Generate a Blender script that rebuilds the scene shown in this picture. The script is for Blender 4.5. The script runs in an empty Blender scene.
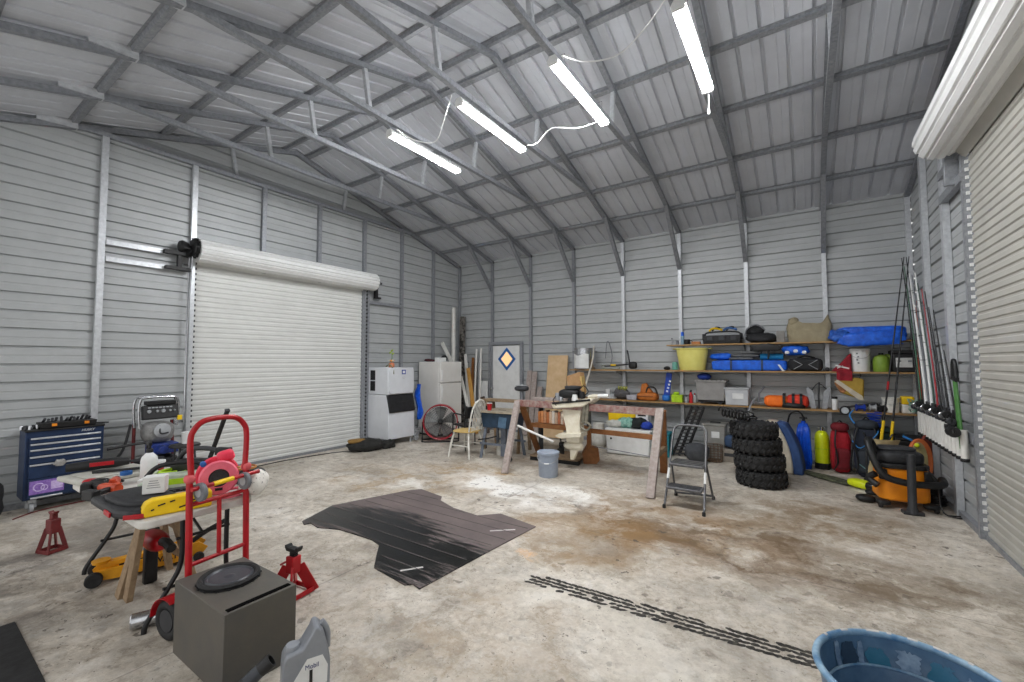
import bpy, bmesh, math, random
from math import sin, cos, pi, radians as R, sqrt, atan2
from mathutils import Vector as V, Matrix as MX, noise, Euler

SC = bpy.context.scene
COL = SC.collection
RND = random.Random(7)

# ------------------------------------------------------------------ materials
MATS = {}

def lin(c):
    f = lambda x: x / 12.92 if x <= .04045 else ((x + .055) / 1.055) ** 2.4
    return (f(c[0] / 255), f(c[1] / 255), f(c[2] / 255), 1)

def mat(name, c, rough=.55, metal=0, c2=None, scale=12, amt=.5, bump=0, bscale=60, spec=.4, trans=0, coat=0):
    if name in MATS:
        return MATS[name]
    m = bpy.data.materials.new(name)
    m.use_nodes = True
    nt = m.node_tree
    b = nt.nodes['Principled BSDF']
    b.inputs['Roughness'].default_value = rough
    b.inputs['Metallic'].default_value = metal
    b.inputs['Specular IOR Level'].default_value = spec
    b.inputs['Transmission Weight'].default_value = trans
    b.inputs['Coat Weight'].default_value = coat
    tc = nt.nodes.new('ShaderNodeTexCoord')
    nz = nt.nodes.new('ShaderNodeTexNoise')
    nz.inputs['Scale'].default_value = scale
    nz.inputs['Detail'].default_value = 6
    nz.inputs['Roughness'].default_value = .62
    nt.links.new(tc.outputs['Object'], nz.inputs['Vector'])
    rp = nt.nodes.new('ShaderNodeValToRGB')
    rp.color_ramp.elements[0].position = .5 - amt * .3
    rp.color_ramp.elements[1].position = .5 + amt * .3
    if c2 is None:
        c2 = tuple(max(0, v * .86) for v in c)
    rp.color_ramp.elements[0].color = lin(c2)
    rp.color_ramp.elements[1].color = lin(c)
    nt.links.new(nz.outputs['Fac'], rp.inputs['Fac'])
    nt.links.new(rp.outputs['Color'], b.inputs['Base Color'])
    if bump:
        n2 = nt.nodes.new('ShaderNodeTexNoise')
        n2.inputs['Scale'].default_value = bscale
        n2.inputs['Detail'].default_value = 4
        nt.links.new(tc.outputs['Object'], n2.inputs['Vector'])
        bp = nt.nodes.new('ShaderNodeBump')
        bp.inputs['Strength'].default_value = bump
        bp.inputs['Distance'].default_value = .01
        nt.links.new(n2.outputs['Fac'], bp.inputs['Height'])
        nt.links.new(bp.outputs['Normal'], b.inputs['Normal'])
    MATS[name] = m
    return m

def emit(name, c, s):
    m = bpy.data.materials.new(name)
    m.use_nodes = True
    b = m.node_tree.nodes['Principled BSDF']
    b.inputs['Base Color'].default_value = lin(c)
    b.inputs['Emission Color'].default_value = lin(c)
    b.inputs['Emission Strength'].default_value = s
    MATS[name] = m
    return m

M = mat
galv = M('galvanised steel', (160, 163, 167), .42, .4, (128, 131, 136), 30, .7)
galvd = M('dull galvanised steel', (146, 149, 154), .5, .3, (118, 121, 126), 26, .7)
galvl = M('bright galvanised steel', (205, 208, 211), .35, .35, (178, 181, 185), 26, .7)
sheet_m = M('wall sheet metal', (176, 179, 180), .45, .1, (164, 167, 168), 4, .8)
roof_m = M('roof sheet metal', (198, 201, 207), .5, .1, (186, 189, 195), 3, .8)
curt_m = M('door curtain steel', (214, 215, 212), .45, .05, (203, 204, 201), 3, .8)
curt2_m = M('tan grey door curtain steel', (178, 176, 168), .45, .05, (164, 162, 155), 3, .8)
curtw_m = M('white rolled curtain', (226, 227, 226), .42, .05, (214, 215, 214), 3, .8)
white = M('white plastic', (228, 229, 228), .45, 0, (212, 213, 211), 9, .7)
appl = M('white appliance enamel', (214, 217, 222), .4, 0, (203, 206, 211), 5, .8)
whitep = M('white paint', (222, 221, 214), .5, 0, (196, 193, 184), 22, .6)
black = M('black plastic', (30, 30, 31), .5, 0, (18, 18, 19), 14, .7)
rubber = M('black rubber', (42, 42, 43), .75, 0, (22, 22, 22), 20, .7, .15)
dgrey = M('dark grey plastic', (58, 59, 62), .55, 0, (42, 43, 46), 14, .7)
mgrey = M('mid grey plastic', (118, 121, 126), .5, 0, (98, 101, 106), 14, .7)
lgrey = M('light grey plastic', (172, 175, 178), .5, 0, (150, 153, 156), 14, .7)
chrome = M('chrome steel', (200, 202, 205), .22, .9, (170, 172, 176), 20, .6)
alum = M('brushed aluminium', (165, 168, 172), .4, .6, (135, 138, 142), 26, .7)
red = M('red paint', (182, 10, 26), .4, 0, (150, 6, 18), 10, .7, coat=.1)
dred = M('dull red paint', (112, 36, 36), .5, 0, (84, 24, 25), 16, .7)
yellow = M('yellow plastic', (242, 204, 22), .42, 0, (224, 184, 12), 10, .7)
orange = M('orange plastic', (236, 142, 28), .42, 0, (214, 120, 18), 10, .7)
orangej = M('orange yellow paint', (226, 160, 28), .45, 0, (196, 130, 20), 14, .7)
navy = M('navy blue enamel', (34, 54, 88), .4, .1, (26, 42, 70), 8, .7)
blue = M('bright blue fabric', (30, 110, 232), .6, 0, (14, 70, 172), 14, .7, .2, 40)
tarpb = M('blue tarpaulin', (36, 112, 232), .38, 0, (12, 62, 168), 16, .7, .35, 26)
wood = M('weathered wood', (158, 136, 108), .75, 0, (122, 100, 76), 18, .8, .15)
pine = M('pale pine board', (214, 186, 148), .65, 0, (194, 162, 120), 8, .8, .1)
shelfw = M('shelf board wood', (176, 142, 96), .7, 0, (146, 112, 70), 10, .8, .1)
brownw = M('brown stained wood', (150, 100, 58), .65, 0, (118, 74, 40), 14, .8, .12)
greyw = M('grey weathered wood', (176, 166, 160), .8, 0, (136, 122, 116), 24, .9, .15)
redw = M('red oxide painted wood', (126, 74, 68), .7, 0, (160, 146, 138), 16, .5, .12)
khaki = M('khaki canvas', (158, 148, 122), .85, 0, (132, 122, 98), 10, .8, .3, 60)

# ------------------------------------------------------------------ mesh builder
class MB:
    def __init__(s):
        s.v = []; s.f = []; s.M = MX()
    def add(s, vs, fs):
        n = len(s.v)
        s.v += [s.M @ V(p) for p in vs]
        s.f += [tuple(i + n for i in f) for f in fs]
        return s
    def box(s, c, d, rot=None, taper=1):
        x, y, z = d[0] / 2, d[1] / 2, d[2] / 2
        t = taper
        vs = [V((-x, -y, -z)), V((x, -y, -z)), V((x, y, -z)), V((-x, y, -z)), V((-x * t, -y * t, z)), V((x * t, -y * t, z)), V((x * t, y * t, z)), V((-x * t, y * t, z))]
        if rot is not None:
            q = Euler(rot).to_matrix()
            vs = [q @ p for p in vs]
        vs = [p + V(c) for p in vs]
        return s.add(vs, [(0, 3, 2, 1), (4, 5, 6, 7), (0, 1, 5, 4), (1, 2, 6, 5), (2, 3, 7, 6), (3, 0, 4, 7)])
    def bar(s, p, q, w, h, up=(0, 0, 1)):
        p, q = V(p), V(q); d = (q - p); L = d.length; d.normalize()
        u = V(up)
        if abs(d.dot(u)) > .98: u = V((0, 1, 0))
        a = d.cross(u).normalized(); b = a.cross(d).normalized()
        vs = []
        for o in (p, q):
            for i, j in ((-1, -1), (1, -1), (1, 1), (-1, 1)):
                vs.append(o + a * (i * w / 2) + b * (j * h / 2))
        return s.add(vs, [(0, 1, 2, 3), (7, 6, 5, 4), (0, 4, 5, 1), (1, 5, 6, 2), (2, 6, 7, 3), (3, 7, 4, 0)])
    def tube(s, pts, r, seg=8, closed=False, cap=True, sm=0):
        pts = [V(p) for p in pts]
        if sm: pts = crom(pts, sm, closed)
        n = len(pts)
        rr = r if isinstance(r, (list, tuple)) else [r] * n
        if len(rr) != n:
            m = len(rr) - 1
            rr = [rr[min(int(i / (n - 1) * m), m - 1)] * (1 - (i / (n - 1) * m - min(int(i / (n - 1) * m), m - 1))) + rr[min(int(i / (n - 1) * m), m - 1) + 1] * (i / (n - 1) * m - min(int(i / (n - 1) * m), m - 1)) for i in range(n)]
        vs = []; prev = None
        for i in range(n):
            if closed: t = pts[(i + 1) % n] - pts[i - 1]
            else: t = pts[min(i + 1, n - 1)] - pts[max(i - 1, 0)]
            if t.length < 1e-9: t = V((0, 0, 1))
            t.normalize()
            if prev is None:
                a = t.orthogonal().normalized()
            else:
                a = (prev - t * prev.dot(t))
                a = a.normalized() if a.length > 1e-6 else t.orthogonal().normalized()
            prev = a; b = t.cross(a)
            for k in range(seg):
                g = 2 * pi * k / seg
                vs.append(pts[i] + (a * cos(g) + b * sin(g)) * rr[i])
        fs = []
        for i in range(n if closed else n - 1):
            j = (i + 1) % n
            for k in range(seg):
                l = (k + 1) % seg
                fs.append((i * seg + k, i * seg + l, j * seg + l, j * seg + k))
        if cap and not closed:
            fs.append(tuple(reversed(range(seg)))); fs.append(tuple(range((n - 1) * seg, n * seg)))
        return s.add(vs, fs)
    def cyl(s, p, q, r, r2=None, seg=16):
        return s.tube([p, q], [r, r if r2 is None else r2], seg)
    def lathe(s, prof, o=(0, 0, 0), seg=24, axis='z', sx=1, sy=1, closed=False):
        vs = []; n = len(prof)
        for r, z in prof:
            for k in range(seg):
                g = 2 * pi * k / seg
                p = (r * cos(g) * sx, r * sin(g) * sy, z)
                if axis == 'x': p = (p[2], p[0], p[1])
                if axis == 'y': p = (p[0], p[2], p[1])
                vs.append(V(o) + V(p))
        fs = []
        for i in range(n if closed else n - 1):
            j = (i + 1) % n
            for k in range(seg):
                l = (k + 1) % seg
                fs.append((i * seg + k, i * seg + l, j * seg + l, j * seg + k))
        if not closed:
            if prof[0][0] > 1e-6: fs.append(tuple(reversed(range(seg))))
            if prof[-1][0] > 1e-6: fs.append(tuple(range((n - 1) * seg, n * seg)))
        return s.add(vs, fs)
    def torus(s, c, Rm, r, axis='z', seg=28, s2=8):
        return s.lathe([(Rm + r * cos(2 * pi * k / s2), r * sin(2 * pi * k / s2)) for k in range(s2)], c, seg, axis, closed=True)
    def prism(s, poly, a, b, axis='z'):
        n = len(poly); vs = []
        for h in (a, b):
            for x, y in poly:
                vs.append({'z': (x, y, h), 'y': (x, h, y), 'x': (h, x, y)}[axis])
        fs = [tuple(reversed(range(n))), tuple(range(n, 2 * n))]
        for i in range(n):
            j = (i + 1) % n
            fs.append((i, j, n + j, n + i))
        return s.add(vs, fs)
    def blob(s, c, d, e=1.0, amp=.0, freq=6, seed=0, nu=26, nv=14, flat=True, crease=0, rot=None):
        """a soft rounded volume: a superellipsoid with folds; flat keeps its underside level"""
        a, b, h = d[0] / 2, d[1] / 2, d[2] / 2
        pw = lambda x, k: math.copysign(abs(x) ** k, x)
        vs = []; q = Euler(rot).to_matrix() if rot else None
        for j in range(nv + 1):
            ph = -pi / 2 + pi * j / nv
            for i in range(nu):
                th = 2 * pi * i / nu
                p = V((a * pw(cos(ph), e) * pw(cos(th), e), b * pw(cos(ph), e) * pw(sin(th), e), h * pw(sin(ph), e)))
                nn = noise.noise(p * freq + V((seed * 3.7, seed, -seed)))
                n2 = noise.noise(p * freq * 2.3 + V((seed, seed * 2.1, 5)))
                kr = (abs(noise.noise(p * freq * 1.4 + V((9, seed, 2)))) - .25) * crease
                k = 1 + amp * (nn + .5 * n2) + kr
                p = V((p.x * k, p.y * k, p.z * k))
                if flat: p.z = max(p.z, -h)
                if q: p = q @ p
                vs.append(p + V(c))
        fs = []
        for j in range(nv):
            for i in range(nu):
                l = (i + 1) % nu
                fs.append((j * nu + i, j * nu + l, (j + 1) * nu + l, (j + 1) * nu + i))
        fs.append(tuple(reversed(range(nu)))); fs.append(tuple(range(nv * nu, nv * nu + nu)))
        return s.add(vs, fs)
    def sheet(s, fn, nu, nv, th=.004):
        """a thin bent sheet with real thickness from fn(u, v)"""
        top = [[V(fn(i / nu, j / nv)) for i in range(nu + 1)] for j in range(nv + 1)]
        vs = []; W = nu + 1
        nor = []
        for j in range(nv + 1):
            for i in range(nu + 1):
                du = top[j][min(i + 1, nu)] - top[j][max(i - 1, 0)]
                dv = top[min(j + 1, nv)][i] - top[max(j - 1, 0)][i]
                m = du.cross(dv); nor.append(m.normalized() if m.length > 1e-12 else V((0, 0, 1)))
        flat = [p for row in top for p in row]
        vs = [p + n * th / 2 for p, n in zip(flat, nor)] + [p - n * th / 2 for p, n in zip(flat, nor)]
        N = len(flat); fs = []
        for j in range(nv):
            for i in range(nu):
                a = j * W + i
                fs.append((a, a + 1, a + W + 1, a + W)); fs.append((N + a + W, N + a + W + 1, N + a + 1, N + a))
        ed = [j for j in range(nu + 1)] + [j * W + nu for j in range(1, nv + 1)] + [nv * W + i for i in range(nu - 1, -1, -1)] + [j * W for j in range(nv - 1, 0, -1)]
        for k in range(len(ed)):
            a, b = ed[k], ed[(k + 1) % len(ed)]
            fs.append((b, a, N + a, N + b))
        return s.add(vs, fs)
    def build(s, name, m, parent=None, bevel=0, ang=38, seg=2):
        me = bpy.data.meshes.new(name)
        me.from_pydata([tuple(p) for p in s.v], [], s.f)
        bm = bmesh.new(); bm.from_mesh(me)
        bmesh.ops.recalc_face_normals(bm, faces=bm.faces)
        bm.to_mesh(me); bm.free()
        me.polygons.foreach_set('use_smooth', [True] * len(me.polygons))
        me.set_sharp_from_angle(angle=R(ang))
        if m: me.materials.append(m)
        o = bpy.data.objects.new(name, me); COL.objects.link(o)
        if parent: o.parent = parent
        if bevel:
            b = o.modifiers.new('edge', 'BEVEL'); b.width = bevel; b.segments = seg; b.limit_method = 'ANGLE'; b.angle_limit = R(40); b.harden_normals = False
        return o

def crom(p, n, closed=False):
    out = []; m = len(p)
    rng = range(m if closed else m - 1)
    for i in rng:
        if closed: a, b, c, d = p[i - 1], p[i], p[(i + 1) % m], p[(i + 2) % m]
        else: a, b, c, d = p[max(i - 1, 0)], p[i], p[i + 1], p[min(i + 2, m - 1)]
        for k in range(n):
            t = k / n
            out.append(.5 * ((2 * b) + (c - a) * t + (2 * a - 5 * b + 4 * c - d) * t * t + (3 * b - a - 3 * c + d) * t ** 3))
    if not closed: out.append(p[-1])
    return out

def rr(w, h, r, n=4, cx=0, cy=0):
    """rounded rectangle outline"""
    out = []
    for (sx, sy, a0) in ((1, -1, -90), (1, 1, 0), (-1, 1, 90), (-1, -1, 180)):
        for k in range(n + 1):
            g = R(a0 + 90 * k / n)
            out.append((cx + sx * (w / 2 - r) + r * cos(g), cy + sy * (h / 2 - r) + r * sin(g)))
    return out

# ------------------------------------------------------------------ object helpers
def tag(o, label, cat, group=None, kind=None):
    o['label'] = label; o['category'] = cat
    if group: o['group'] = group
    if kind: o['kind'] = kind
    return o

def T(name, label, cat, loc=(0, 0, 0), rz=0, group=None):
    o = bpy.data.objects.new(name, None); COL.objects.link(o)
    o.empty_display_size = .1
    o.location = loc; o.rotation_euler = (0, 0, R(rz))
    return tag(o, label, cat, group)

def S(name, label=None, loc=(0, 0, 0)):
    o = bpy.data.objects.new(name, None); COL.objects.link(o)
    o.location = loc; o['kind'] = 'structure'
    if label: o['label'] = label
    return o

def struct(o, label=None):
    o['kind'] = 'structure'
    if label: o['label'] = label
    return o

def dup(root, loc=None, rz=None, label=None, group=None):
    def cp(o, par):
        c = o.copy(); COL.objects.link(c)
        if par: c.parent = par
        for ch in list(kids.get(o.name, [])): cp(ch, c)
        return c
    kids = {}
    for o in list(COL.objects):
        if o.parent: kids.setdefault(o.parent.name, []).append(o)
    r = cp(root, None)
    if loc is not None: r.location = loc
    if rz is not None: r.rotation_euler = (0, 0, R(rz))
    if label: r['label'] = label
    if group: r['group'] = group
    return r

def text(s, size, name, m, parent, loc, rot, depth=.0015, shear=0, bold=0):
    cu = bpy.data.curves.new(name, 'FONT'); cu.body = s; cu.size = size; cu.extrude = depth; cu.shear = shear; cu.offset = bold
    cu.align_x = 'CENTER'; cu.align_y = 'CENTER'
    ob = bpy.data.objects.new(name + '_outline', cu); COL.objects.link(ob)
    dg = bpy.context.evaluated_depsgraph_get()
    me = bpy.data.meshes.new_from_object(ob.evaluated_get(dg))
    bpy.data.objects.remove(ob)
    me.materials.clear(); me.materials.append(m)
    o = bpy.data.objects.new(name, me); COL.objects.link(o)
    o.location = loc; o.rotation_euler = rot
    if parent: o.parent = parent
    return o

def helix(c, r, n, pitch, ax='z', seg=14, jit=0):
    out = []
    for i in range(n * seg + 1):
        g = 2 * pi * i / seg; h = pitch * i / seg
        rad = r * (1 + jit * noise.noise(V((i * .13, 2, 7))))
        p = (rad * cos(g), rad * sin(g), h)
        if ax == 'x': p = (p[2], p[0], p[1])
        if ax == 'y': p = (p[0], p[2], p[1])
        out.append(V(c) + V(p))
    return out
# ------------------------------------------------------------------ the building
LX, LY, HE, HR, BAY, POST = 8.547, 8.654, 4.037, 5.274, 1.073, .9657
SL = (HR - HE) / (LY / 2)
def roof_z(y):
    return HE + SL * (LY / 2 - abs(y + LY / 2))
def floor_material():
    m = bpy.data.materials.new('stained concrete'); m.use_nodes = True
    nt = m.node_tree; b = nt.nodes['Principled BSDF']; L = nt.links.new; N = nt.nodes.new
    tc = N('ShaderNodeTexCoord')
    def nz(scale, detail=8, rough=.6, vec=None):
        n = N('ShaderNodeTexNoise'); n.inputs['Scale'].default_value = scale; n.inputs['Detail'].default_value = detail; n.inputs['Roughness'].default_value = rough
        L(vec or tc.outputs['Object'], n.inputs['Vector']); return n
    def ramp(src, stops):
        r = N('ShaderNodeValToRGB'); e = r.color_ramp.elements
        while len(e) < len(stops): e.new(.5)
        for k, (p, c) in enumerate(stops):
            e[k].position = p; e[k].color = lin(c) if isinstance(c, tuple) else (c, c, c, 1)
        L(src, r.inputs['Fac']); return r.outputs['Color']
    def mix(fac, a, c, typ='MIX'):
        x = N('ShaderNodeMix'); x.data_type = 'RGBA'; x.blend_type = typ
        if isinstance(fac, float): x.inputs['Factor'].default_value = fac
        else: L(fac, x.inputs['Factor'])
        for s, v in (('A', a), ('B', c)):
            if isinstance(v, tuple): x.inputs[s].default_value = lin(v)
            else: L(v, x.inputs[s])
        return [o for o in x.outputs if o.type == 'RGBA'][0]
    def math(op, a, c=None):
        x = N('ShaderNodeMath'); x.operation = op; x.use_clamp = op in ('MULTIPLY', 'ADD')
        for k, v in enumerate((a, c)):
            if v is None: continue
            if isinstance(v, (float, int)): x.inputs[k].default_value = v
            else: L(v, x.inputs[k])
        return x.outputs[0]
    warpn = nz(1.3, 6, .65)
    wsub = N('ShaderNodeVectorMath'); wsub.operation = 'SUBTRACT'; L(warpn.outputs['Color'], wsub.inputs[0]); wsub.inputs[1].default_value = (.5, .5, .5)
    wsc = N('ShaderNodeVectorMath'); wsc.operation = 'SCALE'; L(wsub.outputs[0], wsc.inputs[0]); wsc.inputs['Scale'].default_value = 1.5
    wadd = N('ShaderNodeVectorMath'); wadd.operation = 'ADD'; L(tc.outputs['Object'], wadd.inputs[0]); L(wsc.outputs[0], wadd.inputs[1])
    W = wadd.outputs[0]
    col = ramp(nz(1.1, 10, .68).outputs['Fac'], [(.3, (154, 147, 137)), (.5, (204, 198, 188)), (.68, (228, 223, 215))])
    fine = ramp(nz(13, 10, .78).outputs['Fac'], [(.34, .5), (.55, 1.0)])
    col = mix(.6, col, fine, 'MULTIPLY')
    mid = ramp(nz(4.2, 10, .74, W).outputs['Fac'], [(.36, (150, 134, 112)), (.5, (232, 226, 216)), (.62, (255, 255, 255))])
    col = mix(.62, col, mid, 'MULTIPLY')
    pale = ramp(nz(2.6, 10, .7, W).outputs['Fac'], [(.56, 0.0), (.66, 1.0)])
    col = mix(math('MULTIPLY', pale, .45), col, (224, 219, 210))
    def stain(col, x, y, rx, ry, c, k, sc=2.2, lo=.38, hi=.6, rot=0):
        mp = N('ShaderNodeMapping'); mp.vector_type = 'TEXTURE'
        mp.inputs['Location'].default_value = (x, y, 0); mp.inputs['Rotation'].default_value = (0, 0, R(rot)); mp.inputs['Scale'].default_value = (rx, ry, 1)
        L(W, mp.inputs['Vector'])
        ln = N('ShaderNodeVectorMath'); ln.operation = 'LENGTH'; L(mp.outputs[0], ln.inputs[0])
        d = ramp(ln.outputs['Value'], [(.45, 1.0), (1.0, 0.0)])
        n = ramp(nz(sc, 10, .66, W).outputs['Fac'], [(lo, 0.0), (hi, 1.0)])
        f = math('MULTIPLY', math('MULTIPLY', d, n), float(k))
        return mix(f, col, c)
    st = [
        (5.9, -3.9, 1.5, 1.2, (128, 98, 60), .95, 1.5, .36, .56, 0),
        (6.8, -4.0, 1.4, .8, (100, 80, 58), .95, 1.9, .40, .6, 0),
        (7.2, -3.0, .9, 1.1, (122, 100, 72), .85, 1.8, .38, .58, 0),
        (5.4, -4.7, .8, .7, (138, 110, 72), .75, 2.0, .40, .6, 0),
        (3.2, -3.6, 1.2, .9, (156, 124, 74), .9, 1.6, .40, .6, 0),
        (2.4, -4.4, 1.3, .6, (160, 132, 90), .7, 2.2, .42, .6, 0),
        (4.3, -2.1, 1.6, .9, (132, 112, 92), .7, 1.7, .42, .62, 0),
        (4.6, -3.8, .9, .5, (98, 88, 78), .85, 2.6, .46, .58, -20),
        (2.6, -7.3, 1.7, 1.1, (92, 86, 80), .9, 1.3, .36, .6, 0),
        (1.7, -6.7, 1.3, .8, (104, 96, 88), .8, 1.9, .40, .6, 0),
        (7.9, -4.2, .9, .35, (108, 92, 72), .8, 2.3, .42, .6, 0),
        (5.6, -6.3, 1.3, .7, (170, 150, 124), .5, 2.3, .45, .62, 0),
        (3.9, -3.75, 1.2, .42, (238, 236, 231), .95, 2.4, .36, .5, -14),
        (4.75, -3.45, .6, .28, (236, 234, 228), .9, 3.1, .40, .52, -20),
        (2.9, -4.25, .5, .35, (232, 229, 222), .75, 2.8, .42, .56, 0),
        (1.8, -4.6, .7, .35, (226, 222, 214), .7, 2.8, .42, .58, 0),
        (5.35, -5.25, .16, .13, (214, 160, 96), .7, 5, .35, .6, 0),
        (6.0, -5.7, 1.1, .5, (226, 220, 208), .5, 2.4, .42, .6, 0),
    ]
    for s in st: col = stain(col, *s)
    # scattered chips of tyre and dirt
    chip = ramp(nz(9, 3, .55).outputs['Fac'], [(.64, 0.0), (.66, 1.0)])
    where = ramp(nz(.9, 3, .5).outputs['Fac'], [(.42, 0.0), (.6, 1.0)])
    col = mix(math('MULTIPLY', math('MULTIPLY', chip, where), .75), col, (74, 66, 58))
    chip2 = ramp(nz(26, 2, .5, W).outputs['Fac'], [(.69, 0.0), (.705, 1.0)])
    col = mix(math('MULTIPLY', chip2, .7), col, (58, 52, 47))
    streak = N('ShaderNodeMapping'); streak.inputs['Scale'].default_value = (1.2, 9, 1); streak.inputs['Rotation'].default_value = (0, 0, R(12)); L(W, streak.inputs['Vector'])
    sk = ramp(nz(1.4, 8, .7, streak.outputs[0]).outputs['Fac'], [(.55, 0.0), (.75, 1.0)])
    col = mix(math('MULTIPLY', sk, .4), col, (132, 116, 96))
    # saw-cut control joints
    sep = N('ShaderNodeSeparateXYZ'); L(tc.outputs['Object'], sep.inputs[0])
    for ax, at in (('Y', -4.43), ('X', 4.28)):
        f = math('LESS_THAN', math('ABSOLUTE', math('SUBTRACT', sep.outputs[ax], at)), .006)
        col = mix(math('MULTIPLY', f, .38), col, (84, 78, 70))
    L(col, b.inputs['Base Color'])
    rg = ramp(nz(2.2, 8, .6).outputs['Fac'], [(.3, .45), (.7, .75)])
    L(rg, b.inputs['Roughness']); b.inputs['Specular IOR Level'].default_value = .35
    bp = N('ShaderNodeBump'); bp.inputs['Strength'].default_value = .25; bp.inputs['Distance'].default_value = .006
    L(nz(22, 8, .7).outputs['Fac'], bp.inputs['Height']); L(bp.outputs[0], b.inputs['Normal'])
    return m

fb = MB(); fb.box((LX / 2, -LY / 2 - .6, -.06), (LX + .5, LY + 1.7, .12))
struct(fb.build('floor', floor_material()), 'stained bare concrete slab floor')

RIB = [(0, 0), (.062, 0), (.068, .004), (.082, .004), (.088, 0), (.16, 0), (.163, .03), (.182, .03), (.192, 0)]
def strips(profile, period, z0, z1):
    out = []; k = 0; z = z0
    while True:
        for a, d in profile:
            zz = z0 + k * period + a
            if zz >= z1:
                out.append((z1, out[-1][1])); return out
            out.append((zz, d))
        k += 1
def ribbed(mb, put, prof, ranges):
    for (za, da), (zb, db) in zip(prof, prof[1:]):
        zm = (za + zb) / 2
        for fn in ranges:
            a, b = fn(za), fn(zb)
            if a is None or b is None: continue
            if a[1] - a[0] < .01 and b[1] - b[0] < .01: continue
            vs = [put(a[0], za, da), put(a[1], za, da), put(b[1], zb, db), put(b[0], zb, db)]
            mb.add(vs, [(0, 1, 2, 3)])
def weld(o):
    bm = bmesh.new(); bm.from_mesh(o.data); bmesh.ops.remove_doubles(bm, verts=bm.verts, dist=1e-4)
    bmesh.ops.recalc_face_normals(bm, faces=bm.faces); bm.to_mesh(o.data); bm.free()
    o.data.polygons.foreach_set('use_smooth', [False] * len(o.data.polygons)); return o

w = MB(); ribbed(w, lambda x, z, d: (x, d, z), strips(RIB, .2, 0, HE + .01), [lambda z: (0, LX)])
struct(weld(w.build('wall_back', sheet_m)), 'ribbed pale steel back wall with shelves')
def gable(side, d0, d1, dt):
    def lim(z):
        if z <= HE: return (-LY, 0)
        o = (z - HE) / SL
        return (-LY + o, -o)
    def low(z):
        a = lim(z); return (a[0], d0) if z < dt + .001 else None
    def mid(z):
        a = lim(z); return (a[0], a[1]) if z > dt - .001 else None
    def hi(z):
        a = lim(z); return (d1, a[1]) if z < dt + .001 else None
    g = MB(); sg = -1 if side == 'left' else 1; X = 0 if side == 'left' else LX
    pr = strips(RIB, .2, 0, HR)
    # make sure a strip border lies at the door head
    out = []
    for (za, da), (zb, db) in zip(pr, pr[1:]):
        out.append((za, da))
        if za < dt < zb: out.append((dt, da))
    out.append(pr[-1])
    ribbed(g, lambda y, z, d: (X + sg * d, y, z), out, [low, mid, hi])
    return struct(weld(g.build('wall_' + side, sheet_m)), 'ribbed steel gable wall with the roll-up door, %s' % ('far side' if side == 'left' else 'near side'))
gable('left', -5.76, -2.83, 3.1)
gable('right', -6.2, -2.66, 3.6)

# roof: two slopes of ribbed sheet running from ridge to eave
def slope(name, ye):
    s = MB(); yr = -LY / 2
    RR = [(0, 0), (.088, 0), (.094, -.0025), (.102, -.0025), (.108, 0), (.18, 0), (.19, .026), (.212, .026), (.222, 0)]
    pr = strips(RR, .2286, -.12, LX + .12)
    ov = .12 if ye == 0 else -.12
    for (xa, da), (xb, db) in zip(pr, pr[1:]):
        z0 = HE - SL * .12
        s.add([(xa, ye + ov, z0 + da), (xb, ye + ov, z0 + db), (xb, yr, HR + db), (xa, yr, HR + da)], [(0, 1, 2, 3)])
    return struct(weld(s.build(name, roof_m)), 'ribbed steel roof slope')
slope('ceiling', 0); slope('ceiling.001', -LY)

# purlins
for y in (-.7, -1.55, -2.45, -3.3, -4.13, -4.52, -5.33, -6.17, -7.05, -7.9):
    g = math.atan(SL) * (-1 if y > -LY / 2 else 1)
    mb = MB(); z = roof_z(y) - .002
    prof = [(-.06, 0), (-.032, 0), (-.028, -.034), (.028, -.034), (.032, 0), (.06, 0), (.06, -.004), (.036, -.004), (.031, -.039), (-.031, -.039), (-.036, -.004), (-.06, -.004)]
    q = [(y + a * cos(g) - b * sin(g), z + a * sin(g) + b * cos(g)) for a, b in prof]
    mb.prism(q, 0, LX, 'x')
    struct(mb.build('purlin', galv), 'steel roof purlin')

# frames: rafters, tie, webs, posts and knee braces
TUBE = .06
def rafter_z(y): return roof_z(y) - .042 - TUBE / 2
for i in range(9):
    x = min(max(i * BAY, .04), LX - .04)
    root = S('roof_truss', 'galvanised steel roof frame', (x, 0, 0))
    yr = -LY / 2
    for ye in (-.02, -LY + .02):
        mb = MB(); mb.bar((0, ye, rafter_z(ye)), (0, yr, rafter_z(yr)), TUBE, TUBE, (0, 0, 1)); mb.build('rafter', galvd, root)
    mb = MB(); mb.bar((0, -7.2, 4.45), (0, -1.45, 4.45), TUBE * .95, TUBE); mb.build('tie_beam', galv, root)
    mb = MB(); mb.bar((0, -7.36, 4.41), (0, -7.02, 4.445), TUBE * 1.6, TUBE * 1.5); mb.build('tie_sleeve', galvl, root)
    for ya, yb in ((-5.25, -5.33), (-3.39, -3.33)):
        mb = MB(); mb.bar((0, ya, 4.46), (0, yb, rafter_z(yb)), .045, .045, (1, 0, 0)); mb.build('web', galvl, root)
    mb = MB(); mb.box((0, -.035, HE / 2), (TUBE, TUBE, HE - .06)); mb.build('post', galvl if i in (4, 5, 6, 7, 8) else galv, root)  # same steel throughout; the brighter posts have reflected light put into their colour
    if 0 < i < 8:
        mb = MB(); mb.bar((0, -.06, 3.3), (0, -.93, rafter_z(-.93) - .01), TUBE * 1.05, TUBE, (1, 0, 0)); mb.build('knee_brace', galvd, root)

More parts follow.
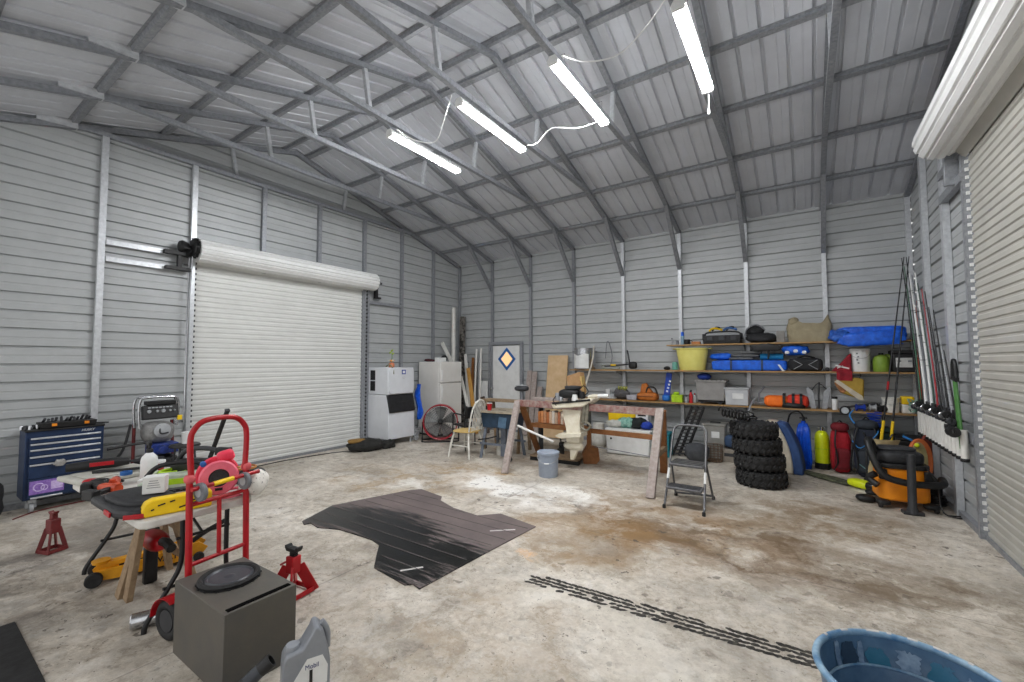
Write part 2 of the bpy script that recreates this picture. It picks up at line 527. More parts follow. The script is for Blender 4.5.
# gable studs
for i in range(1, 9):
    y = -POST * i
    top = min(4.42, roof_z(y) - .11)
    bot = 3.02 if i in (4, 5) else 3.13 if i == 6 else 0
    mb = MB(); mb.box((.035, y, (top + bot) / 2), (.06, .065, top - bot))
    struct(mb.build('wall_post', galvl if i in (6, 7) else galv), 'steel stud on the gable wall')
for y, wd in ((-.97, .1), (-1.9, .1)):
    top = roof_z(y) - .12
    mb = MB(); mb.box((LX - .035, y, top / 2), (.06, wd, top))
    struct(mb.build('wall_post', galvl), 'broad steel stud behind the fishing rods')
# base rails
for nm, c, d in (('baseboard_back', (LX / 2, -.03, .03), (LX, .05, .06)), ('baseboard_right', (LX - .03, -1.33, .03), (.05, 2.55, .06)), ('baseboard_left', (.03, -1.42, .03), (.05, 2.7, .06)), ('baseboard_left.001', (.03, -7.2, .03), (.05, 2.85, .06))):
    mb = MB(); mb.box(c, d); struct(mb.build(nm, galv, bevel=.003), 'steel base rail')
# rails beside the roll-up door head
for k, (ya, yb, z) in enumerate(((-6.72, -5.96, 3.1), (-6.72, -5.96, 2.89))):
    mb = MB(); mb.bar((.045, ya, z), (.045, yb, z), .05, .06); struct(mb.build('trim_%d' % (k + 1), galvl), 'pale steel rail holding the door bracket')
mb = MB(); mb.bar((.045, -2.83, 2.79), (.045, -1.95, 2.79), .05, .06); struct(mb.build('trim_3', galv), 'steel rail beside the roll-up door head')
for k, z in enumerate((3.32, 3.58)):
    mb = MB(); mb.bar((LX - .05, -1.9, z), (LX - .05, -2.66, z), .06, .08); struct(mb.build('trim_%d' % (k + 4), galv), 'steel rail beside the near door head')

# roll-up doors
def rollup(name, X, sg, ya, yb, top, rc, zc, xc, cm, dm, label):
    root = S(name, label)
    c = MB(); P = .0745; prof = []
    k = 0
    while k * P < top:
        z = .02 + k * P
        prof += [(z, 0), (z + .010, .012), (z + .05, .012), (z + .060, 0)]
        k += 1
    ribbed(c, lambda y, z, d: (X + sg * (d + .005), y, z), prof, [lambda z: (ya + .006, yb - .006)])
    cu = weld(c.build('curtain', cm, root))
    b = MB(); b.box((X + sg * .012, (ya + yb) / 2, .022), (.04, yb - ya - .02, .044)); b.build('bottom_bar', galv, root)
    for y in (ya, yb):
        g = MB(); g.box((X + sg * .035, y + (.03 if y == yb else -.03), top / 2 + .05), (.06, .05, top + .1)); g.build('guide_track', galvl if y == ya else galv, root)
        # punched slots and clips down the track; near door's white ones paint daylight dashes
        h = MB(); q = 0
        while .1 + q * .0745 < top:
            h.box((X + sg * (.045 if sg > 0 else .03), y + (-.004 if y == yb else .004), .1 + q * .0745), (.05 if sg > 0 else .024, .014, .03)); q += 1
        h.build('clip_and_daylight_dash', dgrey if sg > 0 else white, root)
    d = MB(); n = 15; ring = []
    for k in range(n):
        for f, rad in ((0, rc - .016), (.16, rc), (.74, rc), (.9, rc - .016)):
            g = 2 * pi * (k + f) / n; ring.append((xc + rad * cos(g), zc + rad * sin(g)))
    d.prism(ring, ya - .04, yb + .05, 'y'); d.build('curtain_roll', dm, root, ang=25)
    a = MB(); a.cyl((xc, ya - .2, zc), (xc, yb + .22, zc), .02, seg=12)
    a.build('axle', black, root)
    fl = MB(); fl.sheet(lambda u, v: (X + sg * (.03 + .1 * u), ya + (yb - ya) * v, top - .02 + .13 * u ** 1.4), 4, 2, .006); fl.build('curtain_lead', cm, root)
    return root
d1 = rollup('door_1', 0, 1, -5.76, -2.83, 3.02, .165, 3.17, .21, curt_m, curtw_m, 'closed grey roll-up door with rolled top on the far gable wall')
# black bracket, hoist and chain of the first door
mb = MB(); mb.box((.1, -6.0, 3.1), (.09, .3, .055)); mb.box((.1, -5.98, 2.89), (.09, .3, .045)); mb.box((.1, -5.97, 2.99), (.06, .05, .2)); mb.bar((.08, -5.9, 3.1), (.22, -5.86, 3.17), .05, .09); mb.build('bracket', black, d1, bevel=.004)
mb = MB(); mb.lathe([(.03, -.03), (.115, -.03), (.13, -.015), (.115, 0), (.13, .015), (.115, .03), (.03, .03)], (.21, -5.835, 3.19), 22, 'y')
for k in range(11):
    g = 2 * pi * k / 11; mb.box((.21 + .132 * cos(g), -5.835, 3.19 + .132 * sin(g)), (.02, .05, .02), (0, -g, 0))
mb.build('chain_wheel', black, d1)
mb = MB(); mb.lathe([(.0, 0), (.07, 0), (.085, .03), (.06, .1), (0, .11)], (.14, -5.99, 3.2), 16, 'y'); mb.build('gear_housing', black, d1)
mb = MB()
for dx in (-.05, .05):
    mb.tube([(.16 + dx, -5.85, 3.2), (.15 + dx, -5.855, 2.9), (.11 + dx * .5, -5.86, 2.0), (.12, -5.86, .75)], .006, 6, sm=5)
mb.build('hand_chain', chrome, d1)
mb = MB(); mb.box((.1, -2.66, 3.03), (.08, .05, .3)); mb.box((.15, -2.68, 3.17), (.18, .04, .06)); mb.box((.1, -2.62, 2.89), (.07, .14, .035)); mb.build('bracket', black, d1, bevel=.004)
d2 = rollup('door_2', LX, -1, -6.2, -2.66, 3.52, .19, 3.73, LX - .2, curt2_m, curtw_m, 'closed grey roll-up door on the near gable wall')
mb = MB(); mb.box((LX - .1, -2.49, 3.45), (.1, .05, .3)); mb.box((LX - .16, -2.5, 3.71), (.2, .05, .08)); mb.build('bracket', galv, d2, bevel=.004)

# walk-through door with a diamond window
d3 = S('door_3', 'white walk-through door with a diamond window edged in blue tape')
mb = MB(); mb.box((1.445, -.03, .985), (.81, .045, 1.97)); mb.build('leaf', white, d3, bevel=.004)
mb = MB(); mb.box((1.005, -.035, 1.0), (.05, .07, 2.03)); mb.box((1.9, -.035, 1.0), (.07, .07, 2.03)); mb.box((1.455, -.035, 2.03), (.95, .07, .07)); mb.build('frame', galv, d3, bevel=.004)
def diamond(a, b): return [(1.5 + a, 1.66), (1.5, 1.66 + b), (1.5 - a, 1.66), (1.5, 1.66 - b)]
tape = M('blue painter tape', (42, 104, 176), .6, 0, (32, 88, 156), 20, .6)
mb = MB()
A, B_ = diamond(.25, .27), diamond(.165, .18)
for k in range(4):
    l = (k + 1) % 4
    mb.prism([A[k], A[l], B_[l], B_[k]], -.056, -.053, 'y')
mb.build('tape_border', tape, d3)
mb = MB(); mb.prism(diamond(.167, .182), -.0545, -.0525, 'y'); mb.build('pane', emit('lit window paper', (246, 206, 150), .45), d3)
mb = MB(); mb.lathe([(.012, 0), (.03, 0), (.03, -.008), (.012, -.012), (.012, -.04), (.028, -.05), (.03, -.065), (.018, -.078), (0, -.08)], (1.09, -.054, .97), 16, 'y'); mb.build('door_knob', chrome, d3)

# lights hung under the ties
led = emit('lit light tube', (252, 253, 255), 112)
names = ['lit white tube light hung furthest along the roof, nearest the far roll-up door', 'lit white tube light, second from the far roll-up door', 'lit white tube light, third from the far roll-up door', 'lit white tube light nearest the wall of fishing rods, with a dangling pull cord']
for k, x in enumerate((3.19, 4.285, 5.4, 6.49)):
    t = T('strip_light', names[k], 'light', (x, -4.32, 4.325), 0, 'tube lights under the roof')
    mb = MB(); mb.prism([(-.055, .0), (-.03, .045), (.03, .045), (.055, 0)], -.635, .635, 'y'); mb.build('housing', white, t)
    for dx in (-.026, .026):
        mb = MB(); mb.tube([(dx, -.6, -.012), (dx, .6, -.012)], .019, 10); mb.build('light_tube', led, t)
    for dy in (-.618, .618):
        mb = MB(); mb.box((0, dy, -.012), (.1, .03, .045)); mb.build('end_cap', white, t, bevel=.004)
    for dy in (-.45, .45):
        mb = MB(); mb.tube([(0, dy, .045), (.035, dy, .1), (.035, dy, .16), (-.035, dy, .16), (-.035, dy, .1), (0, dy, .045)], .003, 5); mb.build('hanger_wire', chrome, t)
    if k == 3:
        mb = MB(); mb.tube([(0, .63, 0), (.005, .635, -.12), (0, .64, -.2)], .004, 6, sm=3); mb.lathe([(0, -.25), (.012, -.24), (.012, -.2), (0, -.19)], (0, .64, 0), 8); mb.build('pull_cord', white, t)
cl = ['white power cord slung between the first and second tube lights from the far end', 'white power cord slung between the two middle tube lights', 'white power cord slung to the tube light nearest the fishing rods']
for k, (a, mid, b) in enumerate((((3.27, -4.9, 4.37), (3.75, -4.75, 4.14), (4.22, -4.99, 4.4)), ((4.36, -3.72, 4.36), (4.9, -4.05, 4.26), (5.32, -3.72, 4.36)), ((5.48, -4.9, 4.37), (5.98, -4.85, 4.2), (6.42, -4.99, 4.39)))):
    mb = MB(); mb.tube([a, (V(a) * .55 + V(mid) * .45) + V((0, 0, -.06)), mid, (V(b) * .55 + V(mid) * .45) + V((0, 0, -.04)), b], .006, 6, sm=6)
    tag(mb.build('power_cord', white), cl[k], 'cord')
# ------------------------------------------------------------------ tool corner by the far gable wall
# tool chest: local x = depth out of the wall, y along the wall
t = T('tool_chest', 'navy blue rolling tool chest with silver drawer pulls against the gable wall', 'tool chest', (.05, -7.355, 0))
W_, D_ = .62, .34
mb = MB(); mb.box((D_ / 2 - .01, W_ / 2, .5), (D_ - .02, W_, .72)); mb.build('cabinet', navy, t, bevel=.006)
mb = MB(); mb.box((D_ / 2, W_ / 2, .868), (D_, W_ + .01, .018)); mb.build('top_lid', black, t, bevel=.004)
zz = .845; hs = [.062, .062, .072, .085, .155, .2]
pullm = M('satin drawer pull', (214, 217, 222), .3, .5, (190, 193, 198), 20, .6)
zz = .80
for k, h in enumerate(hs):
    mb = MB(); mb.box((D_ + .003, W_ / 2, zz - h / 2), (.026, W_ - .06, h - .006)); dr = mb.build('drawer', navy, t, bevel=.003)
    if k != 5:
        mb = MB(); mb.box((D_ + .021, W_ / 2, zz - .012), (.016, W_ - .07, .018)); mb.build('drawer_pull', pullm, dr, bevel=.004)
    else:
        mb = MB(); mb.box((D_ + .021, .17, .165), (.016, .24, .016)); mb.build('drawer_pull', pullm, dr, bevel=.003)
    zz -= h
st = M('purple sticker', (150, 118, 190), .5, 0, (118, 84, 160), 40, .5)
mb = MB(); mb.box((D_ + .0175, .17, .27), (.002, .26, .14)); ps = mb.build('sticker', st, t); ps['label'] = 'purple and white paper sticker'
mb = MB(); mb.box((D_ + .019, .245, .275), (.0015, .09, .085)); mb.build('sticker_panel', M('pale lilac paper', (206, 190, 226), .5, 0, (176, 152, 204), 60, .5), ps)
mb = MB(); mb.torus((D_ + .0195, .11, .27), .04, .006, 'x', 20, 6); mb.torus((D_ + .0195, .15, .262), .025, .005, 'x', 18, 6); mb.build('sticker_print', M('pale lilac paper', (206, 190, 226)), ps)
text('HUSKY', .034, 'brand_lettering', pullm, t, (D_ - .016, .48, .83), (R(90), 0, R(90)), .006, .35, .0008)
for y in (.07, W_ - .07):
    for x in (.07, D_ - .06):
        mb = MB(); mb.lathe([(0, -.018), (.048, -.016), (.052, 0), (.048, .016), (0, .018)], (x, y, .053), 18, 'y'); mb.box((x, y, .125), (.07, .06, .03)); mb.bar((x - .0, y - .026, .12), (x, y - .026, .05), .03, .005, (1, 0, 0)); mb.bar((x, y + .026, .12), (x, y + .026, .05), .03, .005, (1, 0, 0)); mb.build('caster', lgrey, t)
t = T('rag', 'crumpled grey rag hanging from a tool chest drawer pull', 'rag', (.44, -7.1, .54))
mb = MB(); mb.blob((.012, 0, -.03), (.04, .1, .07), .9, .12, 30, 4, crease=.5); mb.build('cloth', M('grey rag', (172, 170, 166), .9, 0, (130, 128, 126), 40, .7), t)
# things on the chest
t = T('socket_tray', 'long black tool tray with orange latches on top of the blue chest', 'tool tray', (.24, -7.02, .879))
mb = MB(); mb.box((0, 0, .03), (.2, .44, .06), taper=1.05); mb.build('tray', black, t, bevel=.006)
for y in (-.12, .14):
    mb = MB(); mb.box((.108, y, .035), (.012, .04, .03)); mb.build('latch', orange, t, bevel=.003)
for k in range(12):
    y = -.19 + k * .034; mb = MB()
    hgt = .03 + .03 * RND.random()
    mb.cyl((RND.uniform(-.06, .06), y, .056), (RND.uniform(-.06, .06), y + .01, .06 + hgt), .012, seg=10); mb.build('socket', dgrey, t)
for k in range(5):
    mb = MB(); mb.lathe([(0, 0), (.018, 0), (.018, .03), (.012, .045), (0, .045)], (0, 0, 0), 12)
    o = mb.build('socket', dgrey if k % 2 else chrome); o.location = (.24 + .03 * (k % 3), -7.37 + .028 * k, .879)
    tag(o, ['loose chrome socket at the near end of the blue chest top', 'loose dark socket at the near end of the blue chest top', 'chrome socket standing mid row before the black tool tray', 'dark socket beside the black tool tray', 'chrome socket closest to the black tool tray'][k], 'socket', 'loose sockets')
t = T('pliers', 'black handled pliers sticking out past the far end of the blue chest', 'pliers', (.29, -6.82, .884), 40)
mb = MB(); mb.tube([(0, 0, .01), (.06, .02, .012), (.14, .045, .01)], .008, 7, sm=4); mb.build('handle', black, t)
mb = MB(); mb.tube([(0, 0, .01), (.07, -.02, .012), (.14, -.01, .01)], .008, 7, sm=4); mb.build('handle', black, t)
mb = MB(); mb.bar((0, 0, .01), (-.07, 0, .01), .022, .014); mb.build('jaw', dgrey, t, bevel=.003)

# rusty red jack stand by the chest
def jack_stand(name, label, loc, rz, h, m, m2, tall):
    t = T(name, label, 'jack stand', loc, rz, None)
    w = .062 if tall else .095
    for sx, sy in ((1, 1), (1, -1), (-1, 1), (-1, -1)):
        mb = MB(); mb.prism([(-.022, 0), (.022, 0), (.016, .012), (0, .018), (-.016, .012)], 0, .001, 'z')
        mb = MB(); mb.bar((sx * w, sy * w, .008), (sx * .026, sy * .026, h * .62), .03 if tall else .07, .012, (sx, -sy, 0)); mb.build('leg', m, t, bevel=.002)
    for a, b in (((-w, -w), (w, -w)), ((-w, w), (w, w)), ((-w, -w), (-w, w)), ((w, -w), (w, w))):
        mb = MB(); mb.bar((a[0], a[1], .022), (b[0], b[1], .022), .008, .03); mb.build('foot_rail', m, t)
    mb = MB(); mb.box((0, 0, h * .66), (.07, .07, h * .36)); mb.build('column', m, t, bevel=.006)
    mb = MB(); mb.box((0, 0, h * .88), (.036, .036, h * .2))
    for k in range(4): mb.box((.02, 0, h * (.82 + .035 * k)), (.012, .03, .008))
    mb.build('ratchet_bar', m2, t)
    mb = MB(); mb.prism([(-.06, 0), (-.045, -.02), (.045, -.02), (.06, 0), (.062, .018), (.05, .018), (.04, .002), (-.04, .002), (-.05, .018), (-.062, .018)], -.025, .025, 'y')
    o = mb.build('saddle', m2, t, bevel=.003); o.location = (0, 0, h)
    if tall: o.scale = (.6, .7, .6)
    if not tall:
        mb = MB(); mb.tube([(-.03, 0, h * .66), (-.07, .0, h * .66), (-.13, 0, h * .56)], .008, 7, sm=4); mb.build('lever', m, t)
    return t
jack_stand('jack_stand', 'dull dark red jack stand beside the blue tool chest', (1.9, -7.38, 0), 20, .33, dred, dred, True)
jack_stand('jack_stand', 'bright red jack stand with black saddle behind the speaker box', (4.25, -6.61, 0), 8, .315, red, black, False)

# black bag at the very edge
t = T('gear_bag', 'black soft bag slumped on the floor at the near end of the blue chest', 'bag', (.42, -7.62, 0))
mb = MB(); mb.blob((0, 0, .2), (.3, .26, .4), .75, .09, 6, 11, crease=.25); mb.build('bag_body', M('black nylon', (36, 37, 40), .8, 0, (22, 23, 25), 20, .7, .3), t)
mb = MB(); mb.tube([(.1, -.05, .33), (.16, 0, .42), (.1, .06, .33)], .012, 7, sm=5); mb.build('strap', black, t)
mb = MB(); mb.tube([(.5, -7.43, .007), (.36, -7.27, .007), (.3, -7.02, .007), (.32, -6.7, .007), (.5, -6.5, .007)], .006, 6, sm=8)
tag(mb.build('hose', dred), 'thin dark red hose lying on the floor in front of the tool chest', 'hose')

# wheeled petrol washer / compressor with chrome roll bars
t = T('pressure_washer', 'pressure washer with chrome roll bars and black dial panel beside the grey door', 'pressure washer', (.42, -6.27, 0))
for y in (-.22, .2):
    mb = MB(); mb.tube([(.06, y, .02), (.02, y * .95, .45), (-.02, y * .9, .86)], .018, 8, sm=4); mb.build('upright', dred, t)
for x, sy in ((.0, 1), (.13, .93)):
    mb = MB(); mb.tube([(x, -.2 * sy, .8), (x, -.215 * sy, 1.0), (x, -.205 * sy, 1.12), (x, -.15 * sy, 1.165), (x, .15 * sy, 1.165), (x, .205 * sy, 1.12), (x, .215 * sy, 1.0), (x, .2 * sy, .8)], .014, 10, sm=5); mb.build('roll_bar', chrome, t)
mb = MB(); mb.box((.13, .01, .985), (.07, .36, .17), (0, R(-12), 0)); mb.box((.12, .01, 1.1), (.1, .3, .05)); pn = mb.build('control_panel', black, t, bevel=.01)
for k, (y, r) in enumerate(((-.11, .022), (-.03, .016), (.03, .024), (.1, .014), (.145, .012))):
    mb = MB(); mb.lathe([(0, 0), (r, 0), (r * .8, .018), (0, .02)], (0, 0, 0), 14, 'x'); o = mb.build('dial', lgrey, pn); o.location = (.168, y, 1.0)
mb = MB()
for k in range(7): mb.box((.171, -.11 + k * .036, 1.045), (.004, .026, .014), (0, R(-12), 0))
for k in range(9): mb.box((.162, -.09 + k * .024, .945), (.004, .015, .012), (0, R(-12), 0))
mb.build('panel_print', lgrey, pn)
mb = MB(); mb.blob((.1, 0, .74), (.3, .32, .26), .7, .03, 6, 3); mb.build('engine', M('grey cast alloy', (150, 150, 148), .5, .2, (104, 104, 104), 26, .8), t)
mb = MB(); mb.lathe([(.07, 0), (.085, .01), (.085, .03), (.05, .05), (0, .052)], (.24, .0, .77), 20, 'x'); mb.build('recoil_cover', lgrey, t)
mb = MB(); mb.tube([(.27, -.03, .83), (.3, -.03, .74), (.29, .05, .74)], .01, 7, sm=4); mb.build('exhaust_pipe', dgrey, t)
mb = MB(); mb.box((.2, .02, .55), (.2, .28, .12)); mb.lathe([(0, 0), (.05, 0), (.05, .1), (0, .1)], (.3, -.02, .55), 14, 'x'); mb.build('pump', M('blue pump paint', (38, 62, 140), .4, 0, (26, 40, 92), 20, .6), t, bevel=.008)
mb = MB(); mb.blob((.12, 0, .33), (.36, .46, .28), .8, .04, 6, 8); mb.build('fuel_tank', black, t)
for y in (-.26, .24):
    mb = MB(); mb.torus((.0, y, .14), .1, .038, 'y', 24, 8); mb.lathe([(0, -.02), (.075, -.02), (.075, .02), (0, .02)], (.0, y, .14), 16, 'y'); mb.build('wheel', rubber, t)
mb = MB(); mb.box((.17, .2, .9), (.03, .05, .06)); mb.build('caution_tag', yellow, t, bevel=.004)
mb = MB(); mb.tube([(.05, -.25, .85), (.15, -.33, .6), (.25, -.42, .5), (.1, -.5, .35), (.05, -.45, .1)], .014, 8, sm=7); mb.build('spray_hose', black, t)
mb = MB(); mb.tube([(.25, -.5, .62), (.25, -.3, .64), (.25, -.1, .64)], .016, 8); mb.build('spray_wand', black, t)
mb = MB(); mb.lathe([(0, 0), (.045, 0), (.055, .13), (.057, .135), (.05, .13), (0, .128)], (0, 0, 0), 18); o = mb.build('cup', white); o.location = (.98, -6.12, .62); 
tag(o, 'pale cup standing on a stool by the pressure washer', 'cup')
t = T('stool', 'low dark stool standing before the pressure washer', 'stool', (1.02, -6.15, 0))
mb = MB(); mb.lathe([(0, .59), (.15, .59), (.16, .6), (.15, .618), (0, .619)], (0, 0, 0), 20); mb.build('seat', black, t)
for k in range(4):
    g = pi / 4 + k * pi / 2; mb = MB(); mb.tube([(.16 * cos(g), .16 * sin(g), 0), (.1 * cos(g), .1 * sin(g), .595)], .012, 8); mb.build('leg', dgrey, t)

# ------------------------------------------------------------------ folding table and what lies on it
TZ = .712
t = T('folding_table', 'white plastic folding table with black bent legs, heaped with tools', 'table', (3.41, -7.13, 0))
mb = MB(); mb.prism(rr(1.49, .6, .06, 5), TZ - .045, TZ, 'z'); mb.build('tabletop', whitep if False else M('off white table plastic', (214, 212, 206), .5, 0, (190, 186, 178), 12, .7), t, bevel=.008)
for x in (.53, -.75):
    for sy in (-1, 1):
        mb = MB()
        mb.tube([(x, -.03, TZ - .05), (x, -.03, .36), (x, -.09, .22), (x, -.19, .06), (x, -.205, 0)] if sy < 0 else [(x, .225, TZ - .05), (x, .225, .3), (x, .24, .18), (x, .28, .04), (x, .285, 0)], .0145, 10, sm=5)
        lg = mb.build('leg', black, t)
    mb = MB(); mb.tube([(x, -.12, .22), (x, .25, .2)], .01, 8); mb.build('leg_brace', black, t)
    s_ = -1 if x > 0 else 1
    mb = MB(); mb.tube([(x, .08, .5), (x + s_ * .38, .08, TZ - .06)], .009, 8); mb.tube([(x, -.06, .5), (x, .24, .5)], .009, 8); mb.build('leg_brace', black, t)
# the wooden trestle that stands under the near end
t = T('sawhorse', 'low worn wooden trestle standing under the white folding table', 'sawhorse', (3.2, -7.14, 0))
for (a, b, nm) in (((.1, -.15, 0), (.2, -.05, .57), 0), ((.2, -.13, 0), (.26, -.08, .57), 0), ((-.12, .2, 0), (-.02, .1, .57), 0), ((.3, .22, 0), (.24, .08, .57), 0)):
    mb = MB(); mb.bar(a, b, .075, .035, (0, 1, 0)); mb.build('leg', wood, t, bevel=.003)
mb = MB(); mb.bar((-.1, .02, .6), (.34, .02, .6), .09, .05); mb.build('top_beam', wood, t, bevel=.003)
mb = MB(); mb.bar((-.09, .17, .2), (.28, .18, .2), .03, .06); mb.build('stretcher', wood, t, bevel=.003)
mb = MB(); mb.bar((-.05, .13, .42), (.27, .13, .42), .03, .05); mb.build('stretcher', wood, t, bevel=.003)

# yellow trolley jack
t = T('trolley_jack', 'orange-yellow trolley jack with black wheels on the floor under the table', 'floor jack', (2.87, -7.31, 0), 74)
for s_ in (-1, 1):
    mb = MB(); mb.prism([(-.02, .03), (.1, .02), (.45, .03), (.62, .05), (.66, .1), (.6, .15), (.4, .13), (.15, .1), (0, .09), (-.03, .06)], s_ * .08 - .006, s_ * .08 + .006, 'y'); mb.build('side_plate', orangej, t)
    mb = MB(); mb.lathe([(0, -.022), (.045, -.022), (.05, -.015), (.05, .015), (.045, .022), (0, .022)], (-.01, s_ * .115, .05), 18, 'y'); mb.build('wheel', rubber, t)
    mb = MB(); mb.lathe([(0, -.02), (.035, -.02), (.038, 0), (.035, .02), (0, .02)], (.6, s_ * .1, .038), 16, 'y'); mb.build('wheel', rubber, t)
mb = MB(); mb.bar((.55, 0, .11), (.12, 0, .09), .05, .05); mb.build('ram', black, t, bevel=.006)
mb = MB(); mb.bar((.4, 0, .13), (.02, 0, .11), .07, .03); mb.lathe([(0, 0), (.05, 0), (.055, .02), (0, .025)], (.02, 0, .125), 16); mb.build('lift_arm', orangej, t)
mb = MB(); mb.tube([(.56, 0, .14), (.66, 0, .2), (.8, 0, .26)], .02, 8, sm=3); mb.build('handle_socket', black, t)
mb = MB(); mb.box((.25, 0, .045), (.5, .15, .012)); mb.build('base_plate', orangej, t)
text('DEWALT', .052, 'brand_lettering', black, t, (.36, -.0868, .08), (R(90), 0, 0), .0012, 0, .0012)
t = T('grinder', 'red and black power tool on the floor among the trestle legs', 'power tool', (3.3, -7.1, 0), 0)
mb = MB(); mb.blob((0, 0, .32), (.3, .13, .12), .7, .03, 8, 2); mb.build('motor_housing', red, t)
mb = MB(); mb.tube([(.1, 0, .33), (.2, 0, .35), (.3, 0, .33)], .03, 9, sm=4); mb.build('handle', black, t)
mb = MB(); mb.box((-.08, 0, .13), (.05, .08, .26)); mb.build('stand', black, t, bevel=.01)

# what lies on the table
Z0 = TZ + .002
t = T('creeper_board', 'black moulded board with red corner trim hanging over the table corner', 'board', (3.79, -7.29, Z0), 4)
pl = [(-.3, -.19), (.14, -.22), (.25, -.19), (.28, -.13), (.29, .0), (.26, .1), (.05, .13), (-.3, .12)]
mb = MB(); mb.prism(pl, 0, .05, 'z'); mb.build('shell', M('black moulded plastic', (42, 43, 46), .55, 0, (28, 28, 30), 10, .7, .1), t, bevel=.018, seg=3)
mb = MB(); mb.blob((-.02, -.04, .055), (.46, .26, .05), .6, .04, 6, 2); mb.build('pad', M('black moulded plastic', (42, 43, 46)), t)
mb = MB(); mb.prism([(.235, -.205), (.285, -.15), (.297, -.06), (.289, -.06), (.276, -.148), (.23, -.197)], .004, .03, 'z'); mb.build('trim', red, t, bevel=.002)
mb = MB(); mb.prism([(.02, -.222), (.13, -.232), (.13, -.222), (.02, -.212)], .008, .034, 'z'); mb.build('trim', red, t, bevel=.002)
t = T('blade_guard', 'long bright yellow plastic bar guard with slots at the table edge', 'guard', (4.08, -7.235, Z0), 78)
mb = MB(); mb.prism([(-.165, .0), (.165, 0), (.165, .095), (-.12, .095), (-.155, .08), (-.17, .045)], -.04, .04, 'y'); mb.build('shell', yellow, t, bevel=.01, seg=3)
for k, (x, z, l) in enumerate(((-.08, .062, .035), (-.03, .072, .025), (-.12, .04, .015), (.06, .04, .12), (.08, .06, .08))):
    mb = MB(); mb.box((x, -.041, z), (l, .003, .008), (0, R(-12), 0)); mb.build('slot', black, t)
t = T('spray_bottle', 'white squeeze bottle standing among the tools on the table', 'bottle', (3.12, -7.1, Z0))
mb = MB(); mb.lathe([(0, 0), (.048, 0), (.052, .008), (.052, .15), (.046, .18), (.028, .2), (.02, .21), (0, .21)], seg=24); mb.build('bottle_body', white, t)
mb = MB(); mb.lathe([(0, .21), (.022, .21), (.022, .235), (.014, .24), (0, .24)], seg=16); mb.tube([(0, 0, .235), (0, 0, .27)], .01, 8); mb.box((-.02, 0, .275), (.07, .024, .024)); mb.tube([(-.04, 0, .27), (-.055, 0, .235)], .007, 7); mb.build('trigger', black, t, bevel=.003)
t = T('parts_box', 'small white carton with printed side on the black board', 'box', (3.86, -7.28, Z0 + .085), 60)
t.scale = (.85, .85, .9)
mb = MB(); mb.box((0, 0, .055), (.13, .1, .11)); mb.build('carton', white, t, bevel=.003)
mb = MB()
for k in range(4): mb.box((0, -.0505, .04 + .015 * k), (.08 - .01 * k, .001, .004))
mb.build('printing', mgrey, t)
t = T('phone_box', 'flat white box lying in front of the white squeeze bottle', 'box', (3.33, -7.14, Z0), 50)
mb = MB(); mb.box((0, 0, .03), (.14, .09, .06)); mb.build('carton', white, t, bevel=.003)
def drill(label, loc, rz, body):
    t = T('cordless_drill', label, 'drill', loc, rz); t.scale = (.85, .85, .85)
    mb = MB(); mb.tube([(-.09, 0, .045), (.06, 0, .045), (.1, 0, .045)], [.036, .036, .026], 12); mb.build('motor_housing', body, t)
    mb = MB(); mb.lathe([(0, 0), (.022, 0), (.024, .04), (.012, .06), (0, .06)], (.1, 0, .045), 12, 'x'); mb.build('chuck', black, t)
    mb = MB(); mb.bar((-.03, 0, .045), (-.05, .13, .04), .045, .04); mb.build('handle', black, t, bevel=.01)
    mb = MB(); mb.box((-.055, .16, .04), (.11, .06, .075)); mb.build('battery', black, t, bevel=.008)
    mb = MB(); mb.box((-.075, 0, .083), (.05, .04, .008)); mb.build('badge', body, t)
orr = M('tool orange red', (206, 82, 44), .45, 0, (176, 62, 32), 16, .6)
drill('black and orange drill lying closer to the black moulded board', (3.3, -7.36, Z0), 200, orr)
drill('black and orange drill lying further from the black moulded board', (3.14, -7.3, Z0), 160, orr)
t = T('work_glove', 'black glove with red cuff lying behind the drills', 'glove', (2.98, -7.34, Z0), 40)
mb = MB(); mb.blob((0, 0, .025), (.11, .09, .05), .7, .08, 14, 3); mb.build('palm', black, t)
for k in range(4):
    mb = MB(); mb.tube([(.04, -.033 + k * .022, .025), (.1, -.036 + k * .024, .028), (.13, -.036 + k * .024, .018)], [.012, .012, .009], 8); mb.build('finger', black, t)
mb = MB(); mb.blob((-.07, 0, .025), (.06, .085, .05), .7, .03, 9, 5); mb.build('cuff', red, t)
t = T('metal_cup', 'dull steel cup lying on its side beside the small white carton', 'cup', (3.42, -7.2, Z0), 120)
mb = MB(); mb.lathe([(.0, 0), (.036, 0), (.042, .09), (.044, .092), (.038, .088), (.03, .01), (0, .01)], (0, 0, .046), 20, 'x'); mb.build('cup_body', M('dull steel', (120, 116, 108), .4, .6, (80, 78, 72), 24, .8), t)
t = T('lid_panel', 'pale grey flat plastic lid resting over the far table end', 'lid', (2.72, -7.22, Z0), 10)
mb = MB(); mb.prism([(-.2, -.24), (.16, -.24), (.2, -.19), (.2, .19), (.16, .24), (-.2, .24)], 0, .035, 'z'); mb.build('panel', M('pale grey lid', (188, 187, 178), .6, 0, (160, 158, 150), 12, .7), t, bevel=.01)
mb = MB(); mb.prism(rr(.3, .38, .03), .035, .045, 'z'); mb.build('raised_rim', M('pale grey lid', (188, 187, 178)), t, bevel=.004)
t = T('reciprocating_saw', 'black and red power saw lying on the pale grey lid', 'power tool', (2.62, -7.25, Z0 + .047), 75)
mb = MB(); mb.tube([(-.2, 0, .04), (-.05, 0, .045), (.08, 0, .045), (.16, 0, .04)], [.03, .038, .04, .024], 10); mb.build('motor_housing', black, t)
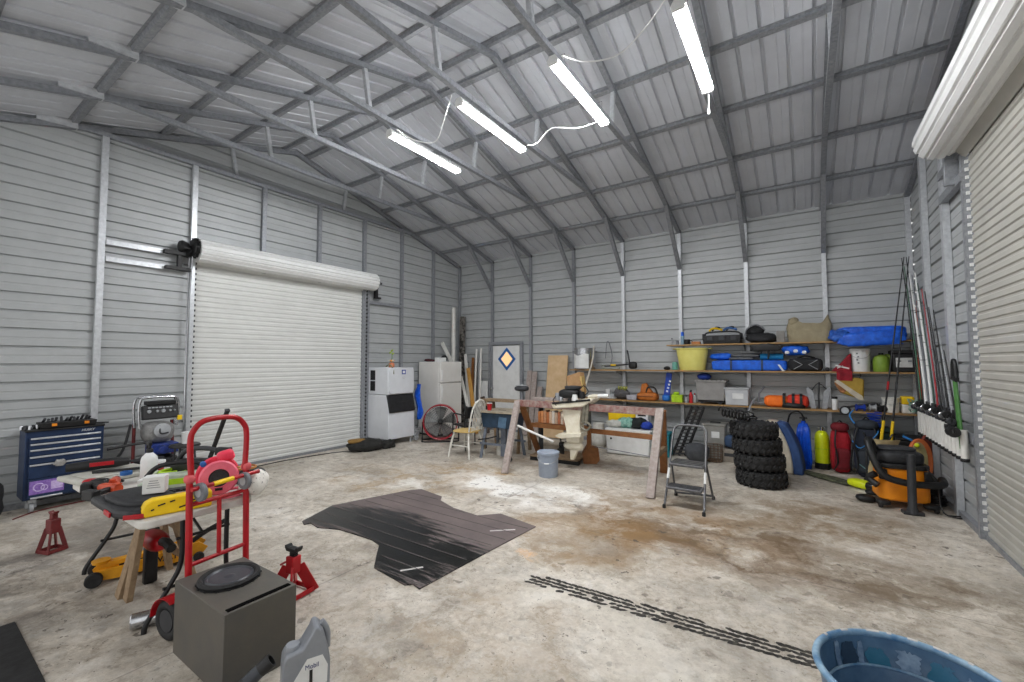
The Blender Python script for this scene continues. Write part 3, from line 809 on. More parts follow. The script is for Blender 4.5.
mb = MB(); mb.box((.0, -.038, .05), (.14, .01, .03)); mb.build('badge', red, t, bevel=.003)
mb = MB(); mb.box((.27, 0, .04), (.22, .003, .02)); mb.build('blade', dgrey, t)
t = T('pry_bar', 'long black bar lying across the pale grey lid', 'bar', (2.9, -7.05, Z0 + .048), 62)
mb = MB(); mb.tube([(-.32, 0, .012), (.25, 0, .012), (.3, 0, .03)], .011, 8, sm=3); mb.build('rod', black, t)
t = T('red_cup', 'red and white tub standing at the far table end', 'tub', (2.74, -6.94, Z0))
mb = MB(); mb.lathe([(0, 0), (.05, 0), (.055, .055), (0, .055)], seg=18); mb.build('tub_body', red, t)
mb = MB(); mb.lathe([(0, .055), (.06, .055), (.06, .072), (0, .074)], seg=18); mb.build('tub_lid', white, t)
lime = M('lime green plastic', (186, 224, 40), .45, 0, (150, 190, 24), 14, .6)
t = T('air_hose', 'lime green coiled hose on the table', 'hose', (3.2, -6.98, Z0))
mb = MB(); mb.tube(helix((0, 0, .012), .085, 4, .014, jit=.25), .009, 7); mb.build('coil', lime, t)
t = T('string_trimmer', 'green and white power tool lying behind the lime hose', 'power tool', (3.5, -7.02, Z0), 62)
mb = MB(); mb.prism([(-.24, 0), (.2, 0), (.24, .05), (.1, .1), (-.14, .1), (-.24, .05)], -.05, .05, 'y'); mb.build('motor_housing', M('pale green grey plastic', (196, 206, 190), .5, 0, (160, 172, 152), 12, .7), t, bevel=.012)
mb = MB(); mb.prism([(-.1, .03), (.12, .03), (.1, .07), (-.08, .07)], -.053, .053, 'y'); mb.build('badge', lime, t, bevel=.003)
mb = MB(); mb.tube([(-.2, 0, .09), (-.12, 0, .16), (.08, 0, .16), (.16, 0, .08)], .016, 8, sm=5); mb.build('handle', black, t)
t = T('hedge_trimmer', 'black toothed hedge trimmer blade lying along the table', 'power tool', (3.74, -7.0, Z0), 66)
mb = MB(); mb.box((.0, 0, .03), (.5, .06, .02)); 
for k in range(14): mb.box((-.24 + k * .036, 0, .03), (.016, .1, .012))
mb.build('blade', dgrey, t, bevel=.002)
mb = MB(); mb.blob((.3, 0, .06), (.2, .12, .12), .7, .03, 8, 5); mb.build('motor_housing', black, t)
t = T('tool_case', 'long black moulded tool body behind the pink reel', 'power tool', (3.3, -6.83, Z0), 24)
mb = MB(); mb.blob((0, 0, .07), (.5, .13, .14), .6, .05, 6, 9); mb.build('motor_housing', black, t)
mb = MB(); mb.tube([(-.22, 0, .1), (-.12, 0, .2), (.12, 0, .21), (.24, 0, .11)], .018, 8, sm=5); mb.build('handle', dgrey, t)
mb = MB(); mb.box((.2, 0, .2), (.12, .05, .06)); mb.build('battery', black, t, bevel=.01)
t = T('blue_tape_roll', 'roll of blue tape lying on the table beyond the drills', 'tape', (3.0, -7.2, Z0 + .05))
mb = MB(); mb.lathe([(.022, 0), (.036, 0), (.036, .024), (.022, .024)], seg=20, closed=True); mb.build('roll', tape, t)
t = T('wrench', 'chrome wrench lying near the yellow guard', 'wrench', (3.83, -7.08, Z0), 70)
mb = MB(); mb.bar((-.12, 0, .008), (.12, 0, .008), .022, .012); mb.torus((.13, 0, .009), .02, .008, 'z', 16, 6); mb.build('shank', chrome, t, bevel=.002)
t = T('orange_handle_knife', 'orange handled utility knife beside the wrench', 'knife', (3.78, -7.1, Z0), 75)
mb = MB(); mb.blob((0, 0, .014), (.17, .032, .026), .6); mb.build('handle', orr, t)
mb = MB(); mb.box((.1, 0, .014), (.05, .018, .002)); mb.build('blade', chrome, t)

# pink cord reel
pinkm = M('pink red plastic', (238, 72, 96), .45, 0, (220, 52, 78), 12, .6)
pinkl = M('pale pink plastic', (240, 122, 142), .45, 0, (228, 102, 124), 12, .6)
t = T('cord_reel', 'pink and red plastic cord reel standing on the table behind the hand truck', 'cord reel', (4.0, -6.99, Z0 + .138), -18)
t.scale = (.82, .82, .82)
def disc(x0, x1, r, rin, m, nm):
    mb = MB(); mb.lathe([(rin, x0), (r - .012, x0), (r, (x0 + x1) / 2), (r - .012, x1), (rin, x1)], (0, 0, 0), 36, 'x', closed=True); return mb.build(nm, m, t)
disc(.05, .075, .135, .07, pinkl, 'flange'); disc(-.085, -.06, .15, .02, pinkm, 'flange')
mb = MB(); mb.lathe([(0, .045), (.07, .045), (.074, .06), (.06, .072), (0, .066)], (0, 0, 0), 26, 'x'); mb.build('hub', M('dark socket plate', (52, 54, 58), .5, 0, (34, 36, 40), 60, .6), t)
mb = MB(); mb.tube(helix((-.06, 0, 0), .1, 9, .0125, 'x', 20, .05), .011, 6); mb.build('wound_cord', pinkm, t)
mb = MB(); mb.tube([(-.1, 0, -.155), (-.1, -.14, -.14), (-.02, -.15, -.155), (.09, -.14, -.15), (.09, .14, -.15), (-.1, .14, -.14), (-.1, 0, -.155)], .012, 8, sm=4); mb.build('stand', pinkl, t)
mb = MB(); mb.lathe([(0, 0), (.022, 0), (.02, .04), (0, .045)], (-.06, -.1, .1), 14, 'x'); kb = mb.build('crank_knob', tape, t)
mb = MB(); mb.blob((-.03, .05, .15), (.11, .12, .09), .6, .06, 12, 3, rot=(.3, 0, 0)); mb.build('grip', pinkm, t)
mb = MB(); mb.box((.08, -.0, -.085), (.006, .05, .02)); mb.build('socket_slot', black, t)
t = T('drop_cloth', 'crumpled white paint-spattered cloth heaped at the table end', 'cloth', (4.13, -6.82, Z0), 20)
sp = M('paint spattered cloth', (226, 222, 214), .9, 0, (60, 56, 54), 55, .16, .3, 30)
sp.node_tree.nodes['Color Ramp'].color_ramp.elements[0].position = .36; sp.node_tree.nodes['Color Ramp'].color_ramp.elements[1].position = .42
mb = MB(); mb.blob((0, 0, .075), (.13, .17, .15), .7, .12, 9, 6, crease=.35); mb.build('cloth', sp, t)
mb = MB(); mb.tube([(4.05, -6.93, .885), (4.12, -6.84, .89), (4.05, -6.78, .885), (3.98, -6.8, .885), (4.0, -6.88, .885)], .007, 6, sm=6); tag(mb.build('cord', M('orange brown cord', (196, 134, 60))), 'short orange cord lying on the spattered white cloth', 'cord')
t = T('pole', 'black square pole leaning up behind the table and pink reel', 'pole', (0, 0, 0))
mb = MB(); mb.bar((2.12, -6.5, .02), (2.93, -6.5, 1.165), .032, .025); mb.build('tube', black, t, bevel=.004)
mb = MB(); mb.bar((2.93, -6.5, 1.165), (2.938, -6.5, 1.176), .036, .03); mb.build('end_cap', dgrey, t)

# ------------------------------------------------------------------ red convertible hand truck
t = T('hand_truck', 'tall red tube hand truck with small grey casters, standing by the table', 'hand truck', (4.23, -7.06, 0), 10)
# local y runs across the truck; the load side faces +x
h2, top = .17, 1.27
mb = MB(); mb.tube([(-.03, -h2 + .01, .91), (-.035, -h2, 1.12), (-.038, -h2 + .02, 1.2), (-.04, -h2 + .09, 1.25), (-.04, h2 - .09, 1.25), (-.038, h2 - .02, 1.2), (-.035, h2, 1.12), (-.03, h2 - .01, .91)], .0165, 12, sm=5); mb.build('top_handle', red, t)
for y in (-h2, h2):
    mb = MB(); mb.tube([(0, y, .03), (-.03, y, .93)], .018, 12); mb.build('upright', red, t)
    mb = MB(); mb.blob((-.03, y, .92), (.06, .05, .05), .7); mb.build('hinge_collar', M('pale red plastic', (214, 92, 96)), t)
    mb = MB(); mb.lathe([(.025, -.013), (.05, -.013), (.054, -.008), (.054, .008), (.05, .013), (.025, .013)], (.01, y + (.04 if y < 0 else -.035), .84), 22, 'y', closed=True); cw = mb.build('caster', mgrey, t)
    mb = MB(); mb.lathe([(0, -.016), (.027, -.016), (.027, .016), (0, .016)], (.01, y + (.04 if y < 0 else -.035), .84), 14, 'y'); mb.build('caster_hub', lgrey, cw)
mb = MB(); mb.tube([(.01, -h2 - .01, .865), (.01, h2 + .06, .88)], .013, 10); mb.build('axle_bar', red, t)
mb = MB(); mb.tube([(.01, -.06, .8685), (.01, .06, .8745)], .0145, 10); mb.build('warning_label', yellow, t)
for z in (.77, .43):
    mb = MB(); mb.tube([(-.03 * z / .93, -h2, z), (-.03 * z / .93, h2, z)], .0125, 10); mb.build('cross_bar', red, t)
mb = MB(); mb.tube([(-.014, 0, .43), (-.025, 0, .77)], .0125, 10); mb.build('centre_bar', red, t)
mb = MB(); mb.box((-.03, 0, .012), (.07, .36, .008)); mb.build('toe_plate', red, t, bevel=.002)
for y in (-.19, .19):
    mb = MB(); mb.torus((-.13, y, .117), .086, .03, 'y', 28, 10); wl = mb.build('wheel', rubber, t)
    mb = MB(); mb.lathe([(0, -.025), (.062, -.025), (.062, .025), (0, .025)], (-.13, y, .117), 18, 'y'); mb.build('wheel_hub', dgrey, wl)
    mb = MB(); mb.sheet(lambda u, v: (-.13 + .128 * cos(R(60 + 120 * u)), y - .04 + .08 * v, .117 + .128 * sin(R(60 + 120 * u))), 10, 2, .004); mb.build('wheel_guard', red, t)
mb = MB(); mb.tube([(-.13, -.21, .117), (-.13, .21, .117)], .012, 10); mb.build('axle', dgrey, t)
for y in (-h2, h2):
    mb = MB(); mb.tube([(-.13, y, .117), (-.01, y, .13)], .011, 8); mb.build('axle_bracket', red, t)

# ------------------------------------------------------------------ speaker box, can, jug and the floor things near it
t = T('subwoofer', 'dark grey speaker box with a round cone and slot in its top', 'speaker', (4.583, -7.127, .001))
boxm = M('scuffed charcoal board', (76, 75, 73), .5, 0, (92, 87, 78), 5, .8, .05)
mb = MB(); mb.box((0, 0, .194), (.6, .355, .388)); mb.build('cabinet', boxm, t, bevel=.003)
mb = MB(); mb.lathe([(.128, 0), (.146, .006), (.152, .018), (.144, .028), (.128, .026), (.118, .014), (.118, 0)], (-.07, 0, .388), 44, closed=True); rg = mb.build('surround', rubber, t)
mb = MB(); mb.lathe([(.118, .016), (.108, .024), (.098, .014), (.09, .008), (.05, .002), (.046, .006), (.04, .012), (.02, .019), (0, .021)], (-.07, 0, .3895), 44); mb.build('cone', M('speaker cone', (70, 72, 78), .35, 0, (52, 54, 58), 8, .7), t)
mb = MB(); mb.lathe([(.141, 0), (.152, 0), (.152, .006), (.141, .006)], (-.07, 0, .388), 40, closed=True)
for k in range(16):
    g = 2 * pi * k / 16; mb.box((-.07 + .15 * cos(g), .15 * sin(g), .391), (.012, .012, .008), (0, 0, g))
mb.build('basket_rim', black, t)
mb = MB(); mb.box((.268, 0, .3895), (.03, .31, .003)); mb.build('port_slot', M('port black', (6, 6, 6), .9, spec=.05), t)
t = T('exhaust_tip', 'chrome pipe end lying on the floor by the black table leg', 'pipe', (3.86, -7.3, .048), 70)
mb = MB(); mb.lathe([(.04, -.075), (.044, -.07), (.044, .07), (.04, .075), (.036, .07), (.036, -.07)], (0, 0, 0), 22, 'x', closed=True); mb.build('pipe', chrome, t)
mb = MB(); mb.lathe([(0, .05), (.037, .05), (.037, .062), (0, .062)], (0, 0, 0), 18, 'x'); mb.build('plug', dgrey, t)

t = T('oil_jug', 'silver grey motor oil jug with green and white label, nearest the camera', 'oil jug', (5.2, -7.08, .001), 66)
t.scale = (.95, 1, 1.06)
jm = M('silver jug plastic', (148, 152, 158), .35, .15, (128, 132, 138), 8, .7)
pr_ = [(-.1, 0), (.1, 0), (.108, .02), (.108, .17), (.1, .21), (.075, .3), (.05, .325), (.03, .325), (.02, .3), (-.02, .245), (-.09, .235), (-.104, .21), (-.108, .17), (-.108, .02)]
mb = MB(); mb.prism(pr_, -.055, .055, 'y'); mb.build('jug_body', jm, t, bevel=.016, seg=4)
mb = MB(); mb.tube([(.1, 0, .2), (.098, 0, .27), (.07, 0, .318)], .016, 10, sm=4); mb.build('handle', jm, t)
mb = MB(); mb.lathe([(0, 0), (.034, 0), (.034, .018), (.03, .024), (0, .024)], (-.06, 0, .232), 18); mb.build('cap', jm, t)
mb = MB(); mb.prism([(-.06, .02), (.09, .02), (.095, .15), (.07, .2), (-.0, .2), (-.06, .12)], -.0568, -.0552, 'y'); lb = mb.build('front_label', white, t)
mb = MB(); mb.prism([(-.06, .045), (.092, .045), (.094, .075), (-.06, .075)], -.0578, -.0566, 'y'); mb.build('label_band', M('label green', (26, 140, 84), .5), lb)
text('1', .085, 'label_lettering', black, lb, (.018, -.0575, .115), (R(90), 0, 0), .0008, 0, .003)
text('Mobil', .028, 'label_lettering', M('label navy', (28, 40, 110)), lb, (.022, -.0575, .165), (R(90), 0, 0), .0008)
t = T('blower', 'black and orange cordless tool propped up in front of the speaker box', 'power tool', (5.2, -7.44, .1), 62)
t.rotation_euler = (0, R(-35), R(60))
mb = MB(); mb.tube([(-.2, 0, .06), (-.05, 0, .07), (.1, 0, .075), (.23, 0, .085)], [.05, .055, .032, .027], 14); mb.build('motor_housing', M('charcoal tool plastic', (58, 62, 68), .45, 0, (40, 44, 50), 14, .6), t)
mb = MB(); mb.lathe([(0, 0), (.031, 0), (.033, .012), (.031, .024), (0, .024)], (.14, 0, .078), 16, 'x'); mb.lathe([(.022, 0), (.029, 0), (.029, .05), (.022, .05)], (.225, 0, .0845), 16, 'x', closed=True); mb.build('nozzle', black, t)
mb = MB(); mb.blob((-.11, 0, .1), (.18, .1, .07), .7); mb.build('upper_shell', M('bright orange shell', (238, 106, 50), .4), t)
mb = MB(); mb.box((-.25, 0, .05), (.12, .09, .09)); mb.build('battery', black, t, bevel=.012)

t = T('floor_mat', 'black rubber mat lying on the floor at the near edge beside the tool corner', 'mat', (3.45, -7.985, .001), 0)
mb = MB(); mb.prism([(-.3, -.5), (.9, -.5), (.9, .235), (-.3, .245)], 0, .012, 'z'); mb.build('rubber_sheet', rubber, t, bevel=.003)
# ------------------------------------------------------------------ rear left: ice machine, fridge, fan, lumber
t = T('ice_machine', 'white commercial ice machine with sloping black bin door beside the grey roll-up door', 'ice machine', (.04, -2.78, 0))
D_, W_ = .62, .66
for x in (.06, D_ - .05):
    for y in (.05, W_ - .05):
        mb = MB(); mb.lathe([(.024, 0), (.022, .02), (.018, .03), (.02, .13), (0, .13)], (x, y, 0), 12); mb.build('leg', lgrey, t)
mb = MB(); mb.prism([(0, .12), (D_, .12), (D_, .64), (D_ - .07, .96), (0, .96)], 0, W_, 'y'); mb.build('storage_bin', appl, t, bevel=.008)
mb = MB(); mb.prism([(.01, .968), (D_ - .03, .968), (D_ - .03, 1.49), (.01, 1.49)], .005, W_ - .005, 'y'); mb.build('ice_head', appl, t, bevel=.012)
mb = MB(); mb.prism(rr(.62, .5, .07, 5, W_ / 2, 1.232), D_ - .03, D_ + .0, 'x'); mb.build('front_panel', appl, t, bevel=.006)
mb = MB(); mb.prism([(D_ + .02, .62), (D_ + .034, .645), (D_ - .045, .965), (D_ - .075, .965)], .0, W_, 'y'); dd = mb.build('bin_door', M('black bin door', (38, 39, 42), .45, 0, (26, 27, 29), 14, .6), t, bevel=.01)
mb = MB(); mb.box((D_ + .012, W_ / 2, .82), (.006, .34, .006)); mb.build('door_crease', dgrey, dd)
for z in (1.13, 1.34):
    mb = MB(); mb.box((.15, .003, z), (.14, .006, .19))
    for k in range(7): mb.box((.15, -.001, z - .08 + k * .027), (.13, .006, .008))
    mb.build('vent_grille', black, t)
mb = MB(); mb.box((D_ + .002, .37, 1.4), (.004, .1, .09)); bd = mb.build('badge', M('blue badge', (44, 70, 158)), t)
mb = MB(); mb.prism([(.34, 1.375), (.4, 1.375), (.4, 1.415), (.385, 1.425), (.355, 1.425), (.34, 1.415)], D_ + .004, D_ + .006, 'x'); mb.build('badge_mark', white, bd)
mb = MB()
for k in range(2): mb.box((D_ + .001, .37, 1.3 - k * .03), (.002, .07 - .02 * k, .006))
mb.build('lettering', lgrey, t)
# figurine and clutter on the ice machine
t = T('plant_ornament', 'small coloured flower ornament on top of the ice machine', 'ornament', (.5, -2.58, 1.492))
mb = MB(); mb.lathe([(0, 0), (.05, 0), (.06, .05), (.04, .09), (0, .1)], seg=18); mb.build('pot', M('salmon pot', (214, 130, 92)), t)
for k in range(6):
    g = k * pi / 3; mb = MB(); mb.blob((.03 * cos(g), .03 * sin(g), .13), (.045, .045, .04), 1); mb.build('petal', M('orange petal', (236, 150, 60)) if k % 2 else M('cream petal', (236, 222, 190)), t)
mb = MB(); mb.tube([(0, 0, .1), (.0, .01, .2), (.01, 0, .26)], .006, 6); mb.build('stem', M('green leaf', (92, 152, 52)), t)
for k, (y, z) in enumerate(((.03, .27), (-.03, .29), (.01, .33))):
    mb = MB(); mb.blob((0, y, z), (.03, .06, .035), 1, rot=(.5, 0, 0)); mb.build('leaf', M('lime leaf', (170, 196, 50)), t)
t = T('tool_bundle', 'grey green strip curled at the front of the ice machine top', 'strap', (.56, -2.66, 1.492))
mb = MB(); mb.tube([(-.08, -.04, .012), (0, -.05, .05), (.06, -.03, .03), (.09, 0, -.05), (.1, .0, -.13)], .012, 7, sm=5); mb.build('strap_body', M('olive strap', (120, 122, 92)), t)

t = T('refrigerator', 'white two-door refrigerator behind the red fan', 'refrigerator', (.4, -1.47, 0))
D_, W_ = .66, .68
x0 = -.3
mb = MB(); mb.box((x0 + (D_ - .06) / 2, W_ / 2, .82), (D_ - .06, W_, 1.56)); mb.build('cabinet', M('aged white enamel', (222, 221, 217), .4, 0, (210, 208, 203), 4, .8), t, bevel=.008)
mb = MB(); mb.box((x0 + D_ - .028, W_ / 2, 1.375), (.06, W_, .45)); dr = mb.build('freezer_door', M('aged white enamel', (208, 206, 200)), t, bevel=.01)
mb = MB(); mb.box((x0 + D_ + .012, .035, 1.3), (.03, .03, .24)); mb.build('door_handle', white, dr, bevel=.006)
mb = MB(); mb.box((x0 + D_ - .028, W_ / 2, .605), (.06, W_, 1.06)); dr = mb.build('fridge_door', M('aged white enamel', (208, 206, 200)), t, bevel=.01)
mb = MB(); mb.box((x0 + D_ + .012, .035, .95), (.03, .03, .3)); mb.build('door_handle', white, dr, bevel=.006)
mb = MB(); mb.box((x0 + D_ / 2 - .03, W_ / 2, .035), (D_ - .1, W_ - .06, .07)); mb.build('toe_grille', dgrey, t)
t = T('box', 'small white box lying on top of the refrigerator', 'box', (.5, -1.2, 1.602))
mb = MB(); mb.box((0, 0, .045), (.16, .2, .09)); mb.build('carton', white, t, bevel=.004)
t = T('rag', 'dark maroon rag draped over the front corner of the refrigerator top', 'rag', (.3, -1.34, 1.602))
mb = MB(); mb.blob((0, 0, .03), (.22, .2, .06), .8, .16, 12, 7, crease=.4); mb.build('cloth', M('maroon rag', (74, 36, 42), .9), t)
t = T('ball', 'dark round ball resting on top of the refrigerator by the leaning pipe', 'ball', (.36, -.93, 1.602))
mb = MB(); mb.blob((0, 0, .075), (.15, .15, .15), 1, .0, 6, 1, flat=False); mb.build('shell', black, t)

t = T('tarp', 'blue tarp hanging bunched between the ice machine and the refrigerator', 'tarp', (.6, -1.95, .42))
mb = MB(); mb.sheet(lambda u, v: (.05 * sin(u * 9 + v * 3) + .03 * sin(v * 7), (.02 + .085 * (1 - abs(2 * v - .9)) + .03 * sin(v * 11)) * (2 * u - 1), v * .72), 12, 18, .006); mb.build('cloth', tarpb, t)
t = T('cable_coil', 'tangle of pale cable on the floor between ice machine and refrigerator', 'cable', (.58, -2.02, .012))
mb = MB(); mb.tube([(.08 * sin(k * 1.3) + .02 * sin(k * 3.1), .075 * cos(k * 1.7), .02 + .05 * (k % 6) * .9) for k in range(26)], .011, 6, sm=4); mb.build('cable', lgrey, t)

t = T('drum_fan', 'large red drum fan standing on the floor in front of the refrigerator', 'fan', (1.06, -1.78, 0), 40)
mb = MB(); mb.lathe([(.33, -.1), (.345, -.11), (.35, -.1), (.35, .1), (.345, .11), (.33, .1)], (0, 0, .385), 48, 'y', closed=True); mb.build('drum', M('fan red', (176, 34, 48), .4, 0, (150, 26, 40), 8, .7), t)
for yy in (-.105, .09):
    mb = MB()
    for r_ in (.07, .11, .15, .19, .23, .27, .31): mb.torus((0, yy, .385), r_, .0026, 'y', 44, 5)
    for k in range(12):
        g = pi * 2 * k / 12; mb.tube([(.05 * cos(g), yy, .385 + .05 * sin(g)), (.335 * cos(g), yy, .385 + .335 * sin(g))], .0032, 5)
    mb.build('guard_grille', dgrey, t)
for k in range(5):
    g = 2 * pi * k / 5 + .3
    mb = MB(); mb.sheet(lambda u, v: ((.05 + .25 * v) * cos(g + (u - .5) * (.95 - .1 * v)), .03 - .06 * u, .385 + (.05 + .25 * v) * sin(g + (u - .5) * (.95 - .1 * v))), 6, 4, .003); mb.build('blade', M('fan blade grey', (128, 130, 128), .45, .2), t)
mb = MB(); mb.lathe([(0, -.09), (.05, -.08), (.055, 0), (.055, .08), (0, .09)], (0, 0, .385), 20, 'y'); mb.build('motor', black, t)
mb = MB(); mb.tube([(-.36, 0, .385), (-.365, 0, .12), (-.36, 0, .02), (-.3, -.16, .014), (.3, -.16, .014), (.36, 0, .02), (.365, 0, .12), (.36, 0, .385)], .013, 8, sm=4); mb.tube([(-.36, 0, .02), (-.3, .16, .014), (.3, .16, .014), (.36, 0, .02)], .013, 8, sm=4); mb.build('stand', black, t)
t = T('tarp_bag', 'crumpled black bag with a tan patch lying in front of the ice machine', 'bag', (.62, -3.2, 0), 66)
mb = MB(); mb.blob((-.05, 0, .1), (.62, .42, .22), .8, .12, 5, 12, crease=.3); mb.build('bag_body', M('black canvas', (44, 44, 42), .85, 0, (28, 28, 27), 14, .7, .3), t)
mb = MB(); mb.blob((-.2, -.02, .19), (.3, .2, .07), .7, .12, 8, 2); mb.build('patch', M('tan leather patch', (146, 112, 56), .7), t)
mb = MB(); mb.blob((.36, .02, .07), (.26, .2, .16), .8, .16, 9, 5, crease=.4); mb.build('flap', M('black canvas', (44, 44, 42)), t)
mb = MB(); mb.tube([(.65, -3.35, .008), (.35, -3.6, .008), (.25, -4.0, .008), (.2, -4.5, .008), (.25, -5.0, .008)], .007, 6, sm=8); tag(mb.build('power_cord', black), 'black cord running along the floor under the grey roll-up door', 'cord')

# lumber, pipes and boards leaning in the back corner
def lean(name, label, cat, p, q, w, h, m, up=(0, 1, 0), rnd=False, grp='lumber leaning in the back corner'):
    p, q = V(p), V(q); mb = MB()
    if rnd: mb.tube([p, q], w / 2, 12)
    else: mb.bar(p, q, w, h, up)
    return tag(mb.build(name, m, bevel=0 if rnd else .002), label, cat, grp)
pvc = M('white pvc', (224, 223, 218), .4, 0, (206, 204, 198), 8, .7)
lean('pipe', 'tallest white pipe leaning in the back corner behind the refrigerator', 'pipe', (.34, -.6, .02), (.06, -.28, 2.93), .1, .1, pvc, rnd=True)
lean('square_post', 'tall black post standing in the back corner beside the tallest white pipe', 'post', (.26, -.22, .02), (.2, -.1, 2.72), .12, .09, M('black spotted post', (38, 36, 34), .7, 0, (120, 116, 110), 14, .22))
lean('plank', 'pale plank leaning low over the refrigerator top', 'plank', (.47, -.82, 1.62), (.12, -.75, 2.05), .09, .03, pvc)
lean('plank', 'white plank beside the refrigerator leaning toward the corner', 'plank', (.98, -.72, .02), (.46, -.3, 1.78), .07, .03, pvc)
lean('plank', 'golden pine plank leaning beside the refrigerator', 'plank', (1.2, -.78, .02), (.68, -.46, 1.45), .09, .035, M('golden pine', (206, 158, 84), .65, 0, (182, 132, 62), 10, .7))
lean('plank', 'brown board standing behind the golden pine plank', 'plank', (.6, -.26, .02), (.52, -.08, 1.7), .07, .03, brownw)
lean('pipe', 'slim white pipe leaning nearest the panel by the white door', 'pipe', (.92, -.36, .02), (.8, -.12, 1.92), .045, .045, pvc, rnd=True)
lean('pipe', 'slim white pipe second from the panel by the white door', 'pipe', (.76, -.36, .02), (.66, -.12, 1.9), .045, .045, pvc, rnd=True)
lean('pipe', 'thin grey pipe between the two slim white pipes', 'pipe', (.84, -.3, .02), (.73, -.1, 1.72), .03, .03, lgrey, rnd=True)
lean('plank', 'white trim board with the lowest top beside the fridge', 'plank', (1.24, -.92, .02), (.6, -.62, 1.25), .07, .025, pvc)
lean('plank', 'dark weathered board low behind the white chair', 'plank', (1.36, -.6, .02), (1.1, -.45, .8), .12, .03, M('dark weathered wood', (92, 80, 72), .85))
t = T('board', 'white flat panel standing beside the white door', 'panel', (0, 0, 0))
mb = MB(); mb.prism([(.70, .0), (.985, .0), (.985, 1.14), (.70, 1.14)], -.115, -.095, 'y'); mb.build('sheet', white, t, bevel=.002)
for k, (x0, x1, h, lab, m_) in enumerate(((2.1, 2.22, 1.4, 'tall grey weathered board leaning just beyond the white door', greyw), (2.23, 2.35, 1.38, 'grey weathered board second beyond the white door', greyw), (2.36, 2.48, 1.05, 'short grey weathered board beside the pine board', greyw))):
    mb = MB(); mb.bar(((x0 + x1) / 2, -.32, .02), ((x0 + x1) / 2, -.1, h), x1 - x0, .035, (0, 1, 0)); tag(mb.build('plank', m_, bevel=.003), lab, 'plank', 'boards beside the white door')
mb = MB(); mb.bar((2.86, -.34, .02), (2.87, -.1, 1.73), .47, .03, (0, 1, 0)); tag(mb.build('wide_board', pine, bevel=.003), 'wide pale pine board leaning against the back wall', 'board')

# ------------------------------------------------------------------ chair, saw and red cup
t = T('windsor_chair', 'white spindle-back chair with bare wooden seat', 'chair', (2.42, -2.58, 0), 182)
# local: front is +x
mb = MB(); mb.blob((0, 0, .43), (.44, .42, .05), .75, .0); mb.build('seat', M('bare pale seat wood', (212, 184, 120), .6, 0, (188, 156, 92), 14, .7), t)
for sx, sy in ((1, 1), (1, -1), (-1, 1), (-1, -1)):
    mb = MB(); mb.tube([(sx * .15, sy * .14, .42), (sx * .19, sy * .19, .2), (sx * .22, sy * .215, 0)], [.014, .018, .012], 10, sm=3); mb.build('leg', whitep, t)
for sy in (-1, 1):
    mb = MB(); mb.tube([(.19, sy * .185, .2), (-.19, sy * .185, .2)], .01, 8); mb.build('stretcher', whitep, t)
mb = MB(); mb.tube([(0, -.185, .2), (0, .185, .2)], .01, 8); mb.build('stretcher', whitep, t)
mb = MB(); mb.tube([(-.18, -.17, .44), (-.22, -.19, .62), (-.26, -.17, .82), (-.285, -.1, .93), (-.29, 0, .96), (-.285, .1, .93), (-.26, .17, .82), (-.22, .19, .62), (-.18, .17, .44)], .014, 10, sm=5); mb.build('back_hoop', whitep, t)
for k in range(7):
    y = -.12 + .04 * k; z = .955 - 2.3 * y * y * (1 if abs(y) < .1 else 1.25)
    mb = MB(); mb.tube([(-.185, y * .9, .445), (-.19 - .1 * (z - .44) / .5, y * 1.05, z)], .0075, 7); mb.build('spindle', whitep, t)
t = T('metal_chair', 'black metal armchair half hidden behind the white spindle-back chair', 'chair', (2.0, -2.0, 0), 160)
for sy in (-1, 1):
    mb = MB(); mb.tube([(.2, sy * .24, 0), (.2, sy * .24, .6), (.16, sy * .24, .64), (-.22, sy * .24, .64)], .013, 8); mb.build('arm_frame', black, t)
    mb = MB(); mb.tube([(-.24, sy * .22, 0), (-.2, sy * .22, .45), (-.28, sy * .22, .8)], .013, 8, sm=3); mb.build('leg', black, t)
mb = MB(); mb.box((0, 0, .43), (.42, .44, .035)); mb.build('seat', black, t, bevel=.01)
mb = MB(); mb.box((-.255, 0, .68), (.03, .44, .22), (0, R(-12), 0)); mb.build('backrest', black, t, bevel=.01)

t = T('table_saw', 'blue bench saw with pale table on a splayed grey stand', 'table saw', (2.95, -2.26, 0), 4)
sawb = M('dark slate blue paint', (44, 66, 88), .4, .1, (30, 48, 66), 10, .7)
mb = MB(); mb.prism([(-.27, .5), (.27, .5), (.31, .74), (-.31, .74)], -.22, .22, 'y'); mb.build('saw_body', sawb, t, bevel=.012)
mb = MB(); mb.box((.03, 0, .765), (.62, .54, .035)); tp = mb.build('saw_table', M('stained saw table', (168, 158, 140), .5, 0, (134, 124, 106), 14, .8), t, bevel=.006)
mb = MB(); mb.box((.02, -.05, .7835), (.14, .03, .004)); mb.build('blade_slot', black, tp)
mb = MB(); mb.box((.12, -.222, .6), (.15, .01, .18), (0, R(8), 0)); mb.build('front_plate', M('slate blue highlight', (92, 122, 150), .25, .3), t, bevel=.004)
for sx, sy in ((1, 1), (1, -1), (-1, 1), (-1, -1)):
    mb = MB(); mb.bar((sx * .22, sy * .18, .52), (sx * .27, sy * .27, 0), .045, .03, (0, 1, 0)); mb.build('leg', M('slate grey paint', (110, 118, 130), .5, .1), t, bevel=.003)
for sy in (-1, 1):
    mb = MB(); mb.bar((-.3, sy * .25, .24), (.3, sy * .25, .24), .02, .035); mb.build('leg_brace', M('slate grey paint', (110, 118, 130)), t)
mb = MB(); mb.box((.06, -.05, .27), (.1, .1, .5)); mb.build('dust_column', M('slate grey paint', (110, 118, 130)), t, bevel=.008)
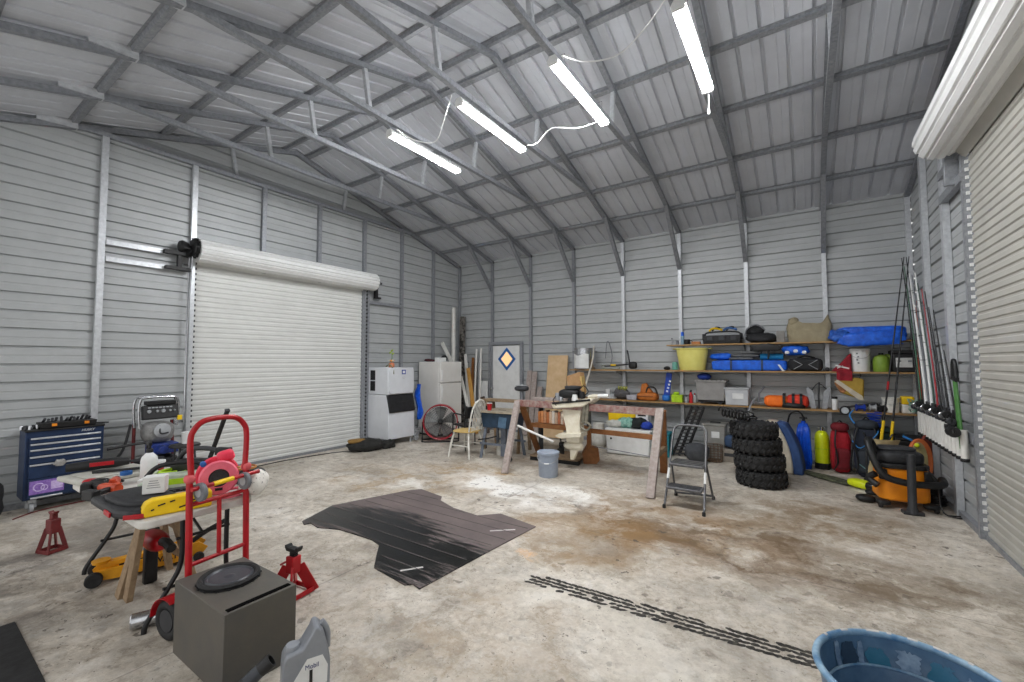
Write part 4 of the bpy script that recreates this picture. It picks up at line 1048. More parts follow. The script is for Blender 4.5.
mb = MB(); mb.lathe([(0, -.02), (.045, -.02), (.05, 0), (.045, .02), (0, .02)], (.3, -.3, .05), 16, 'y'); mb.build('wheel', black, t)
mb = MB(); mb.tube([(-.3, -.3, .3), (-.1, -.32, .34), (.04, -.26, .38)], .012, 7); mb.build('crank_arm', black, t)
t = T('red_cup', 'red drinking cup standing on the blue bench saw', 'cup', (2.8, -2.44, .7835))
mb = MB(); mb.lathe([(0, 0), (.034, 0), (.047, .115), (.05, .118), (.045, .116), (.033, .006), (0, .006)], seg=22); mb.build('cup_body', red, t)
mb = MB(); mb.torus((0, 0, .117), .0475, .004, 'z', 24, 6); mb.build('rim', white, t)
t = T('toolbox', 'white paint can on the floor under the blue bench saw', 'can', (2.84, -2.16, 0))
mb = MB(); mb.lathe([(0, 0), (.08, 0), (.082, .18), (.075, .19), (0, .19)], seg=20); mb.build('can_body', whitep, t)

# long board on a trestle behind the saw carrying small machines
t = T('bench_plank', 'long weathered plank resting behind the blue bench saw', 'plank', (0, 0, 0))
mb = MB(); mb.box((2.66, -1.75, .885), (.95, .25, .04)); mb.build('plank_top', wood, t, bevel=.004)
for x in (2.3, 3.05):
    for dy in (-.09, .09):
        mb = MB(); mb.bar((x, -1.75 + dy, .865), (x, -1.75 + dy * 2.2, 0), .06, .035, (1, 0, 0)); mb.build('leg', wood, t)
t = T('machine_head', 'small grey machine head standing on the long weathered plank', 'machine', (2.98, -1.72, .906), 20)
mb = MB(); mb.lathe([(0, 0), (.04, 0), (.03, .05), (.03, .16), (0, .16)], seg=14); mb.build('pedestal', mgrey, t)
mb = MB(); mb.blob((0, 0, .21), (.26, .14, .1), .7, .03); mb.build('motor_housing', dgrey, t)
mb = MB(); mb.box((.0, 0, .265), (.2, .1, .012)); mb.build('lid', lgrey, t, bevel=.003)

# ------------------------------------------------------------------ the big trestle with the outboard motor
t = T('trestle', 'long weathered wooden trestle with splayed grey legs and red-brown top beam', 'trestle', (0, 0, 0))
mb = MB(); mb.bar((3.44, -2.55, .95), (5.64, -2.45, .93), .05, .1); mb.build('top_beam', redw, t, bevel=.004)
for x0, x1, ya, yb in ((3.44, 3.62, -3.17, -1.66), (5.63, 5.68, -3.15, -1.86)):
    yt = -2.52 if x0 < 4 else -2.45
    mb = MB(); mb.bar((x1, ya, .0), (x0 - .0, yt - .03, .98), .1, .05, (0, 1, 0)); mb.build('leg', greyw, t, bevel=.004)
    mb = MB(); mb.bar((x1 - .32 if x0 < 4 else 5.5, yb, .0), (x0, yt + .06, .95), .1, .045, (0, 1, 0)); mb.build('leg', brownw, t, bevel=.004)
mb = MB(); mb.bar((3.38, -2.03, .54), (5.6, -2.1, .53), .04, .07); mb.build('stretcher', brownw, t, bevel=.003)
mb = MB(); mb.bar((5.62, -2.75, .4), (5.58, -2.05, .4), .05, .07); mb.build('end_brace', wood, t, bevel=.003)
mb = MB(); mb.bar((4.46, -2.12, .55), (4.46, -2.12, .28), .06, .035, (0, 1, 0)); mb.build('short_upright', brownw, t)
mb = MB(); mb.tube([(3.55, -2.72, .62), (4.15, -2.68, .43)], .018, 10); tag(mb.build('pipe', pvc), 'white pipe hung slanting along the front of the trestle', 'pipe')
mb = MB(); mb.tube([(4.6, -2.2, .33), (5.6, -2.5, .34)], .006, 7); tag(mb.build('rod', mgrey), 'thin grey rod lying low between the trestle legs', 'rod')
mb = MB(); mb.box((3.98, -2.2, 1.0), (.9, .17, .04)); tag(mb.build('plank', greyw, bevel=.003), 'loose grey plank laid flat along the trestle top', 'plank')

cream = M('aged cream paint', (234, 229, 214), .5, 0, (206, 196, 170), 10, .8)
t = T('outboard_motor', 'old cream outboard motor with its engine uncovered, clamped to the trestle', 'outboard motor', (4.36, -2.42, .05), 0)
mb = MB(); mb.prism([(-.3, .9), (-.27, .845), (.2, .9), (.34, .98), (.36, 1.02), (.3, 1.02), (-.3, .93)], -.16, .14, 'y'); mb.build('engine_pan', cream, t, bevel=.014)
mb = MB(); mb.bar((-.28, -.165, .925), (.33, -.165, 1.005), .01, .03); mb.build('pan_stripe', black, t)
pf = [(-.17, .9), (-.14, .7), (-.1, .56), (-.1, .36), (.12, .36), (.13, .56), (.13, .7), (.17, .92)]
mb = MB(); mb.prism(pf, -.09, .07, 'y'); mb.build('midsection', cream, t, bevel=.02, seg=3)
mb = MB(); mb.prism([(-.26, .44), (-.2, .48), (.16, .52), (.16, .46), (-.16, .41)], -.13, .11, 'y'); mb.build('cavitation_plate', cream, t, bevel=.006)
mb = MB(); mb.prism([(-.1, .45), (.12, .47), (.12, .3), (.06, .24), (.0, .1), (-.06, .1), (-.06, .3)], -.035, .03, 'y'); mb.lathe([(0, -.2), (.03, -.18), (.06, -.1), (.065, .05), (.05, .13), (0, .14)], (-.0, 0, .3), 18, 'x'); mb.build('gearcase', cream, t, bevel=.008)
mb = MB(); mb.lathe([(0, -.05), (.04, -.04), (.045, .03), (0, .06)], (-.2, 0, .3), 14, 'x'); pr_ = mb.build('propeller_hub', black, t)
for k in range(3):
    g = 2 * pi * k / 3
    mb = MB(); mb.sheet(lambda u, v: (-.2 + .05 * (u - .5), (.03 + .11 * v) * cos(g + (u - .5) * 1.2), .3 + (.03 + .11 * v) * sin(g + (u - .5) * 1.2)), 5, 4, .005); mb.build('propeller_blade', black, pr_)
for x in (.22, .27):
    mb = MB(); mb.bar((x, -.12, .98), (x - .03, -.1, .66), .045, .03, (0, 1, 0)); mb.build('clamp_bracket', M('greasy alloy', (150, 146, 132), .5, .3, (96, 92, 80), 18, .8), t, bevel=.006)
mb = MB(); mb.tube([(.2, -.1, .7), (.3, -.1, .64), (.24, -.1, .56), (.16, -.1, .6)], .016, 8, sm=4); mb.build('tilt_bracket', M('greasy alloy', (150, 146, 132)), t)
mb = MB(); mb.blob((-.05, -.02, 1.07), (.34, .24, .14), .6, .06, 12, 4); mb.build('engine_block', black, t)
mb = MB(); mb.lathe([(0, 0), (.1, 0), (.12, .02), (.12, .05), (.05, .06), (0, .06)], (-.02, .0, 1.13), 24); mb.build('flywheel', dgrey, t)
for k, (x, y, z, s, m_) in enumerate(((-.22, -.1, 1.0, .1, alum), (-.14, -.15, .98, .07, chrome), (.08, -.14, 1.0, .09, white), (.16, -.06, 1.03, .1, black), (.0, -.16, .97, .06, black))):
    mb = MB(); mb.lathe([(0, 0), (s * .45, .0), (s * .5, s * .3), (s * .35, s), (0, s)], (x, y, z - .02), 14); mb.build('carburettor' if k < 3 else 'ignition_coil', m_, t)
mb = MB(); mb.tube([(.25, -.02, 1.03), (.32, -.04, 1.05), (.42, -.08, 1.06)], [.03, .026, .022], 10, sm=3); mb.build('tiller_arm', cream, t)
mb = MB(); mb.tube([(.42, -.08, 1.06), (.58, -.1, 1.07)], .028, 10); mb.build('tiller_grip', white, t)
mb = MB(); mb.tube([(.2, -.12, 1.05), (.3, -.16, 1.12), (.2, -.1, 1.2), (.1, -.05, 1.12)], .008, 6, sm=5); mb.tube([(-.2, -.12, 1.06), (-.26, -.17, .98), (-.2, -.19, .9)], .007, 6, sm=5); mb.build('fuel_line', black, t)
t = T('pallet', 'low wooden stand on dark skids under the outboard motor', 'stand', (3.86, -1.93, 0), 4)
for y in (-.22, .22):
    mb = MB(); mb.box((0, y, .03), (.84, .08, .06)); mb.build('skid', black, t, bevel=.003)
for k in range(4):
    mb = MB(); mb.box((0, -.22 + .147 * k, .075), (.82, .12, .025)); mb.build('deck_board', wood, t, bevel=.002)
t = T('cardboard_box', 'open brown box propped tilted on the outboard engine', 'box', (4.2, -1.98, 1.04), -18)
mb = MB(); mb.box((-.02, 0, .18), (.3, .1, .36), (R(-8), R(-14), 0)); mb.build('carton', M('brown cardboard', (176, 140, 100), .8, 0, (152, 116, 78), 14, .6), t, bevel=.003)
mb = MB(); mb.box((.115, .02, .2), (.03, .12, .26), (0, R(-8), .3)); mb.build('flap', M('golden cardboard', (206, 176, 110), .8), t)
t = T('shelf_rack', 'low shelf frame behind the trestle holding the row of cans', 'shelf', (3.3, -1.55, 0), -3)
mb = MB(); mb.box((.42, 0, .505), (1.0, .24, .03)); mb.build('shelf_board', brownw, t, bevel=.003)
mb = MB(); mb.box((.42, .0, .8), (1.0, .26, .03)); mb.build('shelf_board', black, t, bevel=.003)
for x in (-.06, .9):
    mb = MB(); mb.box((x, .06, .4), (.04, .1, .8)); mb.build('upright', dgrey, t, bevel=.003)
bc = [(206, 128, 70), (222, 150, 96), (204, 150, 110), (198, 120, 72), (222, 190, 160), (232, 222, 208), (206, 176, 150), (190, 118, 84), (214, 196, 176), (162, 96, 66)]
bn = ['orange', 'pale orange', 'tan', 'dark orange', 'cream', 'white', 'beige', 'rust', 'grey cream', 'brown']
for k in range(10):
    mb = MB(); mb.box((3.31 + k * .056, -1.585, .6165), (.05, .15, .19 + .012 * (k % 3))); o = mb.build('book', M('book cover ' + bn[k], bc[k], .7, 0, None, 30, .5), bevel=.003)
    o.location.z = .006 + .006 * (k % 3)
    tag(o, '%s book in the row on the low shelf behind the trestle%s' % (bn[k], ', nearest the door' if k == 0 else ''), 'book', 'books on the low shelf')
t = T('pail', 'grey lidded five gallon pail standing in front of the trestle', 'pail', (4.2, -2.93, 0))
pm = M('blue grey pail plastic', (158, 168, 182), .45, 0, (140, 150, 166), 8, .7)
mb = MB(); mb.lathe([(0, 0), (.128, 0), (.132, .01), (.142, .27), (.149, .272), (.149, .285), (.143, .287), (.145, .32), (.15, .322), (.15, .335), (0, .335)], seg=40); mb.build('pail_body', pm, t)
mb = MB(); mb.lathe([(0, .336), (.12, .336), (.125, .345), (.148, .345), (.157, .338), (.157, .312), (.153, .312), (.153, .333), (0, .3355)], seg=40); mb.build('lid', pm, t)
mb = MB(); mb.tube([(.1535 * cos(R(a)), .1535 * sin(R(a)), .29 - .09 * sin(R((a + 160) / 180 * 180)) ) for a in range(-160, 21, 12)], .0035, 6); mb.build('wire_handle', lgrey, t)
mb = MB(); mb.tube([(.15 * cos(R(a)) * 1.02, .15 * sin(R(a)) * 1.02, .2) for a in range(-82, -57, 6)], .009, 8); mb.build('handle_grip', white, t)
t = T('wood_block', 'brown wooden block on the floor beside the outboard motor', 'wood block', (4.37, -1.86, .0), 30)
mb = MB(); mb.prism([(-.12, .0), (.08, .0), (.13, .06), (.11, .24), (-.06, .27), (-.13, .14)], -.09, .09, 'y'); mb.build('block', brownw, t)

# white bin, propane, cloths
t = T('chest_cooler', 'white chest cooler on the floor behind the trestle', 'cooler', (4.68, -.86, 0), 1)
mb = MB(); mb.box((0, 0, .2), (.74, .4, .38), taper=1.03); mb.build('cooler_body', white, t, bevel=.02)
mb = MB(); mb.box((0, 0, .42), (.78, .43, .05)); mb.build('lid', white, t, bevel=.015)
mb = MB(); mb.box((-.28, -.205, .27), (.03, .02, .03)); mb.build('latch', black, t)
t = T('propane_tank', 'white propane tank on the floor behind the trestle', 'tank', (3.98, -.6, 0))
mb = MB(); mb.lathe([(.1, 0), (.11, .02), (.11, .035), (.12, .04), (.15, .08), (.155, .14), (.155, .24), (.14, .3), (.09, .34), (0, .35)], seg=32); mb.build('tank_body', whitep, t)
mb = MB(); mb.lathe([(.1, .33), (.105, .335), (.105, .44), (.1, .445), (.095, .44), (.095, .335)], seg=24, closed=True); mb.build('collar', whitep, t)
mb = MB(); mb.lathe([(0, .35), (.02, .35), (.02, .4), (.03, .405), (.03, .425), (0, .43)], seg=12); mb.build('valve', dgrey, t)
t = T('tool_case', 'yellow plastic case lying on the white chest cooler', 'case', (4.5, -.71, .447), 0)
mb = MB(); mb.box((0, 0, .15), (.5, .2, .3)); mb.build('shell', yellow, t, bevel=.02)
mb = MB(); mb.box((.36, 0, .15), (.22, .19, .29)); mb.build('end_shell', white, t, bevel=.012)
mb = MB(); mb.box((.36, -.096, .22), (.14, .004, .03)); mb.build('printing', black, t)
for k, (x, y, d, c, lab, sd) in enumerate(((4.42, -1.02, (.3, .2, .12), (206, 206, 198), 'white cloth bundle on the near edge of the chest cooler', 3), (4.62, -1.0, (.34, .2, .17), (30, 118, 104), 'teal green netting heaped on the chest cooler', 4), (4.82, -.98, (.34, .22, .18), (34, 40, 40), 'black and green jacket heaped on the chest cooler', 5), (4.98, -1.02, (.2, .18, .13), (32, 64, 168), 'blue cloth bundle at the end of the chest cooler', 6))):
    t = T('cloth_bundle', lab, 'cloth', (x, y, .448), 0, 'cloths on the chest cooler')
    mb = MB(); mb.blob((0, .12, d[2] / 2), d, .8, .14, 9, sd, crease=.4); mb.build('cloth', M('cloth ' + lab[:12], c, .85, 0, None if k != 1 else (170, 210, 196), 18, .6), t)
t = T('teal_tote', 'teal plastic bin beside the trestle leg', 'bin', (5.22, -.72, 0))
mb = MB(); mb.box((0, 0, .19), (.2, .3, .36), taper=1.06); mb.build('bin_body', M('teal plastic', (24, 128, 142), .5), t, bevel=.012)
mb = MB(); mb.box((0, 0, .385), (.23, .33, .03)); mb.build('lid', M('teal plastic', (24, 128, 142)), t, bevel=.008)

# ------------------------------------------------------------------ step ladder
t = T('step_ladder', 'grey steel two-step folding ladder in front of the tyres', 'step ladder', (0, 0, 0))
gs = M('grey painted tube', (112, 112, 114), .4, .4, (86, 86, 88), 24, .7)
fl, fr = V((5.9, -3.38, 0)), V((6.31, -3.42, 0))
bl, br = V((5.9, -2.86, 0)), V((6.3, -2.78, 0))
tl, tr = V((5.885, -2.86, .72)), V((6.255, -2.86, .72))
mb = MB(); mb.tube([fl, fl.lerp(tl, .55), tl + V((0, -.02, 0)), V((5.9, -2.83, .8)), V((5.97, -2.82, .835)), V((6.17, -2.82, .835)), V((6.24, -2.83, .8)), tr + V((0, -.02, 0)), fr.lerp(tr, .55), fr], .0125, 10, sm=4); mb.build('front_frame', gs, t)
for a, b in ((bl, V((5.89, -3.0, .43))), (br, V((6.27, -3.0, .43)))):
    mb = MB(); mb.tube([a, b], .012, 10); mb.build('rear_leg', gs, t)
mb = MB(); mb.tube([bl + V((0, 0, .04)), br + V((0, 0, .04))], .012, 10); mb.build('rear_rail', gs, t)
for z, y0, y1 in ((.43, -3.16, -2.88), (.205, -3.32, -3.14)):
    mb = MB(); mb.box((6.085, (y0 + y1) / 2, z), (.37, y1 - y0, .03)); stp = mb.build('step', gs, t, bevel=.008)
    mb = MB()
    for k in range(4): mb.box((6.085, y0 + .03 + (y1 - y0 - .05) * k / 3, z + .017), (.33, .012, .004))
    mb.build('tread_strip', dgrey, stp)
for p in (fl, fr, bl, br):
    mb = MB(); mb.lathe([(0, 0), (.019, 0), (.019, .03), (.014, .04), (0, .04)], p, 12); mb.build('rubber_foot', black, t)
for p, q in ((fl, tl), (fr, tr)):
    mb = MB(); mb.tube([p.lerp(q, .38), p.lerp(q, .52)], .0142, 10); mb.build('white_sleeve', white, t)
# ------------------------------------------------------------------ three long shelves on the back wall
ZT, ZM, ZL = 1.892, 1.445, .882
def shelf(label, x0, x1, z):
    t = T('storage_shelf', label, 'shelf', (0, 0, z), 0)
    n = max(1, round((x1 - x0) / 2.4)); w = (x1 - x0) / n
    for k in range(n):
        mb = MB(); mb.box((x0 + w * (k + .5), -.25, -.012), (w - .004, .36, .024)); mb.build('shelf_board', shelfw, t, bevel=.002)
    for k in range(3, 9):
        bx = k * BAY - .035
        if x0 + .3 < bx < x1:
            mb = MB(); mb.prism([(-.066, -.024), (-.42, -.024), (-.42, -.036), (-.09, -.12), (-.066, -.2)], bx - .004, bx + .004, 'x'); mb.build('bracket', galv, t)
    return t
shelf('top wooden shelf on the back wall, carrying the black tote and khaki bag', 5.2, 8.46, ZT)
shelf('middle wooden shelf on the back wall, carrying the yellow tub', 3.3, 8.46, ZM)
shelf('lowest wooden shelf on the back wall, carrying the orange life vest', 3.42, 8.46, ZL)
E_ = .0015
SY = -.27

# ---- top shelf
t = T('spray_can', 'slim blue-topped can standing near the open end of the top shelf', 'can', (5.44, SY, ZT + E_))
mb = MB(); mb.lathe([(0, 0), (.03, 0), (.032, .005), (.032, .14), (.026, .155), (0, .156)], seg=18); mb.build('can_body', M('pale blue can', (150, 184, 206), .35, .3), t)
mb = MB(); mb.lathe([(0, .156), (.026, .156), (.026, .215), (.02, .225), (0, .225)], seg=16); mb.build('cap', blue, t)
t = T('mug', 'squat black mug beside the blue-topped can', 'mug', (5.53, SY - .06, ZT + E_))
mb = MB(); mb.lathe([(0, 0), (.045, 0), (.05, .01), (.05, .085), (.046, .088), (.044, .01), (0, .01)], seg=22); mb.build('mug_body', black, t)
mb = MB(); mb.tube([(.048, 0, .07), (.08, 0, .06), (.08, 0, .03), (.048, 0, .02)], .006, 7, sm=4); mb.build('handle', black, t)
t = T('jar', 'small clear-grey bottle at the very end of the top shelf', 'bottle', (5.26, SY, ZT + E_))
mb = MB(); mb.lathe([(0, 0), (.02, 0), (.022, .06), (.01, .08), (.01, .1), (0, .1)], seg=14); mb.build('bottle_body', lgrey, t)
mb = MB(); mb.lathe([(0, .1), (.012, .1), (.012, .12), (0, .12)], seg=12); mb.build('cap', black, t)
t = T('jar', 'small grey jar between the end bottle and the blue-topped can', 'jar', (5.35, SY, ZT + E_))
mb = MB(); mb.lathe([(0, 0), (.026, 0), (.026, .06), (.02, .07), (0, .07)], seg=14); mb.build('jar_body', mgrey, t)
t = T('wood_scrap', 'orange-brown wood scrap lying flat on the top shelf before the black tote', 'wood scrap', (5.67, SY - .05, ZT + E_), 10)
mb = MB(); mb.prism([(-.07, -.04), (.06, -.05), (.08, .03), (-.05, .05)], 0, .045, 'z'); mb.build('scrap', M('orange brown wood', (190, 122, 66), .7), t, bevel=.003)
t = T('tote', 'long black open tool tote on the top shelf', 'tool tote', (6.08, SY + .01, ZT + E_))
mb = MB(); mb.box((0, 0, .07), (.56, .26, .14), taper=1.06); mb.build('tote_body', black, t, bevel=.012)
for k in (-1, 0, 1):
    mb = MB(); mb.box((k * .18, -.136, .085), (.14, .012, .1)); p_ = mb.build('pocket', black, t, bevel=.006)
    mb = MB(); mb.box((k * .18, -.144, .09), (.075, .006, .06)); mb.build('pocket_label', dgrey, p_)
for k in (-1, 1):
    mb = MB(); mb.box((k * .285, 0, .12), (.03, .2, .1)); mb.build('end_handle', black, t, bevel=.008)
mb = MB(); mb.tube([(-.28, 0, .15), (-.2, 0, .2), (.2, 0, .2), (.28, 0, .15)], .014, 8, sm=4); mb.build('carry_handle', black, t)
for k, (x, m_, lab) in enumerate(((5.98, yellow, 'yellow and black clamp lying in the black tote'), (6.2, M('steel blue plastic', (64, 106, 168)), 'blue handled clamp lying in the black tote'))):
    t = T('clamp', lab, 'clamp', (x, SY, ZT + .225))
    mb = MB(); mb.tube([(-.1, 0, 0), (-.04, -.02, .04), (.05, .02, .03), (.1, 0, .01)], .018, 8, sm=4); mb.build('jaw', m_, t)
    mb = MB(); mb.tube([(-.06, .03, 0), (.0, .03, .06), (.06, .0, .05)], .014, 8, sm=4); mb.build('jaw', black, t)
t = T('gear_bag', 'rounded black gear bag slumped on the top shelf next to the black tote', 'bag', (6.62, SY, ZT + E_))
mb = MB(); mb.blob((.03, 0, .08), (.44, .3, .16), .75, .1, 8, 21, crease=.3); mb.build('bag_body', M('black nylon', (36, 37, 40)), t)
mb = MB(); mb.blob((-.05, .02, .2), (.28, .22, .17), .9, .1, 9, 22, crease=.3); mb.build('hood', M('black nylon', (36, 37, 40)), t)
mb = MB(); mb.tube([(-.19, -.12, .05), (-.16, -.13, .22), (-.02, -.12, .29), (.1, -.12, .2)], .011, 8, sm=5); mb.build('strap', mgrey, t)
t = T('box', 'small grey box standing beside the rounded black gear bag', 'box', (6.92, SY - .03, ZT + E_))
mb = MB(); mb.box((0, 0, .09), (.11, .12, .18)); mb.build('carton', M('warm grey card', (138, 136, 132), .7), t, bevel=.004)
t = T('net_bag', 'black drawstring net hanging below the edge of the top shelf', 'bag', (6.72, -.44, ZT - .16))
mb = MB(); mb.blob((0, -.012, .08), (.4, .04, .12), .8, .12, 10, 5, crease=.3); mb.tube([(.02, -.012, .06), (.04, -.012, -.02), (.03, -.012, -.1)], .016, 7, sm=3); mb.build('net', black, t)
t = T('canvas_bag', 'khaki canvas bag with sagging open top on the top shelf', 'bag', (7.3, SY, ZT + E_))
def cb(u, v):
    a = 2 * pi * u
    w, d = .27 - .02 * v, .13
    tp = .27 + .11 * abs(cos(a)) ** 1.5 - .06 * (1 if False else 0) + .03 * sin(3 * a + 1)
    r_ = 1 + .1 * sin(pi * v) + .05 * noise.noise(V((cos(a) * 2, sin(a) * 2, v * 4)))
    return (w * math.copysign(abs(cos(a)) ** .6, cos(a)) * r_ - .02 * v, d * math.copysign(abs(sin(a)) ** .7, sin(a)) * r_ * (1 - .5 * v * v), v * tp + .0 + .012 * noise.noise(V((cos(a) * 5, sin(a) * 5, v * 6))) * v)
mb = MB(); mb.sheet(cb, 48, 18, .006); mb.build('bag_wall', khaki, t, ang=60)
mb = MB(); mb.blob((0, 0, .12), (.46, .2, .2), .7, .08, 8, 3); mb.build('stuffing', M('dark khaki', (84, 80, 66), .9), t)
mb = MB(); mb.blob((-.2, -.02, .32), (.13, .14, .13), .8, .15, 12, 9, crease=.3); mb.build('gathered_corner', khaki, t)
t = T('tarp', 'big folded blue tarpaulin on the end of the top shelf', 'tarp', (7.98, SY - .05, ZT + E_))
mb = MB(); mb.blob((.03, .02, .1), (.78, .36, .2), .42, .035, 5, 14, nu=40, nv=20, crease=.08); mb.build('folded_sheet', tarpb, t, ang=60)
mb = MB(); mb.blob((.02, -.2, .02), (.74, .07, .2), .6, .12, 12, 15, flat=False, nu=40, crease=.3, rot=(0, -.06, 0)); mb.build('hanging_edge', tarpb, t, ang=60)
mb = MB(); mb.blob((-.34, -.12, .07), (.24, .2, .17), .8, .22, 11, 16, nu=32, nv=18, crease=.5); mb.build('crumpled_end', M('crumpled blue tarpaulin', (56, 112, 204), .4, 0, (16, 62, 150), 26, .6, .3, 30), t, ang=60)

# ---- middle shelf
t = T('steel_drum', 'shiny steel drum with white paper label at the start of the middle shelf', 'drum', (3.56, SY, ZM + E_))
mb = MB(); mb.lathe([(0, 0), (.205, 0), (.21, .01), (.21, .4), (.216, .405), (.216, .418), (.206, .42), (.2, .4), (.2, .01), (0, .01)], seg=40); mb.build('drum_body', chrome, t)
mb = MB(); mb.sheet(lambda u, v: (.2125 * cos(R(195 + 120 * u)), .2125 * sin(R(195 + 120 * u)), .02 + (.27 + .02 * sin(9 * u)) * v), 20, 6, .002); mb.build('paper_label', white, t)
for s_ in (-1, 1):
    mb = MB(); mb.tube([(s_ * .21, -.04, .36), (s_ * .25, -.04, .35), (s_ * .25, .04, .35), (s_ * .21, .04, .36)], .007, 7, sm=4); mb.build('handle', chrome, t)
mb = MB(); mb.tube([(3.86, -.5, 1.9), (3.83, -.52, 1.6), (3.74, -.6, 1.2), (3.7, -.66, .92)], [.014, .016, .018, .012], 8, sm=4); tag(mb.build('paddle_shaft', M('pale worn wood', (206, 200, 188), .7)), 'pale wooden shaft leaning down beside the steel drum', 'shaft')
t = T('wire_hoop', 'grey bent wire hanging on the wall beside the steel drum', 'wire', (3.93, -.1, 1.6))
mb = MB(); mb.tube([(0, 0, .06), (.03, 0, .34), (.06, 0, .4), (.1, 0, .3), (.14, 0, .1), (.1, 0, -.1)], .008, 7, sm=5); mb.build('wire', mgrey, t)
t = T('hedge_trimmer', 'black and yellow long tool with wire frame lying on the middle shelf', 'power tool', (4.28, SY, ZM + E_))
mb = MB(); mb.tube([(-.3, 0, .06), (.2, 0, .1)], .016, 8); mb.build('shaft', dgrey, t)
mb = MB(); mb.blob((.26, 0, .08), (.16, .12, .14), .7, .03); mb.build('motor_housing', black, t)
mb = MB(); mb.tube([(.2, 0, .1), (.18, 0, .25), (.14, .05, .36)], .014, 8, sm=4); mb.build('handle', black, t)
mb = MB(); mb.tube([(-.32, -.08, .02), (-.34, 0, .08), (-.25, .1, .06), (-.05, .08, .05), (.0, -.06, .012), (-.2, -.1, .012), (-.32, -.08, .02)], .007, 6, sm=5); mb.build('wire_guard', M('olive wire', (120, 128, 96)), t)
mb = MB(); mb.box((-.12, -.0, .085), (.1, .05, .03)); mb.build('badge', yellow, t, bevel=.003)
t = T('ball', 'small black ball standing by the yellow tub', 'ball', (5.17, SY - .02, ZM + E_))
mb = MB(); mb.blob((0, 0, .03), (.12, .12, .07), 1); mb.build('shell', black, t)
t = T('jar', 'teal glass jar tucked behind the near side of the yellow tub', 'jar', (5.28, SY + .1, ZM + E_))
mb = MB(); mb.lathe([(0, 0), (.045, 0), (.05, .01), (.05, .12), (.04, .14), (0, .14)], seg=18); mb.build('jar_body', M('teal glass', (120, 190, 176), .3), t)
t = T('tub', 'large pale yellow plastic tub with flared rim on the middle shelf', 'tub', (5.6, SY - .02, ZM + E_))
yt = M('pale yellow plastic', (232, 225, 132), .45, 0, (220, 211, 110), 8, .7)
mb = MB(); mb.lathe([(0, 0), (.2, 0), (.208, .008), (.262, .36), (.285, .362), (.29, .372), (.285, .38), (.262, .38), (.256, .37), (.2, .012), (0, .012)], seg=48, sy=.72); mb.build('tub_body', yt, t)
for s_ in (-1, 1):
    mb = MB(); mb.tube([(s_ * .28, -.05, .37), (s_ * .315, -.03, .372), (s_ * .315, .03, .372), (s_ * .28, .05, .37)], .01, 8, sm=3); mb.build('handle', yt, t)
t = T('canopy_bag', 'long bright blue canopy bag with dark straps lying on the middle shelf', 'bag', (6.46, SY - .03, ZM + E_))
mb = MB(); mb.blob((0, 0, .085), (1.08, .22, .17), .3, .012, 5, 31, nu=48, nv=18); mb.build('bag_body', blue, t, ang=60)
for x in (-.24, .2):
    mb = MB(); mb.prism(rr(.232, .182, .03, 4, 0, .085), x - .015, x + .015, 'x'); mb.build('strap', navy, t)
mb = MB(); mb.prism([(.5, .0), (.44, .1), (.41, .1), (.47, 0)], -.118, -.111, 'y'); mb.build('care_tag', white, t)
t = T('cloth_bundle', 'blue cloth heaped on the blue canopy bag next to the yellow tub', 'cloth', (6.06, SY, ZM + .174))
mb = MB(); mb.blob((0, 0, .055), (.34, .2, .11), .85, .16, 10, 33, crease=.4); mb.build('cloth', blue, t, ang=60)
for k, (x, z, w) in enumerate(((6.36, 0, .36), (6.42, .048, .42), (6.5, .096, .3))):
    t = T('folded_sack', ['lowest of three flat grey folded sacks on the blue canopy bag', 'middle one of three flat grey folded sacks on the blue canopy bag', 'topmost of three flat grey folded sacks on the blue canopy bag'][k], 'sack', (x, SY, ZM + .176 + z), 0, 'grey folded sacks')
    mb = MB(); mb.blob((0, 0, .022), (w, .22, .044), .5, .04, 8, 40 + k); mb.build('sack_body', M('grey fabric', (112, 114, 116), .85, 0, (84, 86, 88), 16, .6), t)
t = T('mat_roll', 'teal blue rolled mat on the blue canopy bag', 'mat roll', (6.79, SY - .03, ZM + .176))
mb = MB(); mb.lathe([(0, -.16), (.03, -.16), (.05, -.155), (.05, .155), (.03, .16), (0, .16)], (0, 0, .05), 20, 'x'); mb.build('roll', M('teal blue foam', (20, 124, 178), .7), t)
t = T('sail_bundle', 'crumpled bright blue cloth piled at the end of the blue canopy bag', 'cloth', (7.1, SY - .05, ZM + .238))
mb = MB(); mb.blob((0, 0, .08), (.36, .2, .15), .85, .12, 9, 44, nu=34, nv=18, crease=.35); mb.build('cloth', blue, t, ang=60)
for k in range(3):
    mb = MB(); mb.blob((-.1 + .11 * k, -.1, .05 + .02 * (k % 2)), (.06, .03, .05), .8, .1); mb.build('white_label', white, t)
t = T('duffel_bag', 'black duffel bag with pale crossed straps on the middle shelf', 'bag', (7.23, SY - .04, ZM + E_))
mb = MB(); mb.blob((0, 0, .1), (.44, .24, .2), .5, .04, 6, 51, nu=34, nv=16); mb.build('bag_body', M('black nylon', (36, 37, 40)), t, ang=60)
for s_ in (-1, 1):
    mb = MB(); mb.tube([(s_ * .15, -.127, .03), (s_ * .04, -.128, .1), (s_ * .15, -.122, .17)], .006, 6); mb.build('strap', lgrey, t)
mb = MB(); mb.tube([(-.1, -.02, .2), (0, -.05, .23), (.12, -.02, .2)], .012, 7, sm=4); mb.build('handle', black, t)
t = T('ball', 'small dark ball sitting beside the duffel bag', 'ball', (7.5, SY - .04, ZM + E_))
mb = MB(); mb.blob((0, 0, .03), (.06, .06, .06), 1, flat=False); mb.build('shell', dgrey, t)
t = T('dive_flag', 'dark red folded flag with white stripe hanging off the middle shelf', 'flag', (7.68, -.3, ZM + E_))
